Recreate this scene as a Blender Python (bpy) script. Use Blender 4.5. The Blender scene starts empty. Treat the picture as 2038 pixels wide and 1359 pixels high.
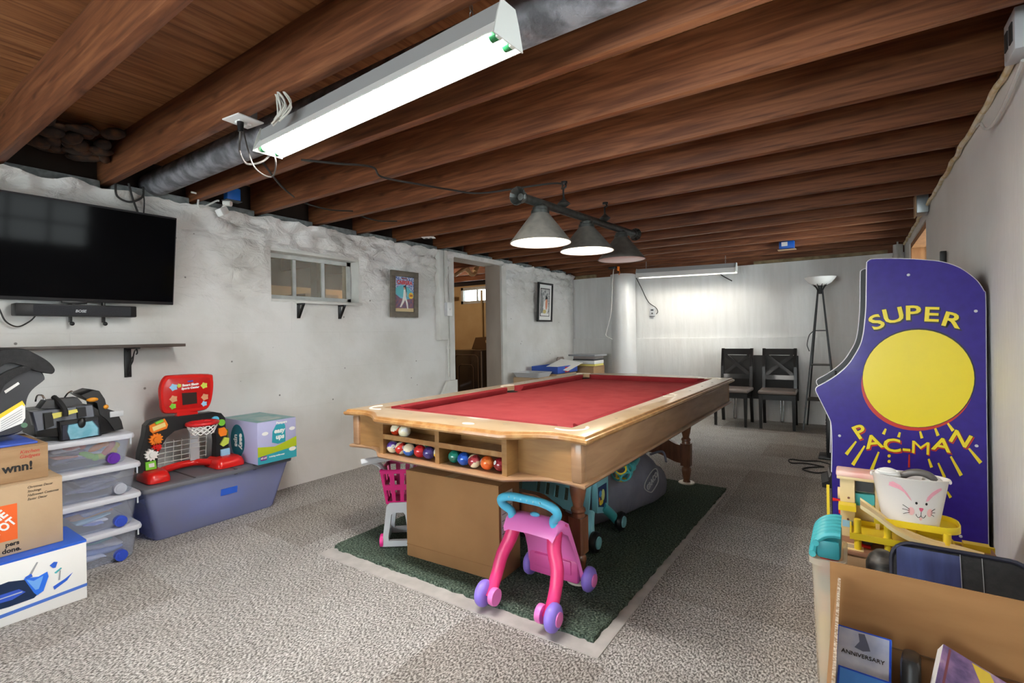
import bpy, bmesh, math, random
from mathutils import Vector, Matrix, noise
random.seed(7)
SC = bpy.context.scene
COL = SC.collection
PI = math.pi
R = math.radians
V = Vector

# ------------------------------------------------------------------ camera
FPX, YAW, PITCH, ROLL, CY0, EYE = 987.6, -0.6033, -0.0018, -0.0161, 666.0, V((0, 0, 1.1558))
cyw, syw = math.cos(YAW), math.sin(YAW)
fw = V((syw * math.cos(PITCH), cyw * math.cos(PITCH), math.sin(PITCH)))
rt0 = V((cyw, -syw, 0))
up0 = rt0.cross(fw)
rt = rt0 * math.cos(ROLL) + up0 * math.sin(ROLL)
up = -rt0 * math.sin(ROLL) + up0 * math.cos(ROLL)
cam_d = bpy.data.cameras.new('camera')
cam = bpy.data.objects.new('camera', cam_d)
COL.objects.link(cam)
cam.matrix_world = Matrix(((rt.x, up.x, -fw.x, EYE.x), (rt.y, up.y, -fw.y, EYE.y), (rt.z, up.z, -fw.z, EYE.z), (0, 0, 0, 1)))
cam_d.sensor_width = 36.0
cam_d.lens = FPX / 2038 * 36
cam_d.shift_y = (CY0 - 679.5) / 2038
cam_d.clip_start = 0.02
SC.camera = cam

def _ray(x, y):
    return fw + rt * ((x - 1019) / FPX) + up * ((CY0 - y) / FPX)
def onz(x, y, z):
    d = _ray(x, y); return EYE + d * ((z - EYE.z) / d.z)
def onx(x, y, X):
    d = _ray(x, y); return EYE + d * (X / d.x)
def ony(x, y, Y):
    d = _ray(x, y); return EYE + d * (Y / d.y)

# ------------------------------------------------------------------ materials
def lin(c):
    if isinstance(c, str):
        c = tuple(int(c[i:i + 2], 16) for i in (0, 2, 4))
    o = []
    for v in c:
        v /= 255.0
        o.append(v / 12.92 if v <= 0.04045 else ((v + 0.055) / 1.055) ** 2.4)
    return (o[0], o[1], o[2], 1)

def mat(name, col, rough=.5, metal=0.0, col2=None, ns=8.0, st=(1, 1, 1), bump=0.0, bs=None, bst=None, detail=4.0,
        alpha=1.0, emit=0.0, spec=.5, coat=0.0, lo=.35, hi=.65, trans=0.0, col3=None, dist=0.0, bdist=.01):
    m = bpy.data.materials.new(name)
    m.use_nodes = True
    nt = m.node_tree
    b = nt.nodes['Principled BSDF']
    b.inputs['Base Color'].default_value = lin(col)
    b.inputs['Roughness'].default_value = rough
    b.inputs['Metallic'].default_value = metal
    b.inputs['Alpha'].default_value = alpha
    b.inputs['Specular IOR Level'].default_value = spec
    b.inputs['Coat Weight'].default_value = coat
    b.inputs['Coat Roughness'].default_value = .08
    b.inputs['Transmission Weight'].default_value = trans
    if emit:
        b.inputs['Emission Color'].default_value = lin(col)
        b.inputs['Emission Strength'].default_value = emit
    if col2 is not None or bump:
        tc = nt.nodes.new('ShaderNodeTexCoord')
        def nz(scale, s):
            mp = nt.nodes.new('ShaderNodeMapping'); mp.inputs['Scale'].default_value = s
            nt.links.new(tc.outputs['Object'], mp.inputs['Vector'])
            n = nt.nodes.new('ShaderNodeTexNoise')
            n.inputs['Scale'].default_value = scale; n.inputs['Detail'].default_value = detail
            n.inputs['Distortion'].default_value = dist
            nt.links.new(mp.outputs['Vector'], n.inputs['Vector'])
            return n
        if col2 is not None:
            n = nz(ns, st)
            cr = nt.nodes.new('ShaderNodeValToRGB')
            cr.color_ramp.elements[0].position = lo; cr.color_ramp.elements[0].color = lin(col)
            cr.color_ramp.elements[1].position = hi; cr.color_ramp.elements[1].color = lin(col2)
            if col3 is not None:
                e = cr.color_ramp.elements.new(min(1.0, hi + .12)); e.color = lin(col3)
            nt.links.new(n.outputs['Fac'], cr.inputs['Fac'])
            nt.links.new(cr.outputs['Color'], b.inputs['Base Color'])
        if bump:
            n2 = nz(bs or ns, bst or st)
            bp = nt.nodes.new('ShaderNodeBump'); bp.inputs['Strength'].default_value = bump
            bp.inputs['Distance'].default_value = bdist
            nt.links.new(n2.outputs['Fac'], bp.inputs['Height'])
            nt.links.new(bp.outputs['Normal'], b.inputs['Normal'])
    return m

def glassmat(name, tint=(235, 240, 240), rough=.03, k=.08):
    m = bpy.data.materials.new(name); m.use_nodes = True
    nt = m.node_tree; nt.nodes.clear()
    o = nt.nodes.new('ShaderNodeOutputMaterial'); mx = nt.nodes.new('ShaderNodeMixShader')
    t = nt.nodes.new('ShaderNodeBsdfTransparent'); g = nt.nodes.new('ShaderNodeBsdfGlossy')
    fr = nt.nodes.new('ShaderNodeFresnel'); fr.inputs['IOR'].default_value = 1.45
    t.inputs['Color'].default_value = lin(tint); g.inputs['Roughness'].default_value = rough
    nt.links.new(fr.outputs[0], mx.inputs[0]); nt.links.new(t.outputs[0], mx.inputs[1]); nt.links.new(g.outputs[0], mx.inputs[2])
    nt.links.new(mx.outputs[0], o.inputs[0])
    return m

def plasticclear(name, tint, haze=.35):
    """translucent storage-bin plastic: part see-through, part milky"""
    m = bpy.data.materials.new(name); m.use_nodes = True
    nt = m.node_tree
    b = nt.nodes['Principled BSDF']; o = nt.nodes['Material Output']
    b.inputs['Base Color'].default_value = lin(tint); b.inputs['Roughness'].default_value = .25
    t = nt.nodes.new('ShaderNodeBsdfTransparent'); mx = nt.nodes.new('ShaderNodeMixShader')
    t.inputs['Color'].default_value = lin(tint)
    mx.inputs[0].default_value = haze
    nt.links.new(t.outputs[0], mx.inputs[1]); nt.links.new(b.outputs[0], mx.inputs[2])
    nt.links.new(mx.outputs[0], o.inputs['Surface'])
    return m

# ------------------------------------------------------------------ mesh builder
class MB:
    def __init__(s):
        s.bm = bmesh.new(); s.mi = 0
    def _fin(s, faces):
        for f in faces: f.material_index = s.mi
    def box(s, c, d, rz=0.0, bev=0.0, M=None, seg=2):
        mx = Matrix.Translation(V(c)) @ Matrix.Rotation(rz, 4, 'Z') @ Matrix.Diagonal((d[0], d[1], d[2], 1))
        if M is not None: mx = M @ mx
        r = bmesh.ops.create_cube(s.bm, size=1.0, matrix=mx)
        vs = r['verts']
        fs = {f for v in vs for f in v.link_faces}
        if bev > 0:
            es = list({e for v in vs for e in v.link_edges})
            q = bmesh.ops.bevel(s.bm, geom=es, offset=bev, segments=seg, affect='EDGES', profile=.5)
            fs = {f for f in fs if f.is_valid} | set(q['faces'])
        s._fin(fs)
        return s
    def bx(s, x0, x1, y0, y1, z0, z1, bev=0.0, M=None):
        return s.box(((x0 + x1) / 2, (y0 + y1) / 2, (z0 + z1) / 2), (abs(x1 - x0), abs(y1 - y0), abs(z1 - z0)), 0, bev, M)
    def loft(s, rings, caps=True, closed=False):
        rows = [[s.bm.verts.new(p) for p in r] for r in rings]
        n = len(rows[0]); fs = []
        last = len(rows) if closed else len(rows) - 1
        for i in range(last):
            a, b = rows[i], rows[(i + 1) % len(rows)]
            for k in range(n):
                fs.append(s.bm.faces.new((a[k], a[(k + 1) % n], b[(k + 1) % n], b[k])))
        if caps and not closed:
            fs.append(s.bm.faces.new(rows[0][::-1])); fs.append(s.bm.faces.new(rows[-1]))
        s._fin(fs)
        return s
    def cyl(s, p0, p1, r0, r1=None, n=20, caps=True):
        p0, p1 = V(p0), V(p1); r1 = r0 if r1 is None else r1
        ax = (p1 - p0).normalized(); q = ax.orthogonal().normalized(); w = ax.cross(q)
        rg = lambda p, r: [p + (q * math.cos(2 * PI * k / n) + w * math.sin(2 * PI * k / n)) * r for k in range(n)]
        return s.loft([rg(p0, r0), rg(p1, r1)], caps)
    def lathe(s, prof, o=(0, 0, 0), n=24, ax=(0, 0, 1), caps=True):
        """prof: (radius, height) pairs along ax from o"""
        o, ax = V(o), V(ax).normalized(); q = ax.orthogonal().normalized(); w = ax.cross(q)
        return s.loft([[o + ax * h + (q * math.cos(2 * PI * k / n) + w * math.sin(2 * PI * k / n)) * max(r, 1e-4) for k in range(n)] for r, h in prof], caps)
    def tube(s, pts, r, n=8, closed=False, flat=None):
        pts = [V(p) for p in pts]; N = len(pts); rings = []
        q = None
        for i, p in enumerate(pts):
            a = pts[(i - 1) % N] if (closed or i > 0) else p
            b = pts[(i + 1) % N] if (closed or i < N - 1) else p
            t = (b - a).normalized() if (b - a).length > 1e-9 else V((0, 0, 1))
            if q is None: q = t.orthogonal().normalized()
            q = (q - t * q.dot(t)); q = q.normalized() if q.length > 1e-6 else t.orthogonal().normalized()
            w = t.cross(q); ri = r[i] if isinstance(r, (list, tuple)) else r
            rings.append([p + (q * math.cos(2 * PI * k / n) + w * math.sin(2 * PI * k / n)) * ri for k in range(n)])
        return s.loft(rings, not closed, closed)
    def prism(s, pts, h0, h1, M=None):
        """polygon in local XY, extruded from z=h0 to h1, then placed by M"""
        M = M or Matrix.Identity(4)
        a = [s.bm.verts.new(M @ V((p[0], p[1], h0))) for p in pts]
        b = [s.bm.verts.new(M @ V((p[0], p[1], h1))) for p in pts]
        n = len(pts); fs = [s.bm.faces.new((a[k], a[(k + 1) % n], b[(k + 1) % n], b[k])) for k in range(n)]
        fs += [s.bm.faces.new(a[::-1]), s.bm.faces.new(b)]
        s._fin(fs)
        return s
    def hull(s, a, b):
        """prism between two equal rings of world points"""
        return s.loft([a, b])
    def sph(s, c, r, seg=16, M=None):
        sc = r if isinstance(r, (tuple, list)) else (r, r, r)
        mx = Matrix.Translation(V(c)) @ (M or Matrix.Identity(4)) @ Matrix.Diagonal((sc[0], sc[1], sc[2], 1))
        q = bmesh.ops.create_uvsphere(s.bm, u_segments=seg, v_segments=max(6, seg // 2), radius=1, matrix=mx)
        s._fin({f for v in q['verts'] for f in v.link_faces})
        return s
    def poly(s, pts):
        f = s.bm.faces.new([s.bm.verts.new(V(p)) for p in pts]); s._fin([f]); return s
    def build(s, name, m=None, parent=None, smooth=40, loc=None, rz=0.0, wn=False):
        bm = s.bm
        bmesh.ops.recalc_face_normals(bm, faces=bm.faces)
        me = bpy.data.meshes.new(name); bm.to_mesh(me); bm.free()
        for x in (m if isinstance(m, (list, tuple)) else [m]):
            if x: me.materials.append(x)
        if smooth:
            for p in me.polygons: p.use_smooth = True
            me.set_sharp_from_angle(angle=R(smooth))
        o = bpy.data.objects.new(name, me); COL.objects.link(o)
        if parent: o.parent = parent
        if loc is not None: o.location = loc
        if rz: o.rotation_euler.z = rz
        return o

def tag(o, label, cat, group=None):
    o['label'] = label; o['category'] = cat
    if group: o['group'] = group
    return o
def thing(name, label, cat, loc=(0, 0, 0), rz=0.0, group=None):
    o = bpy.data.objects.new(name, None); COL.objects.link(o)
    o.empty_display_size = .05
    o.location = loc; o.rotation_euler = (0, 0, rz)
    return tag(o, label, cat, group)
def struct(o):
    o['kind'] = 'structure'; return o
def copy_tree(o, parent=None):
    c = o.copy(); COL.objects.link(c)
    if parent: c.parent = parent
    for ch in list(o.children): copy_tree(ch, c)
    return c

def frame(o, x, y, z=None):
    """matrix with origin o and given x / y axes"""
    x = V(x).normalized(); z = (x.cross(V(y))).normalized() if z is None else V(z).normalized(); y = z.cross(x)
    return Matrix(((x.x, y.x, z.x, o[0]), (x.y, y.y, z.y, o[1]), (x.z, y.z, z.z, o[2]), (0, 0, 0, 1)))

def text(name, s, size, M, m, parent=None, ext=.0006, align='CENTER', sx=1.0, shear=0.0, bold=0.0, spacing=1.0):
    cu = bpy.data.curves.new(name, 'FONT'); cu.body = s; cu.size = size; cu.extrude = ext
    cu.align_x = align; cu.align_y = 'CENTER'; cu.resolution_u = 3; cu.shear = shear; cu.offset = bold; cu.space_character = spacing
    t = bpy.data.objects.new(name + '_c', cu); COL.objects.link(t)
    bpy.context.view_layer.update()
    me = bpy.data.meshes.new_from_object(t.evaluated_get(bpy.context.evaluated_depsgraph_get()))
    bpy.data.objects.remove(t); bpy.data.curves.remove(cu)
    me.transform(M @ Matrix.Diagonal((sx, 1, 1, 1)))
    me.materials.clear(); me.materials.append(m)
    me.name = name
    o = bpy.data.objects.new(name, me); COL.objects.link(o)
    if parent: o.parent = parent
    return o
def join(objs, name):
    """merge several small printed pieces of one print into one mesh"""
    bm = bmesh.new(); mats = []
    for o in objs:
        off = {}
        for i, mm in enumerate(o.data.materials):
            if mm not in mats: mats.append(mm)
            off[i] = mats.index(mm)
        n0 = len(bm.faces)
        bm.from_mesh(o.data); bm.faces.ensure_lookup_table()
        for f in bm.faces[n0:]: f.material_index = off.get(f.material_index, 0)
    par = objs[0].parent
    for o in objs: bpy.data.objects.remove(o)
    me = bpy.data.meshes.new(name); bm.to_mesh(me); bm.free()
    for mm in mats: me.materials.append(mm)
    o = bpy.data.objects.new(name, me); COL.objects.link(o); o.parent = par
    return o
def circ(cx, cy, rx, ry=None, n=20, a0=0.0, a1=2 * PI, end=False):
    ry = rx if ry is None else ry
    k = n if not end else n - 1
    return [(cx + rx * math.cos(a0 + (a1 - a0) * i / k), cy + ry * math.sin(a0 + (a1 - a0) * i / k)) for i in range(n)]
def rrect(x0, x1, y0, y1, r, n=5):
    o = []
    for cx, cy, a in ((x1 - r, y1 - r, 0), (x0 + r, y1 - r, 90), (x0 + r, y0 + r, 180), (x1 - r, y0 + r, 270)):
        o += [(cx + r * math.cos(R(a + 90 * i / n)), cy + r * math.sin(R(a + 90 * i / n))) for i in range(n + 1)]
    return o
def smooth_path(pts, k=6, closed=False):
    """Catmull-Rom through points"""
    P = [V(p) for p in pts]; N = len(P); o = []
    for i in range(N if closed else N - 1):
        g = lambda j: P[j % N] if closed else P[max(0, min(N - 1, j))]
        a, b, c, d = g(i - 1), g(i), g(i + 1), g(i + 2)
        for t in range(k):
            u = t / k
            o.append(.5 * ((2 * b) + (c - a) * u + (2 * a - 5 * b + 4 * c - d) * u * u + (3 * b - a - 3 * c + d) * u ** 3))
    if not closed: o.append(P[-1])
    return o
XZ = Matrix(((1, 0, 0, 0), (0, 0, -1, 0), (0, 1, 0, 0), (0, 0, 0, 1)))   # local xy -> world XZ, local z -> -Y
# YZ: local x -> +Y, local y -> Z, local z -> +X
YZ = Matrix(((0, 0, 1, 0), (1, 0, 0, 0), (0, 1, 0, 0), (0, 0, 0, 1)))
T = Matrix.Translation
m_white = mat('white_paint', (212, 212, 209), .8, col2=(222, 222, 220), ns=3, bump=.25, bs=14)
m_trimw = mat('white_trim', (214, 213, 208), .55, col2=(200, 199, 194), ns=5)
m_grey_mortar = mat('grey_mortar', (104, 110, 110), .9, col2=(140, 146, 146), ns=20, bump=.6, bs=30)
m_dark = mat('dark_cavity', (40, 30, 24), .9)
m_black = mat('black_plastic', (22, 22, 24), .38)
m_blackm = mat('black_metal', (18, 18, 19), .42)
m_blackf = mat('black_fabric', (27, 27, 29), .85, col2=(36, 36, 38), ns=60, bump=.2, bs=200)
m_dgrey = mat('dark_grey_plastic', (62, 63, 66), .5)
m_grey = mat('grey_plastic', (150, 152, 156), .45)
m_lgrey = mat('light_grey_plastic', (190, 192, 196), .4)
m_chrome = mat('chrome', (200, 200, 202), .15, 1.0)
m_steel = mat('steel', (150, 150, 150), .35, 1.0)
m_card = mat('cardboard', (168, 136, 102), .85, col2=(156, 124, 90), ns=5, bump=.08, bs=60, st=(1, 1, 6))
m_card2 = mat('cardboard_pale', (190, 164, 132), .85, col2=(182, 154, 122), ns=4, bump=.06, bs=60)
m_card3 = mat('cardboard_brown', (156, 114, 72), .85, col2=(146, 105, 65), ns=4)
m_oak = mat('oak_apron', (160, 124, 92), .38, col2=(138, 102, 72), ns=3.2, st=(1, 1, 7), dist=1.2, coat=.3, lo=.3, hi=.7)
m_oakfront = mat('oak_front', (152, 112, 66), .38, col2=(130, 92, 50), ns=4, st=(1, 1, 7), dist=1.2, coat=.3, lo=.3, hi=.7)
m_oaktop = mat('oak_rail_top', (178, 158, 130), .33, col2=(156, 132, 100), ns=5, st=(1, 1, 1), dist=.6, coat=.4, lo=.3, hi=.72)
m_oakedge = mat('oak_edge', (148, 104, 58), .35, col2=(180, 146, 98), ns=22, coat=.3, lo=.45, hi=.8)
m_walnut = mat('walnut_leg', (128, 80, 54), .35, col2=(104, 62, 40), ns=6, st=(6, 6, 1), coat=.3)
m_cloth = mat('red_baize', (136, 52, 56), .95, col2=(146, 60, 63), ns=9, bump=.1, bs=400, spec=.1)
m_cushion = mat('red_cushion', (122, 36, 41), .9, col2=(130, 42, 47), ns=9, spec=.1)
m_ivory = mat('pocket_ivory', (226, 220, 206), .35)
m_red = mat('toy_red', (204, 30, 26), .25)
m_yellow = mat('toy_yellow', (240, 214, 40), .3, col2=(236, 206, 60), ns=6)
m_beige = mat('toy_beige', (224, 204, 156), .4, col2=(214, 190, 142), ns=8)
m_teal = mat('toy_teal', (70, 172, 180), .35)
m_tealw = mat('toy_teal_pale', (132, 196, 208), .35)
m_skyblue = mat('toy_sky_blue', (96, 186, 220), .35)
m_pink = mat('toy_hot_pink', (226, 56, 120), .35)
m_mag = mat('toy_magenta', (196, 20, 110), .35)
m_lpink = mat('toy_lilac_pink', (232, 122, 196), .35)
m_purple = mat('toy_purple', (146, 122, 224), .35)
m_orange = mat('toy_orange', (238, 128, 30), .35)
m_green = mat('toy_green', (120, 200, 60), .35)
m_ink = mat('black_ink', (24, 22, 22), .7)
m_paper = mat('white_paper', (236, 236, 234), .7)
m_blue = mat('printed_blue', (40, 92, 200), .45)
m_glass = glassmat('clear_glass')
m_tube = mat('lit_tube', (255, 252, 246), .5, emit=58.0)
m_bulb = mat('lit_bulb', (255, 238, 214), .5, emit=120.0)
m_skin = mat('print_skin', (206, 152, 120), .7)
# ================================================================== THE ROOM
XL, XR, YB, YR = -3.669, 0.475, 7.07, -2.6
WT = 0.24                                 # left wall thickness
JZ, JH = 2.089, 0.235                     # joist underside / depth
ZW = 2.062
WIN = (2.085, 2.905, 1.452, 1.845)        # window opening in the left wall: y0 y1 z0 z1
DOOR = (4.175, 5.09, 0.0, 2.03)

# --- carpet: speckled loop pile laid in squares
def carpet_mat():
    m = bpy.data.materials.new('carpet_pile'); m.use_nodes = True
    nt = m.node_tree; N = nt.nodes.new; L = nt.links.new; b = nt.nodes['Principled BSDF']
    tc = N('ShaderNodeTexCoord')
    def noise_(s, d=3, st=(1, 1, 1), rz=0.0):
        mp = N('ShaderNodeMapping'); mp.inputs['Scale'].default_value = st; mp.inputs['Rotation'].default_value = (0, 0, rz)
        n = N('ShaderNodeTexNoise'); n.inputs['Scale'].default_value = s; n.inputs['Detail'].default_value = d; n.inputs['Roughness'].default_value = .62
        L(tc.outputs['Object'], mp.inputs['Vector']); L(mp.outputs['Vector'], n.inputs['Vector']); return n
    n1 = noise_(150, 2.5, (1, .6, 1), .5)
    cr = N('ShaderNodeValToRGB'); e = cr.color_ramp.elements
    e[0].position = .38; e[0].color = lin((104, 101, 98)); e[1].position = .62; e[1].color = lin((226, 224, 221))
    k = cr.color_ramp.elements.new(.5); k.color = lin((174, 170, 166))
    L(n1.outputs['Fac'], cr.inputs['Fac'])
    # worn / brushed patches
    n2 = noise_(5.0, 6); c2 = N('ShaderNodeValToRGB'); c2.color_ramp.elements[0].position = .3; c2.color_ramp.elements[0].color = (.82, .81, .80, 1)
    c2.color_ramp.elements[1].position = .7; c2.color_ramp.elements[1].color = (1, 1, 1, 1); L(n2.outputs['Fac'], c2.inputs['Fac'])
    # carpet squares, each a slightly different dye lot
    mp = N('ShaderNodeMapping'); mp.inputs['Scale'].default_value = (1 / .6, 1 / .58, 1); mp.inputs['Location'].default_value = (.2, .28, 0)
    vo = N('ShaderNodeVectorMath'); vo.operation = 'FLOOR'; wn = N('ShaderNodeTexWhiteNoise'); wn.noise_dimensions = '2D'
    L(tc.outputs['Object'], mp.inputs['Vector']); L(mp.outputs['Vector'], vo.inputs[0]); L(vo.outputs[0], wn.inputs['Vector'])
    c3 = N('ShaderNodeValToRGB'); c3.color_ramp.elements[0].color = (.80, .775, .75, 1); c3.color_ramp.elements[1].color = (1, 1, 1, 1)
    c3.color_ramp.elements[1].position = .5
    L(wn.outputs['Value'], c3.inputs['Fac'])
    a = N('ShaderNodeMixRGB'); a.blend_type = 'MULTIPLY'; a.inputs[0].default_value = 1; L(cr.outputs[0], a.inputs[1]); L(c2.outputs[0], a.inputs[2])
    a2 = N('ShaderNodeMixRGB'); a2.blend_type = 'MULTIPLY'; a2.inputs[0].default_value = 1; L(a.outputs[0], a2.inputs[1]); L(c3.outputs[0], a2.inputs[2])
    L(a2.outputs[0], b.inputs['Base Color'])
    b.inputs['Roughness'].default_value = 1; b.inputs['Specular IOR Level'].default_value = .05
    bp = N('ShaderNodeBump'); bp.inputs['Strength'].default_value = .9; bp.inputs['Distance'].default_value = .012
    L(n1.outputs['Fac'], bp.inputs['Height']); L(bp.outputs[0], b.inputs['Normal'])
    return m
m_carpet = carpet_mat()
b = MB(); b.bx(XL - WT, XR + .3, YR - .1, YB + .15, -.1, 0); struct(b.build('floor', m_carpet, smooth=0))

# --- wood of the joists and the plywood between them
def wood_mat(name, c1, c2, c3, axis=0, ns=5.0, knots=True, rough=.55):
    m = bpy.data.materials.new(name); m.use_nodes = True
    nt = m.node_tree; N = nt.nodes.new; L = nt.links.new; b = nt.nodes['Principled BSDF']
    tc = N('ShaderNodeTexCoord'); mp = N('ShaderNodeMapping')
    st = [9, 9, 9]; st[axis] = .55; mp.inputs['Scale'].default_value = st
    L(tc.outputs['Object'], mp.inputs['Vector'])
    n = N('ShaderNodeTexNoise'); n.inputs['Scale'].default_value = ns; n.inputs['Detail'].default_value = 5; n.inputs['Distortion'].default_value = .8
    L(mp.outputs['Vector'], n.inputs['Vector'])
    cr = N('ShaderNodeValToRGB'); e = cr.color_ramp.elements
    e[0].position = .3; e[0].color = lin(c1); e[1].position = .72; e[1].color = lin(c3); k = e.new(.5); k.color = lin(c2)
    L(n.outputs['Fac'], cr.inputs['Fac']); out = cr.outputs[0]
    # broad light / dark variation along the board
    n4 = N('ShaderNodeTexNoise'); n4.inputs['Scale'].default_value = 1.1; n4.inputs['Detail'].default_value = 2
    L(tc.outputs['Object'], n4.inputs['Vector'])
    c4 = N('ShaderNodeValToRGB'); c4.color_ramp.elements[0].position = .3; c4.color_ramp.elements[0].color = (.72, .68, .66, 1); c4.color_ramp.elements[1].position = .7; c4.color_ramp.elements[1].color = (1.0, 1.0, 1.0, 1)
    L(n4.outputs['Fac'], c4.inputs['Fac'])
    x = N('ShaderNodeMixRGB'); x.blend_type = 'MULTIPLY'; x.inputs[0].default_value = 1; L(out, x.inputs[1]); L(c4.outputs[0], x.inputs[2]); out = x.outputs[0]
    if knots:
        mk = N('ShaderNodeMapping'); sk = [3.2, 3.2, 7]; sk[axis] = 2.4; mk.inputs['Scale'].default_value = sk
        v = N('ShaderNodeTexVoronoi'); v.inputs['Scale'].default_value = 1.0; v.inputs['Randomness'].default_value = 1
        L(tc.outputs['Object'], mk.inputs['Vector']); L(mk.outputs['Vector'], v.inputs['Vector'])
        ck = N('ShaderNodeValToRGB'); ck.color_ramp.elements[0].position = .02; ck.color_ramp.elements[0].color = (.22, .16, .13, 1)
        ck.color_ramp.elements[1].position = .12; ck.color_ramp.elements[1].color = (1, 1, 1, 1)
        L(v.outputs['Distance'], ck.inputs['Fac'])
        x = N('ShaderNodeMixRGB'); x.blend_type = 'MULTIPLY'; x.inputs[0].default_value = .85; L(out, x.inputs[1]); L(ck.outputs[0], x.inputs[2]); out = x.outputs[0]
    L(out, b.inputs['Base Color']); b.inputs['Roughness'].default_value = rough
    b.inputs['Specular IOR Level'].default_value = .3
    bp = N('ShaderNodeBump'); bp.inputs['Strength'].default_value = .12; L(n.outputs['Fac'], bp.inputs['Height']); L(bp.outputs[0], b.inputs['Normal'])
    return m
m_joist = wood_mat('joist_wood', (90, 52, 32), (122, 74, 47), (150, 98, 64), 0)
m_ply = wood_mat('plywood', (112, 68, 40), (150, 98, 60), (174, 120, 78), 1, 4.0, False)
b = MB(); b.bx(XL - WT - 2.9, XR + .3, YR - .1, YB + .15, JZ + JH, JZ + JH + .03); struct(b.build('ceiling', m_ply, smooth=0))

JY = [0.64, 1.105, 1.589, 2.034, 2.522, 2.966, 3.442, 4.021, 4.537, 5.019, 5.467, 5.947, 6.445, 6.944]
ORD = ['first', 'second', 'third', 'fourth', 'fifth', 'sixth', 'seventh', 'eighth', 'ninth', 'tenth', 'eleventh', 'twelfth', 'thirteenth', 'last']
near_what = {0: 'left of the grey pipe, nearest the camera', 1: 'just left of the grey pipe and the hanging shop light', 2: 'just right of the grey pipe and the hanging shop light',
             13: 'against the back wall above the rear strip light'}
for i, y in enumerate(JY):
    b = MB(); b.box((0, 0, JH / 2 - .0005), (XR - XL + .14, .045, JH - .001), bev=.003)
    o = b.build('ceiling_joist', m_joist, loc=((XL + XR) / 2 - .03, y - .0225, JZ))
    tag(o, 'bare brown wooden ceiling joist, ' + near_what.get(i, ORD[i] + ' counting back from the camera'), 'joist', 'bare wooden ceiling joists')

# --- left wall: rubble-like parging on top, painted block below
def wall_mat():
    m = bpy.data.materials.new('painted_block_wall'); m.use_nodes = True
    nt = m.node_tree; N = nt.nodes.new; L = nt.links.new; b = nt.nodes['Principled BSDF']
    tc = N('ShaderNodeTexCoord'); sp = N('ShaderNodeSeparateXYZ'); cb = N('ShaderNodeCombineXYZ')
    L(tc.outputs['Object'], sp.inputs[0]); L(sp.outputs['Y'], cb.inputs['X']); L(sp.outputs['Z'], cb.inputs['Y'])
    br = N('ShaderNodeTexBrick'); br.inputs['Scale'].default_value = 1.0; br.inputs['Brick Width'].default_value = .9; br.inputs['Row Height'].default_value = .3
    br.inputs['Mortar Size'].default_value = .006; br.inputs['Mortar Smooth'].default_value = .9
    br.inputs['Color1'].default_value = br.inputs['Color2'].default_value = (1, 1, 1, 1); br.inputs['Mortar'].default_value = (.45, .45, .45, 1)
    L(cb.outputs[0], br.inputs['Vector'])
    n = N('ShaderNodeTexNoise'); n.inputs['Scale'].default_value = 16; n.inputs['Detail'].default_value = 6; L(tc.outputs['Object'], n.inputs['Vector'])
    n3 = N('ShaderNodeTexNoise'); n3.inputs['Scale'].default_value = 2.0; n3.inputs['Detail'].default_value = 4; L(tc.outputs['Object'], n3.inputs['Vector'])
    b1 = N('ShaderNodeBump'); b1.inputs['Strength'].default_value = .25; b1.inputs['Distance'].default_value = .006; L(br.outputs['Color'], b1.inputs['Height'])
    b2 = N('ShaderNodeBump'); b2.inputs['Strength'].default_value = .35; b2.inputs['Distance'].default_value = .012; L(n.outputs['Fac'], b2.inputs['Height']); L(b1.outputs[0], b2.inputs['Normal'])
    n5 = N('ShaderNodeTexNoise'); n5.inputs['Scale'].default_value = 6.5; n5.inputs['Detail'].default_value = 5; n5.inputs['Distortion'].default_value = .6
    mp5 = N('ShaderNodeMapping'); mp5.inputs['Scale'].default_value = (1, 1, 1.7); L(tc.outputs['Object'], mp5.inputs['Vector']); L(mp5.outputs[0], n5.inputs['Vector'])
    mr = N('ShaderNodeMapRange'); mr.inputs['From Min'].default_value = 1.25; mr.inputs['From Max'].default_value = 1.75; L(sp.outputs['Z'], mr.inputs['Value'])
    mm = N('ShaderNodeMath'); mm.operation = 'MULTIPLY'; L(n5.outputs['Fac'], mm.inputs[0]); L(mr.outputs[0], mm.inputs[1])
    b3 = N('ShaderNodeBump'); b3.inputs['Strength'].default_value = .8; b3.inputs['Distance'].default_value = .06; L(mm.outputs[0], b3.inputs['Height']); L(b2.outputs[0], b3.inputs['Normal'])
    L(b3.outputs[0], b.inputs['Normal'])
    cr = N('ShaderNodeValToRGB'); cr.color_ramp.elements[0].position = .32; cr.color_ramp.elements[0].color = lin((205, 203, 198)); cr.color_ramp.elements[1].position = .6; cr.color_ramp.elements[1].color = lin((222, 221, 219))
    L(n3.outputs['Fac'], cr.inputs['Fac'])
    # chips of bare mortar where the paint is gone
    v = N('ShaderNodeTexVoronoi'); v.inputs['Scale'].default_value = 6.5; L(tc.outputs['Object'], v.inputs['Vector'])
    cv = N('ShaderNodeValToRGB'); cv.color_ramp.elements[0].position = .04; cv.color_ramp.elements[0].color = (.16, .15, .14, 1); cv.color_ramp.elements[1].position = .055; cv.color_ramp.elements[1].color = (1, 1, 1, 1)
    L(v.outputs['Distance'], cv.inputs['Fac'])
    x = N('ShaderNodeMixRGB'); x.blend_type = 'MULTIPLY'; x.inputs[0].default_value = .8; L(cr.outputs[0], x.inputs[1]); L(cv.outputs[0], x.inputs[2])
    L(x.outputs[0], b.inputs['Base Color']); b.inputs['Roughness'].default_value = .75; b.inputs['Specular IOR Level'].default_value = .3
    return m
m_lwall = wall_mat()

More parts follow.
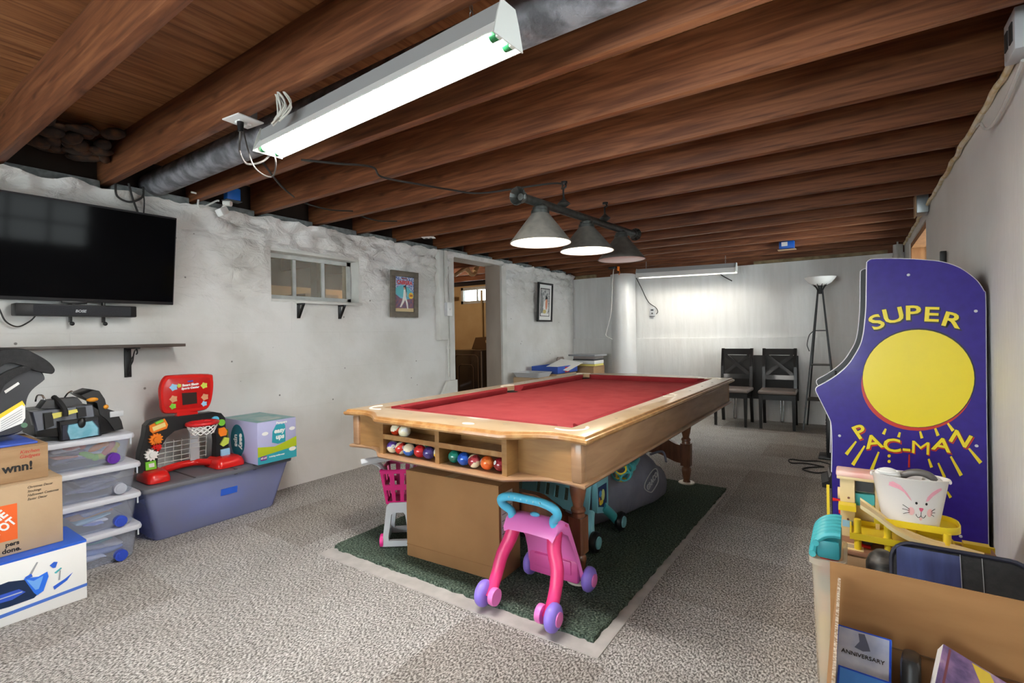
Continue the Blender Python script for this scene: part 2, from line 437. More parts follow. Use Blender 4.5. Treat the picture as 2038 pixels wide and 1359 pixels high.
def lump(y, z):
    """relief of the left wall face at (y, z): bulging stones above, sloped footing at the floor"""
    d = 0.0
    if z > 1.2:
        k = min(1.0, (z - 1.2) / .45)
        top = min(1.0, max(0, (z - 1.78) / .16))
        ys, zs = y / .23, z / .105
        r = int(math.floor(zs)); ys2 = ys + .5 * (r % 2) + .3 * noise.noise(V((r * 3.1, 0, 0)))
        fy, fz = ys2 - math.floor(ys2) - .5, zs - r - .5
        h = .5 + .5 * noise.noise(V((math.floor(ys2) * 7.3, r * 5.1, 2)))
        bulge = max(0.0, 1 - (fy * fy * 2.6 + fz * fz * 3.0)) * (.3 + .7 * h)
        d += (.030 * k + .050 * top) * bulge * (1 if noise.noise(V((math.floor(ys2) * 3.7, r * 2.3, 11))) > -.25 else .15)
        d += .028 * k * noise.noise(V((y * 4.5, z * 7.5, 1))) + .012 * k * noise.noise(V((y * 11, z * 16, 5)))
        d += .014 * top * noise.noise(V((y * 22, z * 25, 6)))
    d += .004 * noise.noise(V((y * 2.2, z * 2.6, 9)))
    if z < .26: d += .065 * ((.26 - z) / .26) ** .8 + .010 * noise.noise(V((y * 6, z * 8, 3)))
    return d
b = MB(); g = .03
ys = [YR]; y = -.6
while y < YB + .01: ys.append(y); y += g
for v in (WIN[0], WIN[1], DOOR[0], DOOR[1]): ys.append(v)
ys = sorted(set(round(v, 4) for v in ys))
zs = sorted(set([round(k * .032, 4) for k in range(int(ZW / .032) + 1)] + [WIN[2], WIN[3], round(ZW, 4), DOOR[3]]))
vid = {}
def wv(y, z):
    k = (y, z)
    if k not in vid:
        e = min(1, min(abs(y - WIN[0]), abs(y - WIN[1])) / .05) if WIN[2] - .02 <= z <= WIN[3] + .02 else 1
        dz = .025 * noise.noise(V((y * 7, 0, 4))) + .012 * noise.noise(V((y * 23, 0, 8))) if z > 2.05 else 0
        vid[k] = b.bm.verts.new((lump(y, z) * e, y, z + dz))
    return vid[k]
for i in range(len(ys) - 1):
    for j in range(len(zs) - 1):
        yc, zc = (ys[i] + ys[i + 1]) / 2, (zs[j] + zs[j + 1]) / 2
        if WIN[0] < yc < WIN[1] and WIN[2] < zc < WIN[3]: continue
        if DOOR[0] < yc < DOOR[1] and zc < DOOR[3]: continue
        b.bm.faces.new((wv(ys[i], zs[j]), wv(ys[i + 1], zs[j]), wv(ys[i + 1], zs[j + 1]), wv(ys[i], zs[j + 1])))
# body of the wall behind the face
for y0, y1, z0, z1 in ((YR, WIN[0], 0, ZW - .03), (WIN[0], WIN[1], 0, WIN[2]), (WIN[0], WIN[1], WIN[3], ZW - .03), (WIN[1], DOOR[0], 0, ZW - .03), (DOOR[1], YB, 0, ZW - .03)):
    b.bx(-WT, -.012, y0, y1, z0, z1)
struct(b.build('wall_left', m_lwall, loc=(XL, 0, 0), smooth=60))
# grey mortar bed and sill between the joists, and dark rim behind
b = MB()
for i in range(len(JY)):
    y0 = JY[i]; y1 = JY[i + 1] - .045 if i + 1 < len(JY) else YB
    b.bx(-.16, -.035, y0 + .002, y1 - .002, -.035, .03, bev=.006)
b.bx(-.16, -.035, YR, JY[0] - .047, -.035, .03)
struct(b.build('trim_1', m_grey_mortar, loc=(XL, 0, JZ - .005)))
b = MB(); b.bx(XL - .22, XL - .16, YR, YB + .15, ZW - .03, JZ + JH); struct(b.build('wall_left_rim', m_dark, smooth=0))

# --- back wall, rough brushed white, thicker below the ledge
m_bwall = mat('brushed_white_wall', (218, 218, 216), .7, col2=(226, 226, 225), ns=3.5, st=(5, 1, .5), bump=.3, bs=5, bst=(7, 1, 1.1), detail=6, bdist=.02)
b = MB(); b.bx(XL - WT, XR + .3, YB, YB + .15, 0, 2.0); b.bx(XL, XR, YB - .045, YB, 0, 1.06, bev=.004)
struct(b.build('wall_back', m_bwall, smooth=30))
b = MB(); b.bx(XL - WT, XR + .3, YB + .01, YB + .15, 2.0, JZ + JH)
struct(b.build('trim_2', m_joist, smooth=0))
b = MB(); b.bx(-1.05, XR - .15, YB - .05, YB + .01, 2.0, 2.035); b.bx(XL + .05, XL + .4, YB - .03, YB + .01, 2.0, 2.05)
struct(b.build('trim_3', mat('weathered_plate', (150, 132, 100), .8, col2=(120, 102, 74), ns=14), smooth=0))

# --- right wall with two windows: one by the back corner, one beside the camera
m_rwall = mat('right_wall_paint', (222, 221, 218), .6, col2=(230, 230, 228), ns=2, bump=.25, bs=9, bst=(1, 5, 1))
RW2 = (5.05, 6.45, .95, 2.0); RW1 = (.95, 2.1, 1.15, 1.98)
b = MB()
segs = [(YR, RW1[0], 0, JZ), (RW1[0], RW1[1], 0, RW1[2]), (RW1[0], RW1[1], RW1[3], JZ), (RW1[1], RW2[0], 0, JZ), (RW2[0], RW2[1], 0, RW2[2]), (RW2[0], RW2[1], RW2[3], JZ), (RW2[1], YB, 0, JZ)]
for y0, y1, z0, z1 in segs: b.bx(0, .22, y0, y1, z0, z1)
struct(b.build('wall_right', m_rwall, loc=(XR, 0, 0), smooth=0))
# ragged foam and loose cable along the top of the right wall
b = MB(); pts = []
for k in range(60):
    y = 2.3 + 4.6 * k / 59
    pts.append((XR - .012 + .012 * noise.noise(V((y * 4, 0, 1))), y, 2.068 + .018 * noise.noise(V((y * 5, 3, 1)))))
b.tube(pts, .012, 7); struct(b.build('trim_4', mat('foam_bead', (206, 184, 130), .9, col2=(226, 220, 204), ns=16)))
m_frame = mat('raw_window_wood', (170, 120, 74), .6, col2=(146, 98, 56), ns=5, st=(6, 6, 1))
for k, (y0, y1, z0, z1) in enumerate((RW1, RW2)):
    b = MB()
    for a in ((y0, y0 + .05, z0, z1), (y1 - .05, y1, z0, z1), (y0 + .05, y1 - .05, z1 - .05, z1), (y0 + .05, y1 - .05, z0, z0 + .05)):
        b.bx(.01, .2, a[0], a[1], a[2], a[3])
    w = struct(b.build('window_%d' % (k + 2), m_frame if k else m_trimw, loc=(XR, 0, 0), smooth=0))
    b = MB(); n = 3
    for q in range(1, n): yy = y0 + .05 + (y1 - y0 - .1) * q / n; b.bx(.1, .13, yy - .012, yy + .012, z0 + .05, z1 - .05)
    for q in (1, 2): zz = z0 + .05 + (z1 - z0 - .1) * q / 3; b.bx(.101, .129, y0 + .05, y1 - .05, zz - .01, zz + .01)
    b.build('muntin_bars', m_trimw, w, smooth=0)
    b = MB(); b.bx(.113, .117, y0 + .05, y1 - .05, z0 + .05, z1 - .05); b.build('pane', m_glass, w, smooth=0)
RW = (-3.2, .1, .5, 1.6)  # opening for an added window behind the camera, daylight fill from the front
b = MB(); b.bx(XL - WT, RW[0], YR - .12, YR, 0, JZ + JH); b.bx(RW[1], XR + .22, YR - .12, YR, 0, JZ + JH); b.bx(RW[0], RW[1], YR - .12, YR, 0, RW[2]); b.bx(RW[0], RW[1], YR - .12, YR, RW[3], JZ + JH)
struct(b.build('wall_rear', m_white, smooth=0))
b = MB(); x0, x1, z0, z1 = RW
for a in ((x0, x0 + .05, z0, z1), (x1 - .05, x1, z0, z1), (x0, x1, z1 - .05, z1), (x0, x1, z0, z0 + .05)): b.bx(a[0], a[1], YR - .1, YR + .01, a[2], a[3])
for q in (1, 2): b.bx(x0 + (x1 - x0) * q / 3 - .025, x0 + (x1 - x0) * q / 3 + .025, YR - .07, YR - .02, z0, z1)
w = struct(b.build('window_5', m_trimw, smooth=0))
b = MB(); b.bx(x0, x1, YR - .047, YR - .043, z0, z1); b.build('pane', m_glass, w, smooth=0)
b = MB(); b.bx(XR + .1, XR + .3, YR, YB + .15, JZ, JZ + JH); struct(b.build('wall_right_rim', m_dark, smooth=0))
# --- interior window in the left wall
y0, y1, z0, z1 = WIN
m_sash = mat('worn_sash_paint', (176, 180, 178), .6, col2=(196, 198, 195), ns=12, bump=.2, bs=40)
b = MB()
b.bx(-.2, .004, y0 - .001, y1, z1 - .02, z1 + .022, bev=.004); b.bx(-.2, .012, y0, y1 + .03, z0 - .018, z0 + .004, bev=.003); b.bx(-.2, .003, y1 - .004, y1 + .03, z0, z1)
b.bx(-.2, -.004, y0 - .02, y0 + .004, z0, z1)
w = struct(b.build('window_1', m_trimw, loc=(XL, 0, 0)))
b = MB(); x0, x1 = -.13, -.10
b.bx(x0, x1, y0, y1 - .01, z1 - .055, z1 - .02); b.bx(x0, x1, y0, y1 - .01, z0 + .004, z0 + .042); b.bx(x0, x1, y1 - .05, y1 - .012, z0, z1 - .02); b.bx(x0, x1, y0, y0 + .02, z0, z1 - .02)
for f in (.315, .64): yy = y0 + (y1 - y0) * f; b.bx(x0, x1, yy - .013, yy + .013, z0 + .04, z1 - .05)
b.build('window_frame', m_sash, w, smooth=0)
b = MB(); b.bx(-.117, -.113, y0 + .02, y1 - .03, z0 + .03, z1 - .04); b.build('pane', plasticclear('dusty_glass', (236, 232, 220), .16), w, smooth=0)
# --- doorway: casing boards and deep jambs
b = MB(); y0, y1, _, zt = DOOR
b.bx(-.01, .022, y0 - .085, y0, 0, 2.075); b.bx(-.01, .02, y0 + .0, y1 + .012, zt - .01, 2.075); b.bx(-.01, .018, y1, y1 + .10, 0, 2.05)
b.bx(-WT - .03, -.01, y0 - .01, y0 + .004, 0, zt); b.bx(-WT - .03, -.01, y0, y1, zt, zt + .02)
struct(b.build('door_1', m_trimw, loc=(XL, 0, 0)))
b = MB(); b.bx(-WT - .002, -.011, y1 - .002, y1 + .02, 0, zt + .01)
struct(b.build('trim_5', mat('jamb_board', (176, 164, 152), .7, col2=(164, 152, 140), ns=3, st=(2, 2, .6)), loc=(XL, 0, 0)))
# --- laundry room seen through the doorway and the inner window
m_tan = mat('tan_block', (196, 170, 126), .8, col2=(182, 154, 110), ns=2.5, bump=.2, bs=10)
LX = -6.6; LB = 7.07; LW = (-6.0, -5.3, 1.72, 2.02)
b = MB(); b.bx(LX - .15, LX, -.6, LB + .15, 0, 1.88)
b.bx(LX, LW[0], LB, LB + .15, 0, 2.05); b.bx(LW[0], LW[1], LB, LB + .15, 0, LW[2]); b.bx(LW[1], XL - WT, LB, LB + .15, 0, 2.05); b.bx(LW[0], LW[1], LB, LB + .15, LW[3], 2.05)
b.bx(LX, XL - WT, -.6, -.5, 0, 2.3)
struct(b.build('wall_laundry', m_tan, smooth=0))
b = MB(); b.bx(LX - .15, LX - .1, -.6, LB, 1.88, 2.35); b.bx(LX, XL - WT, LB + .1, LB + .15, 2.05, 2.35); struct(b.build('wall_laundry_rim', m_dark, smooth=0))
b = MB(); b.bx(LX, XL - WT, -.5, LB, -.1, -.001); struct(b.build('floor_laundry', mat('concrete', (120, 112, 104), .8, col2=(104, 98, 92), ns=5), smooth=0))
b = MB()
for k in range(10): yy = .4 + k * .7; b.bx(LX, XL - WT - .05, yy, yy + .045, JZ, JZ + JH)
struct(b.build('ceiling_laundry', m_joist, smooth=0))
b = MB(); x0, x1, z0, z1 = LW
for a in ((x0, x0 + .05, z0, z1), (x1 - .05, x1, z0, z1), (x0, x1, z1 - .05, z1), (x0, x1, z0, z0 + .05)): b.bx(a[0], a[1], LB - .01, LB + .1, a[2], a[3])
w = struct(b.build('window_4', m_sash, smooth=0))
b = MB(); b.bx((x0 + x1) / 2 - .015, (x0 + x1) / 2 + .015, LB + .03, LB + .06, z0 + .05, z1 - .05); b.build('muntin_bar', m_sash, w, smooth=0)
b = MB(); b.bx(x0 + .05, x1 - .05, LB + .043, LB + .047, z0 + .05, z1 - .05); b.build('pane', m_glass, w, smooth=0)
# ================================================================== CEILING FIXTURES AND SERVICES
# hanging shop light: channel, reflector, two tubes, lamp holders
def shop_light(p0, p1, lab, name='shop_light', w=.135, lit=True, chains=True, mt=None, lip=.012):
    p0, p1 = V(p0), V(p1); L = (p1 - p0).length
    t = thing(name, lab, 'light'); t.location = (p0 + p1) / 2
    M = frame((0, 0, 0), p1 - p0, (p1 - p0).cross(V((0, 0, 1))) * -1)   # x along, z up
    h = L / 2
    b = MB(); b.prism([(-w * .28, .03), (w * .28, .03), (w * .22, .085), (-w * .22, .085)], -h, h, M @ Matrix(((0, 0, 1, 0), (1, 0, 0, 0), (0, 1, 0, 0), (0, 0, 0, 1))))
    b.build('housing', mat('fixture_enamel', (150, 150, 150), .5), t)
    b = MB(); b.prism([(-w / 2, -lip), (-w / 2 + .003, -lip), (-w * .3, .026), (w * .3, .026), (w / 2 - .003, -lip), (w / 2, -lip), (w * .31, .03), (-w * .31, .03)], -h, h, M @ Matrix(((0, 0, 1, 0), (1, 0, 0, 0), (0, 1, 0, 0), (0, 0, 0, 1))))
    b.build('reflector', mat('reflector_white', (232, 232, 230), .35), t)
    for s in (-1, 1):
        b = MB(); b.cyl(M @ V((-h + .03, s * w * .22, 0)), M @ V((h - .03, s * w * .22, 0)), .0155, n=14)
        tb = b.build('fluorescent_tube', mt or m_tube, t)
        for e in (-1, 1): b = MB(); b.cyl(M @ V((e * (h - .034), s * w * .22, 0)), M @ V((e * (h - .012), s * w * .22, 0)), .0165, n=14); b.build('tube_cap', mat('green_cap', (36, 110, 66), .3, .4), tb)
    for e in (-1, 1):
        b = MB(); b.prism([(-w / 2, -.016), (w / 2, -.016), (w * .36, .05), (w * .24, .09), (-w * .24, .09), (-w * .36, .05)], 0, .004 * e, M @ T((e * h, 0, 0)) @ Matrix(((0, 0, 1, 0), (1, 0, 0, 0), (0, 1, 0, 0), (0, 0, 0, 1))))
        for s in (-1, 1): b.box((e * (h - .009), s * w * .22, .012), (.012, .022, .05), bev=.003, M=M)
        b.build('end_plate', mat('end_plate_white', (206, 208, 204), .4), t)
    if chains:
        for e in (-.8, .8):
            b = MB()
            for k in range(5):
                c = M @ V((e * h, 0, .095 + k * .02)); a = V((1, 0, 0)) if k % 2 else V((0, 1, 0))
                b.tube([c + a * (.006 * math.cos(q * PI / 4)) + V((0, 0, .012)) * math.sin(q * PI / 4) for q in range(8)], .0016, 5, closed=True)
            b.build('hanging_chain', m_steel, t)
    return t
fx0, fx1 = V((-2.085, 1.182, 1.965)), V((-.768, 1.118, 1.965))
shop_light(fx0, fx1, 'lit twin tube shop light hanging on chains below the grey pipe', w=.13)
b0, b1 = V((-2.44, 6.59, 1.925)), V((-1.18, 6.59, 1.895))
shop_light(b0, b1, 'lit strip light hung high before the white back wall', 'strip_light', w=.13, lip=.034, mt=mat('dim_tube', (255, 250, 240), .5, emit=13.0))

# grey wrapped pipe along the second joist bay
m_pipe = mat('pipe_wrap', (96, 96, 100), .8, col2=(140, 140, 146), ns=14, bump=.8, bs=26, lo=.38, hi=.62)
b = MB(); pts = [(XL - .1, 1.345, 2.16), (XL + .12, 1.345, 2.158), (-2.4, 1.34, 2.155), (-1.0, 1.335, 2.15), (XR, 1.33, 2.15)]
b.tube(smooth_path(pts, 10), .075, 22)
tag(b.build('wrapped_pipe', m_pipe), 'thick grey wrapped pipe running between the joists above the shop light', 'pipe')
# outlet plate on the joist with a plug and the shop light cord
pl = onz(484, 241, JZ - .004)
t = thing('ceiling_outlet', 'white square outlet plate on a joist with a black plug in it', 'outlet', pl)
b = MB(); b.box((0, 0, 0), (.115, .115, .006), .1, bev=.002); b.build('plate', m_paper, t)
b = MB(); b.box((.0, .01, .022), (.1, .05, .04)); b.build('steel_box', m_steel, t, smooth=0)
b = MB(); b.box((-.004, -.014, -.008), (.034, .022, .012), .1, bev=.003); b.box((-.012, .022, -.008), (.034, .022, .012), .1, bev=.003); b.build('receptacle', m_paper, t)
b = MB(); b.cyl((.004, -.014, -.01), (.004, -.014, -.05), .014, .011, n=12); b.build('plug', m_black, t)
b = MB(); p = pl + V((.004, -.014, -.05))
b.tube(smooth_path([p, p + V((-.01, -.0, -.05)), onz(478, 305, 1.92), onz(492, 326, 1.91), onz(525, 320, 1.93), fx0 + V((.02, .03, .03))], 8), .0045, 7)
b.tube(smooth_path([p + V((-.02, .02, .02)), onz(505, 330, 1.9), onz(540, 352, 1.89), onz(549, 322, 1.92), fx0 + V((.05, -.02, .02))], 8), .0035, 7)
tag(b.build('power_cord', mat('grey_cord', (88, 84, 82), .5)), 'grey power cord looping from the ceiling outlet to the shop light', 'cord')
b = MB(); c = onz(556, 218, 2.03); random.seed(3)
for k in range(6):
    o_ = V((random.uniform(-.03, .03), random.uniform(-.012, .012), 0))
    b.tube(smooth_path([c + o_ + V((-.03, 0, -.045)), c + o_ + V((-.015 + .01 * k, .01, -.005)), c + o_ + V((.0, 0, .06)), c + o_ + V((.03, .012, .015)), c + o_ + V((.02 - .008 * k, 0, -.035))], 5), .0035, 6)
tag(b.build('cable_bundle', mat('white_cable', (200, 198, 190), .6)), 'bunched white cable tied up beside the grey pipe above the shop light', 'cable')
# black cables stapled under and through the joists
m_cable = mat('black_cable', (38, 36, 34), .6)
b = MB(); b.tube(smooth_path([onz(600, 318, 2.083), onz(668, 325, 2.06), onz(740, 332, 2.08), onz(760, 352, 2.075), onz(830, 366, 2.06), onz(900, 378, 2.078), onz(960, 384, 2.06), V((-1.48, 2.62, 2.06)), V((-1.48, 2.72, 2.05))], 8), .006, 7)
tag(b.build('lamp_cable', m_cable), 'black cable running under the joists to the billiard lamp', 'cable')
wires = [((522, 322), (585, 392), 'just right of the hanging power cord'), ((600, 402), (702, 420), 'across the joists left of the inner window'), ((712, 428), (790, 440), 'across the joists above the inner window')]
for (a, c, w) in wires:
    b = MB(); p, q = onz(*a, 2.10), onz(*c, 2.10); b.tube(smooth_path([p, (p + q) / 2 + V((0, 0, -.02)), q], 8), .006, 6)
    tag(b.build('hanging_wire', m_cable), 'short black wire threaded ' + w, 'wire')
# hardware along the top of the left wall
b = MB()
b.tube(smooth_path([onx(230, 365, XL + .04), onx(233, 390, XL + .05), onx(258, 402, XL + .05), onx(283, 392, XL + .05), onx(285, 372, XL + .04)], 7), .006, 7)
b.tube(smooth_path([onx(256, 365, XL + .05), onx(264, 395, XL + .05), onx(275, 425, XL + .045)], 7), .006, 7); b.tube(smooth_path([onx(284, 380, XL + .05), onx(287, 400, XL + .045), onx(286, 425, XL + .045)], 6), .004, 6)
tag(b.build('tv_cable', m_cable), 'black cables looping down from the joists behind the television', 'cable')
b = MB(); b.tube(smooth_path([onx(380, 382, XL + .06), onx(395, 388, XL + .06), onx(394, 408, XL + .06), onx(402, 413, XL + .06), onx(430, 400, XL + .06), onx(436, 400, XL + .06)], 7), .006, 7)
tag(b.build('sensor_wire', mat('white_wire', (216, 216, 212), .5)), 'white wire curling along the wall top to the small sensor', 'wire')
p = onx(441, 418, XL + .09)
t = thing('wall_sensor', 'small white sensor on a bracket above the wall beside a blue box', 'sensor', p)
b = MB(); b.box((0, 0, -.01), (.05, .075, .05), .4, bev=.008, M=Matrix.Rotation(.5, 4, 'X')); b.build('sensor_head', m_paper, t)
b = MB(); b.tube(smooth_path([(-.005, .005, .01), (.0, .02, .035), (0, .03, .05)], 4), .01, 8); b.cyl((-.01, .02, .055), (.03, .05, .05), .02); b.build('bracket_arm', m_trimw, t)
def jbox(p, lab, rz=0):
    t = thing('junction_box', lab, 'box', p, rz)
    b = MB(); b.box((0, 0, 0), (.06, .09, .085), bev=.006); b.build('box_body', mat('blue_box', (20, 100, 190), .45), t)
    b = MB(); b.box((0, 0, -.046), (.07, .11, .006), bev=.002); b.build('cover', m_dgrey, t)
    return t
jbox(onx(462, 390, XL + .12) + V((0, 0, .01)), 'blue electrical box tucked under a joist above the small sensor')
bp_ = ony(1566, 488, JY[12] - .09)
t = thing('junction_box', 'blue electrical box on a rear joist above the two chairs', 'box', bp_)
b = MB(); b.box((0, 0, 0), (.15, .07, .085), bev=.006); b.build('box_body', mat('blue_box_b', (20, 96, 196), .45), t)
b = MB(); b.box((-.02, -.037, .01), (.06, .004, .045)); b.build('sticker', m_paper, t, smooth=0)
b = MB(); b.box((0, 0, -.05), (.18, .10, .004)); b.build('cover', m_card2, t, smooth=0)
p = onz(853, 473, JZ - .003)
t = thing('ceiling_outlet', 'white outlet plate flat on a joist just left of the doorway', 'outlet', p)
b = MB(); b.box((0, 0, 0), (.12, .075, .006), 0.5, bev=.002); b.build('plate', m_paper, t)
b = MB(); b.box((-.02, -.008, -.004), (.022, .026, .003), .5); b.box((.018, .012, -.004), (.022, .026, .003), .5); b.build('receptacle', m_dgrey, t, smooth=0)

b = MB(); random.seed(21)
for k in range(34):
    b.sph((random.uniform(XL + .02, XL + .42), random.uniform(.67, 1.03), JZ + random.uniform(.10, .2)), (random.uniform(.03, .09), random.uniform(.02, .06), random.uniform(.012, .035)), 8, Matrix.Rotation(random.uniform(0, 3), 4, 'Z'))
o = b.build('insulation', mat('old_insulation', (44, 32, 26), .95, col2=(92, 58, 34), ns=16, lo=.45, hi=.7), smooth=80); o['kind'] = 'stuff'; o['label'] = 'clump of dark old insulation between the first two joists above the television'; o['category'] = 'insulation'
# three shade billiard lamp
bx_ = -1.46
A, B = onx(1040, 393, bx_), onx(1260, 465, bx_)
m_lampm = mat('lamp_bronze', (56, 58, 56), .45, .5, col2=(76, 80, 78), ns=30)
m_shade = mat('shade_grey', (96, 95, 90), .6, col2=(112, 110, 104), ns=25)
m_shin = mat('shade_lining', (240, 236, 232), .5)
t = thing('billiard_lamp', 'three shade grey billiard lamp on a bar above the pool table', 'lamp', (A + B) / 2)
O = (A + B) / 2; a, e = A - O, B - O; d = (e - a).normalized()
b = MB(); b.cyl(a, e, .024, n=16); b.build('bar', m_lampm, t)
for s, q in ((-1, a), (1, e)):
    b = MB(); b.lathe([(.02, -.01), (.032, 0), (.034, .012), (.026, .02)], q, 16, d * s)
    for k in range(12):
        an = 2 * PI * k / 12; n1 = d.orthogonal().normalized(); n2 = d.cross(n1); r_ = n1 * math.cos(an) + n2 * math.sin(an)
        b.loft([[q + d * s * .012 + r_ * .018 + d.cross(r_) * w_ for w_ in (-.006, .006)] + [q + d * s * .02 + r_ * .018 + d.cross(r_) * w_ for w_ in (.006, -.006)],
                [q + d * s * .05 + r_ * .05 + d.cross(r_) * w_ for w_ in (-.011, .011)] + [q + d * s * .056 + r_ * .046 + d.cross(r_) * w_ for w_ in (.011, -.011)]])
    b.build('finial', m_lampm, t)
for k, (px, py) in enumerate(((1076, 484), (1168, 500), (1237, 517))):
    c = onx(px, py, bx_); f = (c.y - A.y) / (B.y - A.y); tp = (A + (B - A) * f) - O
    z0 = c.z - O.z; x, y = 0, tp.y; zt = tp.z - .02
    Rr = (.176, .180, .180)[k]
    b = MB(); b.lathe([(.05, zt - .04), (Rr - .006, z0 + .01), (Rr, z0 + .004), (Rr + .001, z0), (Rr - .004, z0), (Rr - .01, z0 + .009), (.047, zt - .046)], (x, y, 0), 40, caps=False)
    b.mi = 0; sh = b.build('shade', [m_shade], t)
    b = MB(); b.lathe([(.05, zt - .047), (Rr - .012, z0 + .0085), (Rr - .006, z0 + .001)], (x, y, 0), 40, caps=False); b.build('lining', m_shin, sh)
    b = MB(); b.lathe([(.014, zt + .02), (.03, zt + .01), (.034, zt), (.044, zt - .004), (.044, zt - .02), (.052, zt - .024), (.052, zt - .042), (.03, zt - .044)], (x, y, 0), 24); b.build('collar', m_lampm, sh)
    b = MB(); b.cyl((x, y, zt - .045), (x, y, zt - .075), .016, n=10); b.lathe([(.012, zt - .07), (.03, zt - .09), (.034, zt - .11), (.026, zt - .132), (.006, zt - .142)], (x, y, 0), 14)
    b.build('bulb', m_bulb if k < 2 else m_shin, sh)
for px, py, jy in ((1122, 405, JY[5]), (1204, 435, JY[7])):
    c = onx(px, py, bx_); f = (c.y - A.y) / (B.y - A.y); q = (A + (B - A) * f) - O
    b = MB(); b.lathe([(.006, .02), (.03, .035), (.04, .045), (.03, .055), (.012, .07), (.005, .085)], q, 16)
    b.build('hanger_cup', m_lampm, t)
    b = MB(); z1 = JZ - O.z; zz = q.z + .085
    b.tube(smooth_path([q + V((0, 0, .08)), (q.x, q.y + .0, (zz + z1) / 2), (q.x + .012, q.y + .01, z1 - .03), (q.x, q.y + .01, z1)], 5), .006, 7)
    b.cyl((q.x, q.y + .01, z1 - .012), (q.x, q.y + .01, z1 + .0), .02); b.build('hook', m_blackm, t)
# ================================================================== POOL TABLE
TC = V((-1.480, 2.92, 0)); TR = -.004
tb = thing('pool_table', 'oak pool table with red cloth on a green rug', 'pool table', TC, TR)
HW, HL, ZT = .688, 1.303, .78
def outline(off=0.0):
    """plan of the table: straight sides, ends with a proud middle and swept corners; off insets it"""
    pts = []
    def end(s):
        q = []
        y = HL - off; yp = y + .078; xc = .36
        for i in range(9):
            f = i / 8.0; x = HW - off - (HW - off - xc) * f
            # from the corner tip the edge hollows inwards then flows out to the proud middle
            yy = y - .022 * math.sin(PI * min(1, f * 1.15)) + (yp - y) * (max(0, f - .35) / .65) ** 2
            q.append((x, s * yy))
        return q
    r = end(-1)                                  # from right corner to middle, front
    left = [(-x, y) for x, y in r][::-1]
    back = end(1)
    return left_to_right(left, r, back)
def left_to_right(left, r, back):
    # counter-clockwise: front left corner -> front middle -> front right -> back right -> back left
    front = left[::-1] + r[::-1]
    bk = back + [(-x, y) for x, y in back][::-1]
    return front + bk
OUT = outline
# rail tops: one frame of worn oak with the playing area cut out
ix, iy = HW - .128, HL - .135
def rail_ring(z): return None
b = MB()
o1 = OUT(0.0); n = len(o1)
def inner_of(p):
    # matching inner boundary point for each outline point
    x, y = p
    return (max(-ix, min(ix, x * ix / HW)), math.copysign(iy, y))
oi = [inner_of(p) for p in o1]
zb = ZT - .03
def ring(off, z):
    return [V((x, y, z)) for x, y in OUT(off)]
layers = [ring(.0, ZT - .030), ring(-.006, ZT - .022), ring(-.004, ZT - .012), ring(.004, ZT - .010), ring(.008, ZT - .002), ring(.014, ZT)]
rows = [[b.bm.verts.new(p) for p in r_] for r_ in layers]
rows.append([b.bm.verts.new((p[0], p[1], ZT)) for p in oi]); rows.append([b.bm.verts.new((p[0], p[1], ZT - .03)) for p in oi])
for i in range(len(rows) - 1):
    for k in range(n):
        f = b.bm.faces.new((rows[i][k], rows[i][(k + 1) % n], rows[i + 1][(k + 1) % n], rows[i + 1][k])); f.material_index = 1 if i < 5 else 0
rl = b.build('rail_top', [m_oaktop, m_oakedge], tb, smooth=35)
b = MB(); random.seed(5)
for s in (-1, 1):
    for f in (-.75, -.5, -.25, .25, .5, .75):
        b.prism([(-.011, 0), (0, -.007), (.011, 0), (0, .007)], 0, .0012, T((s * (HW - .065), f * iy, ZT)) @ Matrix.Rotation(PI / 2, 4, 'Z'))
    for f in (-.5, 0, .5): b.prism([(-.011, 0), (0, -.007), (.011, 0), (0, .007)], 0, .0012, T((f * ix, s * (HL - .07), ZT)))
b.build('sight_inlay', mat('inlay_grey', (140, 132, 116), .3), rl, smooth=0)
b = MB(); b.prism(circ(0, 0, .03, .018, 20), 0, .0012, T((.14, -HL - .03 + .03, ZT))); b.build('name_plate', m_ivory, rl, smooth=0)
# slate bed with cloth
b = MB(); b.bx(-ix - .02, ix + .02, -iy - .02, iy + .02, ZT - .075, ZT - .04); b.build('playing_bed', m_cloth, tb, smooth=0)
# six cushions
def cushion(p0, p1, inn):
    p0, p1, inn = V(p0), V(p1), V(inn); d = (p1 - p0).normalized()
    def sec(p, sh): return [p + V((0, 0, -.002)), p + inn * .035 + V((0, 0, .001)) + d * sh * .6, p + inn * .05 + V((0, 0, -.006)) + d * sh, p + inn * .05 + V((0, 0, -.014)) + d * sh, p + inn * .036 + V((0, 0, -.04)) + d * sh * .7, p + V((0, 0, -.04))]
    b = MB(); b.loft([sec(p0, .042), sec(p0.lerp(p1, .03), .016), sec(p0.lerp(p1, .97), -.016), sec(p1, -.042)]); return b.build('cushion', m_cushion, tb, smooth=50)
cg, sg = .062, .058
for s in (-1, 1):
    cushion((s * ix, -iy + cg, ZT), (s * ix, -sg, ZT), (-s, 0, 0)); cushion((s * ix, sg, ZT), (s * ix, iy - cg, ZT), (-s, 0, 0))
    cushion((-ix + cg, s * iy, ZT), (ix - cg, s * iy, ZT), (0, -s, 0))
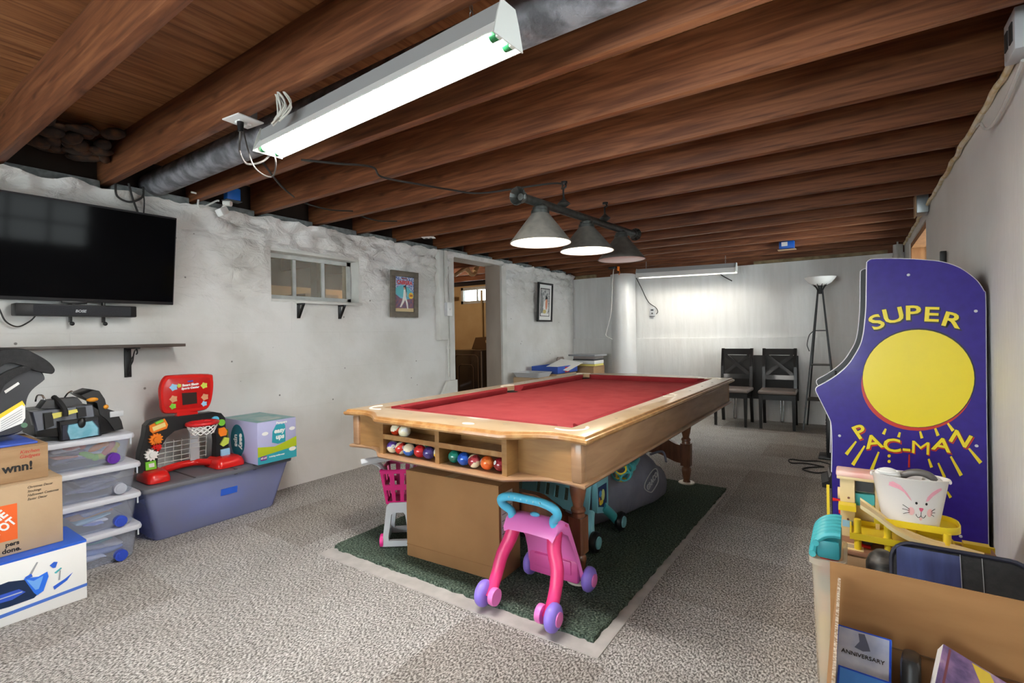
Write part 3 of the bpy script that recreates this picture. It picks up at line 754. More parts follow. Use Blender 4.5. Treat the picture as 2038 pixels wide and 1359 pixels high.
# pockets: ivory rim and liner
for sx in (-1, 1):
    for sy in (-1, 0, 1):
        c = V((sx * (ix - .004), sy * (iy - .004), 0)); ang = math.atan2(sy, sx) if sy else (0 if sx > 0 else PI)
        r = .058; span = 84 if sy else 80
        b = MB(); prof = []
        for k in range(15):
            a_ = ang + R(-span + 2 * span * k / 14); u_ = V((math.cos(a_), math.sin(a_), 0))
            prof.append([c + u_ * (r - .002) + V((0, 0, ZT - .055)), c + u_ * (r - .002) + V((0, 0, ZT + .001)), c + u_ * (r + .008) + V((0, 0, ZT + .004)), c + u_ * (r + .013) + V((0, 0, ZT + .0012)), c + u_ * (r + .013) + V((0, 0, ZT - .003))])
        b.loft(prof, caps=True); pk = b.build('pocket', m_ivory, tb)
        b = MB(); b.prism(circ(c.x, c.y, r - .004, None, 20), ZT - .0395, ZT - .038); b.build('pocket_hole', m_ink, pk, smooth=0)
# apron: side boards, swept corner boards, open ball cupboard in the proud middle
Z0 = .597
b = MB()
ao = OUT(.03); yF = -(HL - .03) - .078; k0 = 8; xc = .36
def apron_wall(idx, th=.018):
    for i, j in idx:
        p, q = V((*ao[i], 0)), V((*ao[j], 0)); nrm = V((-(q - p).y, (q - p).x, 0)).normalized() * th
        b.loft([[p + V((0, 0, Z0)), q + V((0, 0, Z0)), q + nrm + V((0, 0, Z0)), p + nrm + V((0, 0, Z0))], [p + V((0, 0, ZT - .03)), q + V((0, 0, ZT - .03)), q + nrm + V((0, 0, ZT - .03)), p + nrm + V((0, 0, ZT - .03))]])
N_ = len(ao)
half = N_ // 2
apron_wall([(half - 1, half)]); b.build('side_apron', m_oak, tb, smooth=0)
b = MB(); apron_wall([(N_ - 1, 0)]); b.build('side_apron', m_oak, tb, smooth=0)
for sx in (-1, 1): b = MB(); b.bx(sx * .366, sx * (HW - .05), -HL + .034, -HL + .052, Z0, ZT - .03); b.build('corner_apron', m_oakfront, tb, smooth=0)
b = MB(); apron_wall([(i, i + 1) for i in range(half, N_ - 1)]); b.build('end_apron', m_oakfront, tb, smooth=50)
for sx in (-1, 1): b = MB(); b.bx(sx * (HW - .078), sx * (HW - .029), -HL + .022, -HL + .07, Z0, ZT - .03, bev=.012); b.build('corner_post', m_oak, tb)
b = MB(); yf = -HL - .045; yb = -HL + .10
for x in (-.357, .357): b.bx(x - .012, x + .012, yf, yb, Z0, ZT - .03)
b.bx(-.012, .012, yf, yb, Z0, ZT - .03); b.bx(-.357, .357, yb, yb + .012, Z0, ZT - .03)
cub = b.build('ball_cupboard', m_oakfront, tb, smooth=0)
b = MB(); b.bx(-.346, -.012, yf + .004, yb, .672, .682); b.bx(.012, .346, yf + .004, yb, .672, .682)
b.bx(-.346, -.012, yf, yf + .012, .672, .694); b.bx(.012, .346, yf, yf + .012, .672, .694); b.build('shelf', m_oakedge, cub, smooth=0)
# moulded bottom edge following the same plan
b = MB(); bo = [OUT(o_) for o_ in (.034, .016, .012, .018, .034)]; zz = (Z0 + .004, Z0 + .002, Z0 - .006, Z0 - .014, Z0 - .016)
b.loft([[V((x, y, z)) for x, y in r_] for r_, z in zip(bo, zz)]); b.build('base_moulding', m_oak, tb, smooth=50)
# turned legs in pairs, joined by a scalloped cross board
for sy in (-1, 1):
    yl = sy * .876
    for sx in (-1, 1):
        xl = sx * .43
        b = MB(); h = .036
        b.box((xl, yl, .565), (.085, .085, .06), bev=.004)
        lath = lambda pr: b.lathe([(r_ * .64, z) for r_, z in pr], (xl, yl, 0), 24)
        lath([(.05, .535), (.052, .528), (.04, .515), (.036, .505), (.046, .49), (.058, .455), (.060, .435), (.048, .395), (.038, .37), (.036, .36), (.052, .35), (.054, .34), (.045, .332), (.05, .31)])
        b.prism([(-h, -h + .008), (-h + .008, -h), (h - .008, -h), (h, -h + .008), (h, h - .008), (h - .008, h), (-h + .008, h), (-h, h - .008)], .15, .315, T((xl, yl, 0)))
        lath([(.05, .155), (.038, .148), (.036, .142), (.052, .13), (.055, .115), (.045, .075), (.035, .04), (.04, .034), (.042, .028), (.03, .024)])
        lg = b.build('leg', m_walnut, tb, smooth=35)
        b = MB(); b.lathe([(.058, .0186), (.06, .022), (.056, .026), (.02, .028), (.014, .03), (.012, .034)], (xl, yl, 0), 20); b.build('levelling_foot', m_ivory, lg)
    b = MB(); pr = []
    for k in range(25):
        x = -.395 + .79 * k / 24; e = min(1.0, (.395 - abs(x)) / .2); pr.append((x, .30 + .075 * math.sin(e * PI / 2) ** 2))
    lo_ = []
    for k in range(25):
        x = .395 - .79 * k / 24; e = min(1.0, (.395 - abs(x)) / .2); lo_.append((x, .165 + .055 * math.sin(e * PI / 2) ** 2 - .0))
    b.prism(pr + lo_, -.02, .02, T((0, yl + (.012 if sy < 0 else 0), 0)) @ XZ); b.build('cross_board', m_walnut, tb, smooth=30)
# ---- balls standing in the cupboard
MT = T(TC) @ Matrix.Rotation(TR, 4, 'Z')
def ball(x, y, z, col, stripe, num, lab, rot):
    p = MT @ V((x, y, z + .0292))
    t = thing('pool_ball', lab, 'ball', p, 0, 'pool balls in the table cupboard')
    b = MB(); b.sph((0, 0, 0), .0286, 40); m = mat('ball_' + num, col, .08, coat=.6, col2=tuple(min(255, int(c * 1.25 + 26)) for c in col), ns=38, lo=.5, hi=.62)
    bm = b.bm
    Rm_ = Matrix.Rotation(rot, 3, 'Z') @ Matrix.Rotation(.7, 3, 'X')
    if stripe:
        for f in bm.faces:
            if abs((Rm_.inverted() @ f.calc_center_median()).z) > .015: f.material_index = 1
    b.build('ball_body', [m, mat('ball_cream_' + num, (236, 226, 196), .08, coat=.6)], t)
    if num:
        dr = (Matrix.Rotation(rot * .3, 3, 'Z') @ V((-.25, -.85, .38))).normalized()
        if stripe: dr = (dr + V((.2, 0, -.1))).normalized()
        b = MB(); pts = []
        q = dr.orthogonal().normalized(); w = dr.cross(q)
        ct = b.bm.verts.new(dr * .0292); rg = [b.bm.verts.new((dr * .0277 + (q * math.cos(2 * PI * k / 14) + w * math.sin(2 * PI * k / 14)) * .0088).normalized() * .0289) for k in range(14)]
        for k in range(14): b.bm.faces.new((ct, rg[k], rg[(k + 1) % 14]))
        b.build('number_spot', m_paper, t, smooth=0)
        xd = V((0, 0, 1)).cross(dr).normalized()
        text('number', num, .0105, frame(dr * .0293, xd, dr.cross(xd)), m_ink, t, ext=.0001)
    return t
z1, z2 = Z0 + .0048, .6828
yb_ = yf + .035
BL = [(-.302, yb_ + .01, z2, (196, 60, 30), True, '', 'red and yellow striped pool ball on the upper shelf'), (-.236, yb_, z2, (240, 230, 196), False, '', 'plain cream cue ball on the upper shelf'),
      (-.318, yb_, z1, (84, 62, 140), True, '12', 'purple striped ball leftmost in the lower left compartment'), (-.262, yb_, z1, (206, 50, 44), True, '11', 'red and white striped ball second in the lower left compartment'),
      (-.204, yb_ - .004, z1, (40, 100, 190), True, '10', 'blue and white striped ball third in the lower left compartment'), (-.140, yb_ + .002, z1, (190, 34, 40), False, '3', 'solid red ball fourth in the lower left compartment'),
      (-.082, yb_, z1, (58, 50, 110), False, '4', 'dark violet ball fifth in the lower left compartment'), (-.040, yb_ + .025, z1, (236, 176, 40), True, '9', 'yellow striped ball behind the middle divider'),
      (.060, yb_ + .01, z1, (20, 110, 92), False, '6', 'green ball leftmost in the lower right compartment'), (.122, yb_, z1, (30, 76, 170), False, '2', 'blue ball second in the lower right compartment'),
      (.182, yb_ - .004, z1, (140, 40, 50), True, '15', 'maroon and cream striped ball in the lower right compartment'), (.246, yb_, z1, (226, 100, 40), False, '5', 'orange marbled ball in the lower right compartment'),
      (.308, yb_ + .006, z1, (126, 28, 38), False, '7', 'dark maroon ball rightmost in the lower right compartment'),
      (-.27, yb_ + .062, z1, (26, 84, 74), False, '', 'dark green ball in the back row of the lower left compartment'), (-.175, yb_ + .062, z1, (40, 130, 110), True, '14', 'green striped ball in the back row of the lower left compartment')]
for i, a_ in enumerate(BL): ball(*a_, rot=i * 1.7)
# ================================================================== LEFT WALL: SCREEN, SOUNDBAR, SHELVES, PICTURES
m_screen = mat('screen_glass', (6, 6, 8), .07, spec=.04)
ptb, ptt = V((-3.609, 1.397, 1.376)), V((-3.536, 1.397, 1.925))
upv = (ptt - ptb).normalized(); Wt = .985
Mt = frame((ptb + ptt) / 2 + V((0, -Wt / 2, 0)), (0, 1, 0), upv)
t = thing('television', 'large black flat screen television tilted forward on the left wall', 'television', Mt.translation)
Ml = Mt.copy(); Ml.translation = V((0, 0, 0)); Ht = (ptt - ptb).length
b = MB(); b.box((0, 0, -.012), (Wt, Ht, .03), bev=.004, M=Ml); b.box((0, -.03, -.035), (Wt * .6, Ht * .6, .03), bev=.008, M=Ml); b.build('bezel', mat('tv_bezel', (34, 34, 37), .4), t)
b = MB(); b.box((0, .004, .0037), (Wt - .014, Ht - .03, .0006), M=Ml); b.build('screen', m_screen, t, smooth=0)
b = MB(); b.box((0, -Ht / 2 - .004, 0), (.11, .014, .012), bev=.002, M=Ml); lp = b.build('logo_bar', m_black, t)
b = MB()
b.box((0, 0, -.048), (.3, .34, .02), M=Ml); b.box((0, .02, -.075), (.06, .1, .05), M=Ml); b.box((0, -.1, -.055), (.05, .05, .05), M=Ml)
b.build('wall_mount', m_blackm, t, smooth=0)
# soundbar
y0, y1, z0, z1 = .655, 1.185, 1.292, 1.358
t = thing('soundbar', 'long black soundbar fixed to the wall below the television', 'soundbar', (XL + .06, (y0 + y1) / 2, (z0 + z1) / 2))
L = y1 - y0
b = MB(); b.box((0, 0, 0), (.085, L, z1 - z0), bev=.006); b.build('cabinet', m_black, t)
b = MB(); b.box((.0432, .02, 0), (.0015, L - .1, z1 - z0 - .012)); b.build('grille', mat('speaker_cloth', (32, 33, 38), .8, col2=(40, 41, 46), ns=160), t, smooth=0)
text('logo', 'BOSE', .02, frame((.0447, .0, -.004), (0, 1, 0), (0, 0, 1)), m_lgrey, t, bold=.0006, shear=.2)
for yy in (-.03, .12):
    b = MB(); b.box((-.02, yy, 0), (.03, .012, .13), bev=.003); b.sph((-.012, yy + .006, -.072), .012, 10); b.build('mount_bracket', m_blackm, t)
b = MB(); b.tube(smooth_path([onx(70, 629, XL + .05), onx(58, 640, XL + .04), onx(35, 650, XL + .03), onx(12, 640, XL + .03), onx(0, 618, XL + .03), onx(-12, 590, XL + .03)], 7), .004, 6)
tag(b.build('black_cable', m_cable), 'thin black cord drooping from the left end of the soundbar', 'cord')
# long dark shelf with ornate bracket
y0, y1, zs = -.12, 1.405, 1.128
t = thing('wall_shelf', 'long dark wall shelf below the soundbar on iron brackets', 'shelf', (XL, 0, zs))
b = MB(); b.bx(.006, .21, y0, y1, -.018, 0, bev=.002); b.build('board', mat('dark_shelf', (62, 54, 50), .5, col2=(78, 68, 62), ns=6, st=(8, 1, 8)), t)
def scroll_bracket(y):
    b = MB(); b.bx(.004, .012, y - .018, y + .018, -.20, -.018, bev=.002); b.bx(.004, .17, y - .012, y + .012, -.026, -.018)
    b.tube(smooth_path([(.012, y, -.19), (.05, y, -.13), (.085, y, -.10), (.10, y, -.065), (.12, y, -.04), (.15, y, -.03), (.158, y, -.05), (.142, y, -.058)], 6), .004, 6)
    b.tube(smooth_path([(.045, y, -.14), (.07, y, -.085), (.10, y, -.07)], 5), .003, 6)
    b.sph((.014, y, -.185), .006, 8); b.sph((.014, y, -.04), .006, 8)
    return b.build('bracket', m_blackm, t)
scroll_bracket(1.165); scroll_bracket(.53)
# small ledge below the inner window on two brackets
t = thing('window_ledge', 'narrow ledge on two black angle brackets under the inner window', 'shelf', (XL, 0, 1.438))
b = MB(); b.bx(.012, .085, 2.27, 2.84, -.012, .004, bev=.002); b.build('board', m_trimw, t)
for y in (2.30, 2.685):
    b = MB(); b.bx(.012, .022, y - .012, y + .012, -.13, -.012); b.bx(.012, .09, y - .012, y + .012, -.024, -.012)
    b.loft([[V((.014, y + s, -.125)) for s in ()] or [V((.012, y - .010, -.13)), V((.012, y + .010, -.13)), V((.024, y + .010, -.128)), V((.024, y - .010, -.128))], [V((.078, y - .010, -.024)), V((.078, y + .010, -.024)), V((.09, y + .010, -.024)), V((.09, y - .010, -.024))]])
    b.build('bracket', m_blackm, t, smooth=0)

def framed(name, lab, y0, y1, z0, z1, fw_, mfr, mat_w=0, mmat=None, depth=.025, tilt=.03):
    """picture hanging on the left wall; returns thing and a matrix for flat print pieces in its YZ plane"""
    c = V((XL + .035, (y0 + y1) / 2, z0))
    t = thing(name, lab, 'picture', c); W, H = y1 - y0, z1 - z0
    M = Matrix.Rotation(tilt, 4, 'Y') @ T((.02, 0, H / 2)) @ YZ
    b = MB()
    b.bx(-W / 2, W / 2, H / 2 - fw_, H / 2, -depth / 2, depth / 2, .002, M); b.bx(-W / 2, W / 2, -H / 2, -H / 2 + fw_, -depth / 2, depth / 2, .002, M)
    b.bx(-W / 2, -W / 2 + fw_, -H / 2 + fw_, H / 2 - fw_, -depth / 2, depth / 2, .002, M); b.bx(W / 2 - fw_, W / 2, -H / 2 + fw_, H / 2 - fw_, -depth / 2, depth / 2, .002, M)
    b.build('frame', mfr, t)
    if mat_w:
        b = MB(); b.bx(-W / 2 + fw_, W / 2 - fw_, -H / 2 + fw_, H / 2 - fw_, -.006, -.002, 0, M); b.build('mount_card', mmat, t, smooth=0)
    return t, M, W, H
def flat(M, pts, z, m, name='shape'):
    b = MB(); b.prism(pts, z, z + .0006, M); return b.build(name, m, None, smooth=0)
m_wood_fr = mat('weathered_frame', (96, 90, 80), .7, col2=(112, 104, 92), ns=14, st=(1, 1, 3))
t, M, W, H = framed('framed_picture', 'grey framed baseball comic cover poster left of the doorway', 3.222, 3.575, 1.335, 1.782, .052, m_wood_fr, 1, mat('poster_backing', (36, 34, 32), .6))
w2, h2 = W / 2 - .055, H / 2 - .055
pz = -.0015; P = []
P.append(flat(M, [(-w2, -h2), (w2, -h2), (w2, h2), (-w2, h2)], pz, mat('print_sky', (88, 168, 200), .5, col2=(136, 196, 206), ns=9)))
P.append(flat(M, [(-w2, -h2), (w2, -h2), (w2, -h2 + .035), (-w2, -h2 + .03)], pz + .0007, mat('print_sand', (206, 184, 138), .6)))
P.append(flat(M, [(-w2, -h2 + .03), (w2, -h2 + .035), (w2, -.03), (.03, -.05), (-.05, -.04), (-w2, .0)], pz + .0007, mat('print_stand', (88, 84, 118), .6, col2=(150, 96, 100), ns=40)))
P.append(flat(M, [(-w2, .05), (-.02, .10), (w2, .02), (w2, h2), (-w2, h2)], pz + .0007, mat('print_crowd', (196, 206, 224), .6, col2=(80, 110, 180), ns=70, lo=.45, hi=.55)))
P.append(flat(M, circ(-.02, .03, .10, .055, 20), pz + .0009, mat('print_aqua', (92, 184, 196), .5)))
m_pw = mat('print_uniform', (236, 234, 228), .6)
for q in ([(-.012, .045), (.012, .05), (.02, -.035), (-.02, -.035)], [(-.022, -.03), (.018, -.03), (-.002, -.07), (-.045, -.128), (-.062, -.125), (-.03, -.065)], [(-.004, -.03), (.02, -.03), (.042, -.08), (.05, -.14), (.036, -.142), (.02, -.08)], [(.008, .045), (.03, .02), (.036, -.02), (.024, -.02), (.014, .012)]):
    P.append(flat(M, q, pz + .0014, m_pw))
P.append(flat(M, circ(-.002, .062, .013, .016, 12), pz + .0014, m_skin)); P.append(flat(M, [(-.018, .068), (.014, .066), (.012, .084), (-.010, .084)], pz + .0016, mat('print_cap', (30, 36, 70), .6)))
P.append(flat(M, [(.006, .084), (.014, .10), (.018, .098), (.03, -.02), (.024, -.024)], pz + .0015, m_ink))
P.append(flat(M, [(.085 + (.036 if k % 2 else .026) * math.cos(2 * PI * k / 24), -.01 + (.036 if k % 2 else .026) * math.sin(2 * PI * k / 24)) for k in range(24)], pz + .0014, mat('print_burst', (244, 206, 60), .6)))
pr = join(P, 'poster_print'); pr.parent = t
text('title_lettering', 'CABRERA', .052, M @ T((0, .112, pz + .0024)), mat('print_red', (206, 52, 30), .5), t, ext=.0003, sx=.88, bold=.0022)
text('title_lettering', 'MIGUEL', .022, M @ T((0, .152, pz + .0024)), mat('print_darkred', (130, 40, 40), .5), t, ext=.0003, bold=.001)
text('burst_lettering', '500', .03, M @ T((.085, -.01, pz + .0024)), mat('print_maroon', (150, 30, 30), .5), t, ext=.0003, bold=.001)
t, M, W, H = framed('framed_picture', 'thin black framed sports photograph right of the doorway', 5.868, 6.262, 1.322, 1.868, .024, m_blackm, 1, m_paper, .03, .05)
P = [flat(M, [(-W / 2 + .068, -H / 2 + .075), (W / 2 - .068, -H / 2 + .075), (W / 2 - .068, H / 2 - .075), (-W / 2 + .068, H / 2 - .075)], -.0016, mat('photo_edge', (52, 50, 50), .6)),
     flat(M, [(-W / 2 + .08, -H / 2 + .09), (W / 2 - .08, -H / 2 + .09), (W / 2 - .08, H / 2 - .088), (-W / 2 + .08, H / 2 - .088)], -.0009, mat('photo_grey', (198, 198, 196), .5, col2=(120, 122, 124), ns=30, lo=.45, hi=.62)),
     flat(M, [(-.11, -.15), (-.065, -.15), (-.065, .12), (-.10, .13)], -.0002, mat('photo_shade', (130, 134, 132), .6)),
     flat(M, circ(.02, -.07, .065, .10, 24), .0000, m_paper), flat(M, circ(.035, -.02, .028, .085, 18), .0008, mat('photo_skin', (222, 150, 120), .6)),
     flat(M, [(.0, .04), (.07, .05), (.06, .08), (.03, .10)], .0010, m_ink), flat(M, circ(-.01, -.13, .045, .028, 16), .0010, mat('photo_yellow', (208, 190, 120), .6)),
     flat(M, [(-.11, -.19), (.11, -.19), (.11, -.155), (-.11, -.155)], .0006, m_paper)]
pr = join(P, 'photo_print'); pr.parent = t

# white board, cables and switch box by the door casing; low white panel leaning below
t = thing('conduit_board', 'tall white board with cables and a switch box beside the doorway', 'board', (XL, 3.985, 0))
b = MB(); b.bx(-.01, .066, -.09, .035, 1.10, 2.06, bev=.003); b.build('backing_board', m_trimw, t)
for k in range(4):
    b = MB(); yy = -.015 + k * .012; b.tube(smooth_path([(.074, yy, 2.06), (.08, yy + .01 * math.sin(k * 2), 1.85), (.074, yy - .006, 1.66), (.078, yy + .008, 1.5), (.076, .0, 1.42)], 6), .006, 7)
    b.build('cable', m_trimw, t)
b = MB(); b.bx(.03, .105, -.02, .055, 1.36, 1.50, bev=.004); sb = b.build('switch_box', m_lgrey, t)
b = MB(); b.bx(.105, .11, -.02, .055, 1.358, 1.502, bev=.002); b.bx(.11, .12, .012, .024, 1.42, 1.44); b.build('switch_plate', m_paper, sb)
b = MB(); b.cyl((.03, .07, .7), (.03, .07, 1.36), .011, n=10); b.cyl((.03, .07, 1.0), (.03, .07, 1.03), .016, n=10); b.build('conduit', m_trimw, t)
b = MB(); b.prism([(3.80, .36), (4.17, .36), (4.17, .66), (4.02, .66)], .015, .045, YZ); tag(b.build('wall_panel', m_trimw, loc=(XL + .01, 0, 0), smooth=0), 'low white panel with a slanted end against the wall left of the doorway', 'panel')

# ================================================================== LEFT FLOOR: BINS AND BOXES
m_binclear = plasticclear('bin_clear', (240, 243, 250), .17)
m_binblue = plasticclear('bin_blue', (208, 214, 244), .30)
m_lidclear = mat('lid_milky', (206, 210, 220), .35)
m_lidgrey = mat('lid_grey', (94, 96, 104), .45)
def bin_(lab, xf, xb, y0, y1, z0, z1, mb, ml, taper=.02, wheel=None, name='storage_bin', group=None):
    t = thing(name, lab, 'bin', ((xf + xb) / 2, (y0 + y1) / 2, z0), 0, group)
    hx, hy, h = abs(xf - xb) / 2, (y1 - y0) / 2, z1 - z0
    rr = lambda o_, z: [V((x, y, z)) for x, y in rrect(-hx + o_, hx - o_, -hy + o_, hy - o_, .035, 4)]
    b = MB(); hh = h - .018
    b.loft([rr(taper + .012, .001), rr(taper + .004, .012), rr(.008, hh), rr(.010, hh), rr(taper + .008, .014)], caps=False)
    b.bm.faces.new([b.bm.verts.new(p) for p in rr(taper + .012, .001)])
    b.build('tub', mb, t, smooth=50)
    b = MB(); b.loft([rr(.004, hh - .012), rr(-.006, hh - .012), rr(-.008, hh), rr(-.004, hh + .012), rr(.004, hh + .015), rr(.02, h), rr(.03, h)]); ld = b.build('lid', ml, t, smooth=50)
    if wheel:
        b = MB(); yw = hy - .13 if hy > .2 else hy - .09
        b.cyl((hx - taper - .012, yw, .032), (hx - taper + .02, yw, .032), .028, n=24); b.cyl((hx - taper + .02, yw, .032), (hx - taper + .023, yw, .032), .018, n=20); b.build('wheel', wheel, t)
        b = MB(); b.box((hx - .006, yw + .075, hh - .025), (.008, .006, .04)); b.build('lid_latch', m_lidclear, t)
    return t
m_jum = mat('packed_clothes', (126, 146, 206), .9, col2=(190, 202, 230), ns=7, col3=(232, 234, 240), lo=.3, hi=.6)
m_jum2 = mat('packed_pale', (190, 206, 220), .9, col2=(140, 220, 214), ns=8, col3=(236, 238, 246), lo=.4, hi=.6)
m_jum3 = mat('packed_dark', (110, 122, 156), .9, col2=(136, 148, 184), ns=5)
def jumble(lab, x0, x1, y0, y1, z0, z1, cols, seed, name='packed_clothing'):
    """crumpled folded cloth: wavy overlapping folds of several colours in one heap"""
    random.seed(seed); b = MB(); n = 7
    ms = [mat('cloth_%d_%d' % (seed, k), c, .9) for k, c in enumerate(cols)]
    for k in range(n):
        b.mi = k % len(ms)
        zc = z0 + (z1 - z0) * (k + .5) / n; ya = y0 + random.uniform(0, .35) * (y1 - y0); yb = y1 - random.uniform(0, .35) * (y1 - y0); th = (z1 - z0) / n * random.uniform(1.2, 2.4)
        xf = x1 - random.uniform(0, .03); rows_ = []
        for i in range(15):
            y = ya + (yb - ya) * i / 14; e = min(1, min(i, 14 - i) / 2 + .25)
            z = zc + .022 * noise.noise(V((y * 7, k * 3.3, seed))); t_ = max(.004, th * e * (.8 + .6 * noise.noise(V((y * 9, k * 1.7, seed + 4)))))
            xq = xf + .016 * noise.noise(V((y * 11, k * 2.1, seed + 9)))
            z = min(max(z, z0 + t_ / 2), z1 - t_ / 2)
            rows_.append([V((x0, y, z - t_ / 2)), V((xq - t_ * .4, y, z - t_ / 2)), V((xq, y, z - t_ * .15)), V((xq, y, z + t_ * .2)), V((xq - t_ * .4, y, z + t_ / 2)), V((x0, y, z + t_ / 2))])
        b.loft(rows_)
    o = b.build(name, ms, smooth=80); o['kind'] = 'stuff'; o['label'] = lab; o['category'] = 'clothing'; return o
sx0, sx1 = -3.16, -3.60
w_blue = mat('wheel_blue', (44, 74, 190), .35); w_pur = mat('wheel_purple', (90, 36, 150), .35); w_clear = mat('wheel_clear', (176, 182, 196), .3)
bin_('clear storage bin with blue wheel at the bottom of the stack', sx0, sx1, .69, 1.055, .0, .178, m_binclear, m_lidclear, wheel=w_blue, group='stacked clear bins')
bin_('clear storage bin with blue wheel second from the floor in the stack', sx0, sx1, .69, 1.055, .179, .348, m_binclear, m_lidclear, wheel=w_blue, group='stacked clear bins')
bin_('clear storage bin with clear wheel third from the floor in the stack', sx0, sx1, .69, 1.055, .349, .508, m_binclear, m_lidclear, wheel=w_clear, group='stacked clear bins')
bin_('clear storage bin of bright toys with purple wheel, topmost of the stack', sx0 - .02, sx1, .66, 1.035, .509, .664, m_binclear, m_lidclear, wheel=w_pur, group='stacked clear bins')
jumble('pale teal and grey clothing packed in the bottom clear bin', -3.56, -3.205, .74, .99, .03, .135, ((206, 216, 236), (150, 214, 214), (120, 150, 210), (226, 228, 236)), 1)
jumble('blue and white clothing packed in the second clear bin', -3.56, -3.205, .74, .99, .21, .305, ((120, 140, 206), (230, 232, 238), (160, 206, 226), (226, 170, 150), (150, 160, 210)), 2)
jumble('dark clothing packed in the third clear bin', -3.56, -3.205, .74, .99, .38, .47, ((104, 112, 150), (92, 102, 140), (120, 126, 160)), 3)
jumble('dark cloth packed in the topmost clear bin', -3.56, -3.235, .71, .86, .54, .615, ((80, 86, 116), (110, 112, 138), (214, 206, 206), (206, 130, 110)), 8)
for (y, z, c, rz, l) in ((.90, .60, m_orange, .4, 'orange'), (.86, .565, m_green, -.5, 'lime green'), (.94, .572, mat('toy_coral', (240, 120, 96), .4), .9, 'coral'), (.80, .615, mat('toy_salmon', (224, 130, 110), .5), .1, 'salmon'), (.965, .56, m_yellow, 1.2, 'yellow'), (.91, .548, mat('toy_lime', (186, 214, 90), .4), -.2, 'pale lime')):
    b = MB(); b.sph((0, 0, 0), (.017, .042, .016), 14, Matrix.Rotation(rz, 4, 'X')); b.sph((.0, .036 * math.cos(rz), .036 * math.sin(rz)), .019, 12)
    tag(b.build('plastic_toy', c, loc=(-3.262, y, z)), l + ' plastic toy seen through the topmost clear bin', 'toy', 'toys in the clear bin')
text('bin_lettering', 'THE HUNGRY  LITTLE RUBBY', .03, frame((-3.1985, .745, .545), (0, 1, .0), (0, 0, 1)), m_paper) if False else None
# big blue bin with a hinged grey lid
t = bin_('wide blue storage bin with grey hinged lid along the left wall', -3.215, -3.64, 1.085, 1.955, 0, .335, m_binblue, m_lidgrey, taper=.075)
b = MB(); b.bx(-.212, .21, -.18, -.172, .3345, .338); b.bx(.20, .216, .05, .066, .3, .335); b.bx(.20, .216, .17, .186, .3, .335); b.bx(-.2, .21, .052, .058, .3345, .337); b.build('lid_hinge', m_dgrey, t, smooth=0)
b = MB(); b.box((.158, .03, .20), (.002, .10, .042), M=T((.155, 0, 0)) @ Matrix.Rotation(0.17, 4, 'Y') @ T((-.165, 0, 0))); tp = b.build('tape_label', m_blue, t, smooth=0); tp['label'] = 'blue tape label'
jumble('bundled white and blue linens packed in the wide blue bin', -3.55, -3.33, 1.17, 1.86, .03, .285, ((132, 148, 206), (160, 172, 220), (228, 232, 242), (112, 130, 200), (176, 168, 206)), 5, 'packed_linen')

def carton(name, lab, x0, x1, y0, y1, z0, h, m, flaps=True, tape=True, rz=0.0, cat='box'):
    t = thing(name, lab, cat, ((x0 + x1) / 2, (y0 + y1) / 2, z0), rz)
    hx, hy = abs(x1 - x0) / 2, abs(y1 - y0) / 2
    b = MB(); b.bx(-hx, hx, -hy, hy, .0005, h - .004, bev=.003); b.build('carton_body', m, t)
    b = MB(); b.bx(-hx, -.002, -hy, hy, h - .004, h, bev=.001); b.bx(.002, hx, -hy, hy, h - .004, h, bev=.001); b.build('top_flap', m, t)
    if tape:
        b = MB(); b.bx(-.025, .025, -hy - .0006, hy + .0006, h, h + .0006); b.build('packing_tape', mat('packing_tape', (190, 158, 112), .25), t, smooth=0)
    return t, hx, hy
FX = lambda x, y, z: frame((x, y, z), (0, 1, 0), (0, 0, 1))        # print on a face that looks towards +X
# white box with printed shovel picture
t, hx, hy = carton('product_box', 'white and blue printed box on the carpet below the stacked cartons', -3.145, -2.853, .12, .742, 0, .262, m_paper, tape=False)
b = MB(); b.bx(-hx + .0, hx, -hy, hy, .2622, .2626); b.bx(hx, hx + .0005, -hy, hy, .252, .262); b.build('blue_top_print', m_blue, t, smooth=0)
P = []; E = .0006
def fx(pts, z, m): P.append(flat(FX(hx + E, 0, 0), pts, z, m))
fx([(-.2, .025), (hy, .055), (hy, .068), (-.2, .04)], 0, mat('stripe_blue', (70, 110, 196), .4)); 
fx(smooth2 if False else [(-.20, .075), (-.10, .085), (.06, .075), (.135, .078), (.16, .10), (.13, .16), (.06, .178), (-.06, .165), (-.2, .15)], .0004, mat('print_navy', (18, 40, 74), .25))
fx([(.105, .172), (.15, .162), (.178, .172), (.182, .15), (.165, .095), (.145, .085), (.135, .10)], .0010, mat('print_bright_blue', (40, 110, 226), .3))
fx([(.112, .165), (.135, .150), (.165, .160), (.160, .14), (.150, .11), (.14, .11)], .0016, mat('print_light_blue', (110, 166, 236), .3))
fx([(-.2, .09), (-.02, .105), (.07, .10), (.11, .115), (.09, .135), (-.05, .132), (-.2, .118)], .0012, mat('print_mid_blue', (48, 84, 190), .3))
fx([(-.1, .112), (.1, .118), (.1, .122), (-.1, .116)], .0018, m_lgrey)
fx([(.118, .176), (.145, .225), (.150, .223), (.126, .172)], .0010, m_grey); fx([(.108, .176), (.128, .184), (.132, .170), (.112, .166)], .0014, m_blue)
fx([(.196, .10), (.236, .118), (.292 - .03, .135), (.272 - .03, .108), (.20, .085)], .0008, m_blue); fx([(.213, .12), (.218, .16), (.222, .16), (.219, .12)], .0006, m_grey); fx([(.20, .158), (.222, .172), (.226, .168), (.206, .152)], .0009, m_teal)
fx([(.186, .195), (.2, .205), (.212, .20), (.205, .178), (.196, .18)], .0008, m_blue)
o = join(P, 'product_print'); o.parent = t
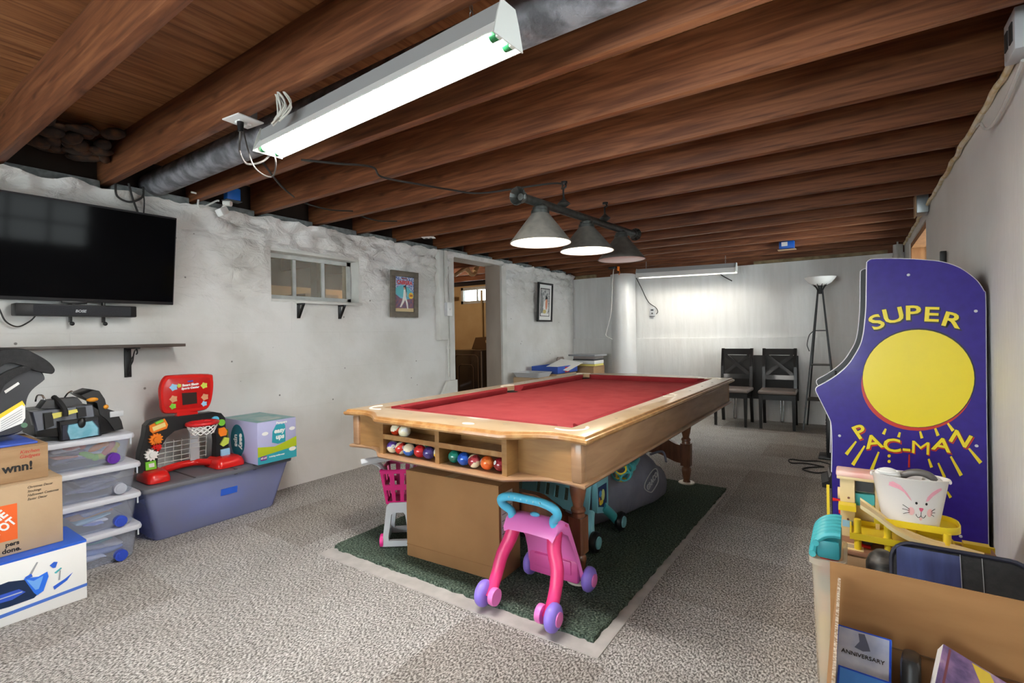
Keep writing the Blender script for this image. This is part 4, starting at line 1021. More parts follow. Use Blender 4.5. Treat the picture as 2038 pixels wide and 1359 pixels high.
# cardboard carton with the orange square
t, hx, hy = carton('cardboard_box', 'tan cardboard box with orange square print on top of the white box', -3.30, -2.92, .14, .679, .263, .292, m_card2)
b = MB(); b.prism([(-.075, -.075), (.075, -.075), (.075, .075), (-.075, .075)], 0, .0006, FX(hx, .048, .137)); b.build('orange_square', mat('print_orange', (232, 100, 34), .6), t, smooth=0)
Mo = FX(hx + .0008, .048, .137) @ Matrix.Rotation(.62, 4, 'Z')
text('stencil_lettering', 'THE', .026, Mo @ T((-.055, .052, 0)), m_paper, t, bold=.0015, sx=.9); text('stencil_lettering', 'HOME', .05, Mo @ T((.0, .014, 0)), m_paper, t, bold=.0018, sx=.82); text('stencil_lettering', 'DEPOT', .047, Mo @ T((.0, -.032, 0)), m_paper, t, bold=.0018, sx=.78)
text('slogan_lettering', 'pers', .024, FX(hx + .0004, .128, .046), m_ink, t, align='RIGHT', bold=.0008); text('slogan_lettering', 'done.', .026, FX(hx + .0004, .134, .02), m_ink, t, align='RIGHT', bold=.0008)
for k, s in enumerate(('Christmas Decor', 'Stockings', 'Halloween Costumes', 'Easter Decor')):
    text('marker_lettering', s, .0145, FX(hx + .0004, .155, .268 - .017 * k), m_ink, t, align='LEFT', shear=.3, sx=.8)
# upper carton
t, hx, hy = carton('cardboard_box', 'tan cardboard box marked in red pen, under the car seat', -3.36, -2.954, .05, .641, .5555, .15, m_card, tape=False)
text('print_lettering', 'wnn!', .05, FX(hx + .0005, .245, .062), m_ink, t, align='RIGHT', bold=.0016, sx=.95)
mr = mat('red_marker', (190, 50, 40), .7)
text('marker_lettering', 'Kitchen', .02, FX(hx + .0005, .235, .125), mr, t, shear=.3); text('marker_lettering', 'Gadgets', .02, FX(hx + .0005, .235, .105), mr, t, shear=.3)
b = MB(); b.box((-3.13, .38, .7105), (.30, .46, .009), .03, bev=.002); tag(b.build('folder', mat('blue_folder', (60, 90, 190), .5)), 'flat blue folder lying between the car seat and the tan box', 'folder')

# ---- infant car seat leaning on the boxes
CX = -3.06
t = thing('infant_carrier', 'black infant car seat with warning sticker on top of the boxes', 'car seat', (CX - .17, .6, .7155))
def cs(px, py, X=CX):
    p = onx(px, py, X); return (p.y - .6, p.z - .7155)
def cslab(name, pts, x0, x1, m, bev=.02, parent=None, k=4):
    """rounded slab through a traced profile, built in the seat's YZ plane"""
    pp = smooth_path([(a, c, 0) for a, c in pts], k, closed=True); c0 = sum((V(p) for p in pp), V()) / len(pp)
    b = MB(); rings = []
    for x, sc in ((x0, .94), (x0 + bev, 1.0), (x1 - bev, 1.0), (x1, .94)):
        rings.append([V((x, (c0 + (V(p) - c0) * sc).x, (c0 + (V(p) - c0) * sc).y)) for p in pp])
    b.loft(rings); return b.build(name, m, parent or t, smooth=50)
shell = [cs(*q) for q in ((-70, 800), (-40, 745), (0, 718), (45, 722), (80, 735), (92, 750), (88, 757), (66, 775), (55, 795), (52, 825), (52, 852), (30, 866), (-10, 872), (-60, 868))]
shell = [(a, max(.004, c)) for a, c in shell]
cslab('shell', shell, -.17, .17, mat('car_seat_shell', (44, 45, 50), .45), .03)
can = [cs(*q) for q in ((-50, 740), (-30, 708), (10, 694), (48, 694), (76, 706), (98, 720), (110, 735), (106, 744), (94, 742), (70, 738), (45, 728), (10, 722), (-25, 745))]
cslab('canopy', can, -.19, .19, m_blackf, .035)
hb = [cs(*q) for q in ((-10, 752), (40, 728), (62, 734), (30, 748), (5, 768), (-8, 790))]
cslab('canopy_seam', hb, .12, .195, m_blackf, .02)
lbl = [cs(*q) for q in ((-2, 828), (44, 800), (50, 806), (50, 832), (44, 842), (-2, 860))]
b = MB(); b.prism(lbl, .171, .1718, YZ); w_ = b.build('warning_sticker', m_paper, t, smooth=0); w_['label'] = 'white warning sticker'
ys = [cs(*q) for q in ((-2, 825), (44, 797), (49, 805), (48, 809), (44, 805), (-2, 834))]
b = MB(); b.prism(ys, .172, .1726, YZ); b.build('yellow_band', m_yellow, t, smooth=0)
P = []
for k in range(5):
    q = [cs(2, 838 + k * 4.5), cs(44, 813 + k * 5), cs(44, 814.2 + k * 5), cs(2, 839.2 + k * 4.5)]; P.append(flat(YZ, q, .1722, m_grey))
o = join(P, 'sticker_print'); o.parent = t
b = MB(); b.prism([cs(*q) for q in ((8, 778), (36, 760), (39, 764), (11, 783))], .171, .1722, YZ); b.build('name_sticker', m_paper, t, smooth=0)
b = MB(); b.cyl((.14, *cs(48, 846)), (.174, *cs(48, 846)), .011, n=16); b.build('release_button', mat('button_green', (92, 130, 104), .4), t)
# ---- car seat base on the topmost bin
BXP = -3.28
t = thing('carrier_dock', 'black and grey car seat base on top of the clear bins', 'car seat base', (BXP, .83, .666))
def bs(px, py, X=BXP):
    p = onx(px, py, X); return (p.y - .83, p.z - .666)
def bslab(name, q, x0, x1, m, parent=None, sm=True):
    pts = [bs(*p) for p in q]; pts = [(a, max(.002, c)) for a, c in pts]
    b = MB(); c0 = sum((V((a, c, 0)) for a, c in pts), V()) / len(pts)
    b.loft([[V((x, (c0.x + (a - c0.x) * s_), (c0.y + (c - c0.y) * s_))) for a, c in pts] for x, s_ in ((x0, .95), (x0 + .008, 1), (x1 - .008, 1), (x1, .95))])
    return b.build(name, m, parent or t, smooth=45)
bslab('lower_shell', ((66, 868), (62, 835), (58, 818), (110, 812), (180, 806), (205, 822), (232, 826), (238, 850), (200, 862), (150, 872)), -.20, .045, m_black)
arm = bslab('end_arm', ((152, 784), (178, 774), (192, 777), (202, 792), (207, 812), (226, 818), (236, 836), (240, 852), (222, 856), (208, 836), (192, 824), (186, 800), (166, 792)), -.12, .05, m_black)
b = MB(); b.box((.05, *bs(225, 822)), (.012, .06, .03), bev=.003, M=Matrix.Identity(4)); b.build('arm_button', m_lgrey, arm)
b = MB(); b.sph((.052, *bs(204, 808)), (.008, .012, .012), 12); b.sph((.045, *bs(178, 794)), (.014, .026, .012), 12); b.build('orange_trim', mat('trim_orange', (226, 150, 40), .4), arm)
bslab('grey_panel', ((56, 818), (178, 804), (182, 826), (150, 842), (66, 856)), -.02, .056, mat('panel_grey', (110, 114, 124), .35), sm=False)
bslab('grey_top', ((74, 812), (86, 796), (150, 790), (160, 801), (120, 812)), -.05, .04, m_dgrey)
bslab('dark_strut', ((79, 820), (96, 818), (100, 845), (82, 852)), .03, .07, m_black); bslab('dark_strut', ((144, 809), (162, 808), (164, 826), (146, 830)), .03, .07, m_black)
bslab('front_foot', ((106, 836), (186, 826), (192, 868), (112, 878)), .03, .085, m_black)
bslab('level_window', ((112, 843), (184, 832), (190, 866), (112, 875)), .08, .088, mat('foot_navy', (40, 42, 56), .3))
bslab('level_mirror', ((124, 842), (172, 834), (184, 848), (184, 862), (150, 868), (128, 872), (122, 856)), .084, .09, mat('level_blue', (150, 200, 216), .12, col2=(110, 170, 190), ns=20))
b = MB(); b.sph((.092, *bs(151, 838)), (.014, .016, .026), 14); b.build('level_knob', m_black, t)
b = MB(); b.tube(smooth_path([(.01, *bs(106, 790)), (.06, *bs(112, 800)), (.075, *bs(120, 815)), (.078, *bs(120, 826))], 5), .012, 8); b.build('belt_strap', m_blackf, t)
b = MB(); b.prism([bs(95, 821), bs(144, 812), bs(146, 818), bs(98, 831)], .06, .072, YZ); b.build('belt_sticker', mat('sticker_yellow', (232, 222, 110), .4), t, smooth=0)
for q in (((74, 800), (78, 788), (88, 788), (92, 796)), ((132, 792), (138, 784), (146, 779), (148, 782))): b = MB(); b.tube(smooth_path([(-.03, *bs(*p)) for p in q], 5), .004, 6); b.build('latch_hook', m_chrome, t)

# ---- toy basketball goal on the blue bin
HX = -3.41
t = thing('toy_basketball_hoop', 'red and black toy basketball hoop on the blue bin lid', 'toy', (HX, 1.385, .338))
def hp(px, py): p = onx(px, py, HX + .03); return (p.y - 1.385, p.z - .338)
def hc(x, y): return hp(260 + x * .2649, 720 + y * .2649)
def pslab(pts, x0, x1, name, m, k=3, parent=None, rnd=.012, closed=True):
    pp = [(p[0], p[1]) for p in smooth_path([(a, c, 0) for a, c in pts], k, closed=True)]
    c0 = sum((V((a, c, 0)) for a, c in pp), V()) / len(pp)
    b = MB(); b.loft([[V((x, c0.x + (a - c0.x) * s_, c0.y + (c - c0.y) * s_)) for a, c in pp] for x, s_ in ((x0, .96), (x0 + rnd, 1), (x1 - rnd, 1), (x1, .96))]); return b.build(name, m, parent or t, smooth=50)
outer = [(60, 840), (70, 690), (105, 560), (115, 480), (150, 445), (240, 420), (360, 410), (520, 390), (620, 375), (680, 385), (710, 420), (715, 500), (735, 600), (745, 740)]
inner = [(640, 740), (645, 600), (640, 540), (600, 505), (500, 492), (400, 500), (330, 520), (270, 570), (235, 630), (205, 700), (200, 820)]
arch = [hc(*q) for q in outer + inner]
b = MB(); b.prism(arch, -.03, .03, YZ); b.build('arch', m_black, t, smooth=30)
bd = [hc(*q) for q in ((232, 300), (228, 200), (262, 120), (330, 100), (600, 92), (636, 130), (632, 250), (600, 345), (520, 372), (300, 392), (245, 372))]
bb_ = pslab(bd, -.02, .012, 'backboard', m_red, 4)
fr = [hc(*q) for q in ((255, 290), (255, 200), (285, 140), (340, 125), (580, 118), (608, 150), (604, 240), (580, 320), (510, 345), (310, 362), (268, 345))]
pslab(fr, .008, .016, 'board_panel', mat('toy_red_dark', (186, 22, 20), .3), 4, bb_, .002)
sc = [hc(*q) for q in ((392, 236), (502, 228), (505, 312), (398, 326))]
b = MB(); b.prism(sc, .012, .02, YZ); b.build('score_screen', mat('score_dark', (44, 30, 26), .3), bb_, smooth=0)
b = MB(); b.prism([hc(*q) for q in ((355, 380), (510, 372), (512, 420), (355, 415))], -.015, .02, YZ); b.build('neck', m_red, t, smooth=0)
random.seed(11)
def sticker(x, y, r, m, nm='sticker', n=10, z=.0165, par=bb_):
    c = hc(x, y); b = MB(); b.prism([(c[0] + r * (1 if k % 2 else .72) * math.cos(2 * PI * k / n), c[1] + r * (1 if k % 2 else .72) * math.sin(2 * PI * k / n)) for k in range(n)], z, z + .0012, YZ); b.build(nm, m, par, smooth=0)
ms_b = mat('sticker_blue', (150, 200, 232), .4); ms_t = mat('sticker_tan', (206, 150, 110), .4); ms_y = mat('sticker_lime', (190, 206, 80), .4)
sticker(330, 192, .024, ms_b); sticker(372, 180, .014, ms_y); sticker(560, 178, .022, ms_y); sticker(330, 280, .024, ms_t); sticker(325, 335, .020, m_green); sticker(565, 265, .024, ms_t); sticker(560, 315, .019, ms_b)
Mh = frame((.018, hc(455, 145)[0], hc(455, 145)[1]), (0, 1, 0.03), (0, 0, 1))
text('logo_lettering', 'vtech', .014, Mh, m_blue, bb_, bold=.0008); Mh2 = frame((.018, hc(455, 172)[0], hc(455, 172)[1]), (0, 1, 0.03), (0, 0, 1))
text('toy_lettering', 'Smart Shots', .019, Mh2, m_paper, bb_, bold=.0012, shear=.15); Mh3 = frame((.018, hc(455, 196)[0], hc(455, 196)[1]), (0, 1, 0.03), (0, 0, 1)); text('toy_lettering', 'Sports Center', .017, Mh3, m_paper, bb_, bold=.0012, shear=.15)
# feet and back rail
for q, e in (((75, 250), 'L'), ((590, 800), 'R')):
    y0h, z0h = hc(q[0], 900 if e == 'L' else 800); y1h, _ = hc(q[1], 900 if e == 'L' else 800)
    yc = (y0h + y1h) / 2; wl = abs(y1h - y0h) / 2
    b = MB(); rr = lambda s_, z: [V((x * s_ + .045, yc + y * s_, z)) for x, y in rrect(-.105, .10, -wl, wl, .03, 4)]
    b.loft([rr(1.0, .001), rr(1.0, .022), rr(.9, .045), rr(.72, .06)]); b.build('foot', m_red, t, smooth=50)
b = MB(); b.tube(smooth_path([(.03, hc(200, 0)[0], .03), (-.02, hc(260, 0)[0], .032), (-.055, hc(400, 0)[0], .034), (-.055, hc(500, 0)[0], .034), (-.02, hc(560, 0)[0], .032), (.04, hc(600, 0)[0], .03)], 5), .022, 10); b.build('base_rail', m_red, t)
# net grid behind
b = MB()
for k in range(7): y = hc(225 + k * 62, 0)[0]; b.cyl((-.05, y, .06), (-.035, y, .20), .0022, n=5)
for k in range(5): b.cyl((-.047 + k * .003, hc(205, 0)[0], .07 + k * .03), (-.047 + k * .003, hc(600, 0)[0], .07 + k * .03), .0022, n=5)
b.build('goal_net', m_trimw, t)
b = MB(); b.bx(-.06, -.04, hc(475, 0)[0], hc(545, 0)[0], .05, .26); b.build('rear_support', m_lgrey, t, smooth=0)
# hoop and its net
rc = hc(500, 452); b = MB(); Rr = .082; cxh = .10
b.tube([(cxh + Rr * .85 * math.cos(2 * PI * k / 28), rc[0] + Rr * math.sin(2 * PI * k / 28), rc[1]) for k in range(28)], .012, 10, closed=True); b.bx(.0, .05, rc[0] - .03, rc[0] + .03, rc[1] - .012, rc[1] + .012); ri = b.build('rim', mat('rim_red', (196, 30, 34), .3), t)
b = MB(); 
for s in (-1, 1):
    for k in range(12):
        a0 = 2 * PI * k / 12; pts = []
        for j in range(5):
            a_ = a0 + s * j * .26; r_ = Rr * (1 - .07 * j); pts.append((cxh + r_ * .85 * math.cos(a_), rc[0] + r_ * math.sin(a_), rc[1] - .012 - j * .0135))
        b.tube(pts, .0032, 5)
b.build('hoop_net', m_paper, ri)
# gears, buttons and lit panels on the arch
def gear(x, y, r, m, teeth=12):
    c = hc(x, y); b = MB(); b.prism([(c[0] + r * (1 if (k // 2) % 2 else .78) * math.cos(2 * PI * k / (teeth * 4)), c[1] + r * (1 if (k // 2) % 2 else .78) * math.sin(2 * PI * k / (teeth * 4))) for k in range(teeth * 4)], .03, .05, YZ); b.cyl((.05, *c), (.058, *c), r * .4, n=14); b.build('gear', m, t, smooth=30)
gear(182, 580, .036, m_orange); gear(188, 640, .026, m_red); gear(150, 695, .036, m_paper)
def pad(pts, m, nm, z1=.042): b = MB(); b.prism([hc(*q) for q in pts], .03, z1, YZ); return b.build(nm, m, t, smooth=0)
p1 = pad(((135, 478), (250, 425), (275, 470), (265, 500), (160, 535), (140, 520)), m_orange, 'score_panel'); pad(((155, 490), (250, 452), (258, 482), (165, 520)), mat('panel_cream', (240, 214, 140), .4), 'panel_sticker', .0435)
pad(((175, 455), (232, 430), (240, 445), (182, 470)), m_green, 'panel_key', .05)
b = MB(); b.cyl((.03, *hc(632, 432)), (.044, *hc(632, 432)), .021, n=18); b.build('round_button', m_skyblue, t); b = MB(); b.cyl((.03, *hc(678, 455)), (.044, *hc(678, 455)), .021, n=18); b.build('round_button', m_green, t)
pad(((655, 500), (700, 490), (720, 520), (712, 550), (670, 560), (655, 535)), m_orange, 'whistle'); pad(((668, 620), (700, 565), (735, 570), (730, 610), (690, 635)), ms_y, 'leaf_button'); pad(((672, 660), (738, 645), (742, 705), (675, 715)), ms_b, 'picture_card'); pad(((105, 755), (182, 738), (190, 800), (108, 815)), m_green, 'picture_card'); pad(((128, 765), (170, 756), (172, 785), (132, 792)), m_paper, 'card_print', .044)

# ---- diaper box
t = thing('product_box', 'teal and lilac diaper box on the right end of the blue bin', 'box', (-3.375, 1.815, .3385), R(1))
hx, hy, h = .222, .135, .272
m_lil = mat('print_lilac', (176, 176, 214), .4); m_tl = mat('print_teal', (54, 158, 174), .4); m_lm = mat('print_lime', (174, 190, 40), .4)
b = MB(); b.bx(-hx, hx, -hy, hy, .0005, h, bev=.004); b.build('carton_body', m_lil, t)
b = MB(); b.bx(-hx + .003, hx - .003, -hy + .003, hy - .003, h, h + .0008); tpp = b.build('top_print', mat('top_teal', (96, 160, 164), .4, col2=(150, 178, 176), ns=7), t, smooth=0)
b = MB(); b.bx(-.0, hx * .8, -hy * .6, hy * .5, h + .0008, h + .0014); b.build('top_print_pale', mat('top_pale', (184, 190, 184), .4, col2=(120, 170, 170), ns=12), tpp, smooth=0)
P = []; F1 = FX(hx + .0004, 0, 0)
P += [flat(F1, [(-hy, .002), (hy, .002), (hy, .076), (-hy, .056)], 0, m_tl), flat(F1, [(-hy, .05), (hy, .076), (hy, .142), (.03, .112), (-.02, .10), (-hy, .115)], .0004, m_lm), flat(F1, [(-.04, .13), (.0, .115), (.055, .12), (.055, .225), (.048, .242), (-.01, .242), (-.035, .20)], .0010, m_tl)]
for c in ((-.085, .195), (.105, .20)): P.append(flat(F1, circ(*c, .022, .012, 14), .0006, m_paper))
P += [flat(F1, rrect(-.118, -.075, .024, .052, .006), .0008, mat('print_plum', (120, 40, 130), .4)), flat(F1, circ(.105, .062, .026, .014, 16), .0010, m_paper)]
o = join(P, 'front_print'); o.parent = t
text('box_lettering', 'Pampers', .022, F1 @ T((.03, .252, .0012)), m_paper, t, bold=.001); text('box_lettering', 'easy', .042, F1 @ T((.012, .20, .002)), m_paper, t, bold=.0018, shear=.1); text('box_lettering', 'ups', .042, F1 @ T((.016, .16, .002)), m_paper, t, bold=.0018, shear=.1)
text('box_lettering', '4T-5T', .016, F1 @ T((-.096, .038, .0016)), m_paper, t, bold=.0008); text('box_lettering', 'training underwear', .014, F1 @ T((-.06, .04, .0012)), m_paper, t, align='LEFT', bold=.0005)
F2 = frame((0, -hy - .0004, 0), (1, 0, 0), (0, 0, 1)); P = []
P += [flat(F2, [(-.02 + x * .55, .135 + y * .9) for x, y in circ(0, 0, .16, .12, 26)], .0002, mat('print_deep_teal', (20, 112, 132), .4)), flat(F2, [(-hx, .06), (-.14, .06), (-.14, .2), (-hx, .2)], .0001, m_lm)]
o = join(P, 'side_print'); o.parent = t
Ms = F2 @ T((-.005, .135, .0014)) @ Matrix.Rotation(-PI / 2, 4, 'Z')
text('box_lettering', 'easy', .06, Ms @ T((0, .03, 0)), m_paper, t, bold=.002); text('box_lettering', 'ups', .06, Ms @ T((0, -.03, 0)), m_paper, t, bold=.002)
# ================================================================== UNDER THE TABLE
def turf_mat():
    m = mat('green_turf', (58, 70, 62), 1.0, col2=(108, 124, 110), ns=110, lo=.38, hi=.62, col3=(156, 166, 150), bump=1.0, bs=150, bst=(1, .7, 1), spec=.05, bdist=.02)
    return m
rx0, rx1, ry0, ry1 = -2.36, -.76, 1.575, 3.835
t = thing('rug', 'dark green shaggy rug with ragged edges under the pool table', 'rug', (0, 0, 0))
b = MB(); b.prism([(rx0, ry0), (rx1 + .0, ry0 + .03), (rx1, ry1), (rx0 + .02, ry1)], .0005, .004); b.build('rug_backing', mat('rug_backing', (186, 182, 178), .9, col2=(168, 164, 160), ns=12), t, smooth=0)
pts = []; random.seed(2)
def edge(a, c, n, amp, s):
    a, c = V(a), V(c); d = (c - a); nn = V((-d.y, d.x)).normalized()
    for k in range(n):
        p = a + d * k / n; pts.append(tuple(p + nn * amp * (noise.noise(V((k * .35, s, 0))) + .5 * noise.noise(V((k * 1.3, s, 3))) + .25 * random.uniform(-1, 1))))
edge((rx0 + .015, ry0 + .085), (rx1 - .055, ry0 + .10), 90, .014, 1); edge((rx1 - .05, ry0 + .10), (rx1 - .012, ry1 - .02), 110, .007, 2); edge((rx1 - .012, ry1 - .012), (rx0, ry1 - .01), 60, .006, 3); edge((rx0, ry1), (rx0 + .0, ry0 + .09), 80, .006, 4)
b = MB()
n = len(pts); cx_, cy_ = (rx0 + rx1) / 2, (ry0 + ry1) / 2
rows = [[b.bm.verts.new((p[0], p[1], .004)) for p in pts], [b.bm.verts.new((p[0] + (cx_ - p[0]) * .004, p[1] + (cy_ - p[1]) * .004, .018)) for p in pts]]
for k in range(n): b.bm.faces.new((rows[0][k], rows[0][(k + 1) % n], rows[1][(k + 1) % n], rows[1][k]))
b.bm.faces.new(rows[1]); bmesh.ops.triangulate(b.bm, faces=[f for f in b.bm.faces if len(f.verts) > 4])
b.build('rug_pile', turf_mat(), t, smooth=0)
RZ = .018
# shipping carton
t, hx, hy = carton('cardboard_box', 'big worn brown cardboard box under the front of the pool table', -1.925, -1.352, 1.812, 1.998, RZ, .442, m_card3, rz=R(3))
P = []; F = frame((hx + .0006, 0, 0), (0, 1, 0), (0, 0, 1))
P.append(flat(F, [(-.075, .17), (.025, .17), (.025, .40), (-.075, .40)], 0, m_paper))
for k in range(9): P.append(flat(F, [(-.07 + .010 * k, .35), (-.066 + .010 * k, .35), (-.066 + .010 * k, .39), (-.07 + .010 * k, .39)], .0007, m_ink))
for k in range(5): P.append(flat(F, [(-.07, .33 - .03 * k), (.015 - .01 * (k % 3), .33 - .03 * k), (.015 - .01 * (k % 3), .334 - .03 * k), (-.07, .334 - .03 * k)], .0007, m_grey))
o = join(P, 'shipping_label'); o.parent = t; o['label'] = 'white shipping label with barcode'
b = MB(); b.bx(-hx - .0006, hx + .0006, -hy - .0006, -hy + .001, .06, .064); b.build('fold_crease', mat('crease', (140, 100, 62), .9), t, smooth=0)

# toy shopping cart
t = thing('toy_shopping_cart', 'magenta and grey toy shopping cart left of the big cardboard box', 'toy', (-2.075, 1.90, RZ), R(38))
b = MB()
def ringq(w, d, z, y0=0, r=.015): return [V((x, y + y0, z)) for x, y in rrect(-w, w, -d, d, r, 3)]
b.prism([(-.085, 0), (-.066, 0), (-.066, .02), (.066, .02), (.066, 0), (.085, 0), (.085, .035), (.058, .225), (.04, .24), (-.04, .24), (-.058, .225), (-.085, .035)], -.01, .012, T((0, -.075, .012)) @ XZ)
b.bm.faces.ensure_lookup_table(); b.build('lower_skirt', m_lgrey, t, smooth=0) if False else b.bm.free()
b = MB(); Ms_ = T((0, -.07, .008)) @ XZ
outl = [(-.085, .0), (.085, .0), (.084, .04), (.062, .215), (.045, .235), (-.045, .235), (-.062, .215), (-.084, .04)]; inl = [(-.052, .03), (.052, .03), (.054, .05), (.036, .17), (.028, .18), (-.028, .18), (-.036, .17), (-.054, .05)]
def frame_prism(b, o_, i_, h0, h1, M):
    n = len(o_); L = [[b.bm.verts.new(M @ V((p[0], p[1], h))) for p in q] for q in (o_, i_) for h in (h0, h1)]
    for k in range(n):
        j = (k + 1) % n
        for a_, c_ in ((0, 1), (2, 3), (0, 2), (1, 3)): b.bm.faces.new((L[a_][k], L[a_][j], L[c_][j], L[c_][k]))
frame_prism(b, outl, inl, -.012, .012, Ms_)
frame_prism(b, outl, inl, -.012, .012, T((0, .12, .008)) @ XZ)
for s in (-1, 1): b.loft([[V((s * .085, y, .008)), V((s * .085, y, .05)), V((s * .07, y, .05)), V((s * .07, y, .008))] for y in (-.07, .12)]); b.loft([[V((s * .062, y, .19)), V((s * .058, y, .24)), V((s * .045, y, .24)), V((s * .048, y, .19))] for y in (-.07, .12)])
b.build('lower_frame', m_lgrey, t, smooth=30)
for sx in (-1, 1):
    for y in (-.055, .105):
        b = MB(); b.cyl((sx * .082, y, .034), (sx * .1, y, .034), .034, n=22); b.cyl((sx * .1, y, .034), (sx * .104, y, .034), .016, n=16); b.build('wheel', mat('wheel_pink', (226, 50, 140), .35), t)
b = MB(); z0, z1 = .235, .42
def wallq(pa, pb, cols, rows_):
    """slotted basket wall between two bottom / top edges"""
    (a0, a1), (c0, c1) = pa, pb
    P_ = lambda u, v: (V(a0).lerp(V(a1), u)).lerp(V(c0).lerp(V(c1), u), v)
    us = [0]; 
    for c_ in range(cols): us += [(c_ + .22) / cols, (c_ + .78) / cols]
    us.append(1); vs = [0]
    for r_ in range(rows_): vs += [(r_ + .16) / rows_, (r_ + .84) / rows_]
    vs.append(1); nrm = (V(a1) - V(a0)).cross(V(c0) - V(a0)).normalized() * .004
    for i in range(len(us) - 1):
        for j in range(len(vs) - 1):
            if i % 2 == 1 and j % 2 == 1 : continue
            q = [P_(us[i], vs[j]), P_(us[i + 1], vs[j]), P_(us[i + 1], vs[j + 1]), P_(us[i], vs[j + 1])]
            b.loft([[p - nrm for p in q], [p + nrm for p in q]])
w0, w1, d0, d1 = .062, .085, .07, .105
B4 = [(-w0, -d0, z0), (w0, -d0, z0), (w0, d0, z0), (-w0, d0, z0)]; T4 = [(-w1, -d1, z1), (w1, -d1, z1), (w1, d1, z1), (-w1, d1, z1)]
for k in range(4): wallq((B4[k], B4[(k + 1) % 4]), (T4[k], T4[(k + 1) % 4]), 3, 2)
b.bx(-w0, w0, -d0, d0, z0 - .004, z0 + .004)
b.tube([V(p) for p in T4], .008, 6, closed=True)
b.build('basket', m_mag, t, smooth=0)
b = MB(); b.tube(smooth_path([(-.075, -.05, .41), (-.10, -.10, .46), (-.13, -.14, .485)], 5), [.014] * 11, 8); b.tube(smooth_path([(.07, .03, .40), (.06, -.03, .46), (0, -.09, .49), (-.06, -.12, .49), (-.13, -.15, .488), (-.17, -.16, .482)], 5), [.012 + .007 * k / 25 for k in range(26)], 8); b.build('push_handle', m_lgrey, t)
# pink baby walker
t = thing('baby_walker', 'pink push walker with blue handle and purple wheels before the table leg', 'toy', (-1.122, 1.808, RZ))
b = MB(); rows_ = []
for y, z, w, th in ((-.085, .318, .118, .022), (-.06, .345, .122, .028), (-.02, .348, .128, .03), (.03, .32, .128, .03), (.08, .25, .120, .026), (.115, .16, .126, .022), (.14, .07, .135, .018)):
    rows_.append([V((x * w / .12, y + q_ * .25, z + q_)) for x, q_ in ((-.12, -th), (-.10, -th * .5), (0, -th * .35), (.10, -th * .5), (.12, -th), (.128, -th * .2), (.118, th * .55), (.06, th * .7), (-.06, th * .7), (-.118, th * .55), (-.128, -th * .2))])
b.loft(rows_); b.build('body_shell', m_lpink, t, smooth=60)
b = MB(); b.box((0, .125, .095), (.25, .03, .10), bev=.01); b.box((0, .112, .11), (.19, .02, .06), bev=.006); b.build('activity_panel', mat('walker_rose', (214, 88, 160), .4), t)
b = MB(); b.box((.03, .105, .085), (.06, .02, .02), bev=.006); b.build('panel_key', m_yellow, t)
for sx in (-1, 1):
    b = MB(); b.tube(smooth_path([(sx * .098, -.03, .33), (sx * .108, -.06, .26), (sx * .135, -.085, .19), (sx * .142, -.115, .12), (sx * .143, -.155, .06), (sx * .143, -.175, .04)], 5), [.032, .032, .031, .031, .030, .030, .029, .029, .028, .028, .028, .027, .027, .027, .026, .026, .026, .026, .026, .026, .026, .026, .026, .026, .026, .026], 12); b.build('leg', m_pink, t)
    for y, xs in ((-.175, .168), (.168, .152)):
        b = MB(); xw = sx * xs
        b.lathe([(.012, -.024), (.04, -.022), (.052, -.012), (.054, 0), (.05, .012), (.036, .022), (.012, .024)], (xw, y, .055), 26, (sx, 0, 0)); wl = b.build('wheel', m_purple, t, smooth=60)
        b = MB(); b.lathe([(.028, .016), (.027, .027), (.012, .03), (.001, .028)], (xw, y, .055), 20, (sx, 0, 0)); b.build('hub', m_lpink, wl)
    b = MB(); b.lathe([(.034, -.012), (.036, .0), (.034, .012)], (sx * .112, -.175, .055), 22, (1, 0, 0)); b.build('inner_hub', m_lpink, t)
    b = MB(); b.cyl((sx * .122, .0, .335), (sx * .134, .0, .335), .012, n=14); b.build('pivot_cap', mat('cap_rose', (224, 84, 150), .4), t)
b = MB(); b.tube(smooth_path([(-.105, -.05, .345), (-.105, -.055, .375), (-.135, -.075, .405), (-.13, -.09, .435), (-.08, -.095, .452), (0, -.097, .455), (.08, -.095, .452), (.13, -.09, .435), (.135, -.075, .405), (.105, -.055, .375), (.105, -.05, .345)], 6), .018, 12)
hd = b.build('handle', mat('toy_handle_blue', (84, 188, 224), .4), t)
b = MB()
for k in range(6): b.sph((-.075 + .03 * k, -.112, .456), .005, 8)
b.build('grip_stud', mat('grip_light', (150, 216, 236), .4), hd); b = MB(); b.sph((0, -.03, .372), (.024, .014, .01), 12); b.build('top_button', m_skyblue, t)
# teal baby walker behind the table leg
t = thing('baby_walker', 'pale teal baby walker with slotted panel behind the near table leg', 'toy', (-1.28, 2.50, RZ))
def qprism(b, q, th): 
    q = [V(p) for p in q]; n = (q[1] - q[0]).cross(q[3] - q[0]).normalized() * th; b.loft([q, [p + n for p in q]])
b = MB()
p00, p10, p11, p01 = V((-.33, -.10, .20)), V((.10, -.10, .155)), V((.10, -.06, .315)), V((-.33, -.06, .34))
us = [0, .22, .28, .36, .42, .50, .56, .64, .70, .78, .84, 1]
for i in range(11):
    for v0, v1 in ((0, .3), (.3, .72), (.72, 1)):
        if i % 2 == 1 and v0 == .3: continue
        g_ = lambda u, v: (p00.lerp(p10, u)).lerp(p01.lerp(p11, u), v) + V((-.012 * v if False else 0, 0, 0))
        qprism(b, [g_(us[i], v0), g_(us[i + 1], v0), g_(us[i + 1], v1), g_(us[i], v1)], -.012)
b.build('slotted_panel', m_tealw, t, smooth=0)
b = MB(); b.box((-.115, -.05, .345), (.44, .10, .04), bev=.008); b.build('top_rail', m_teal, t)
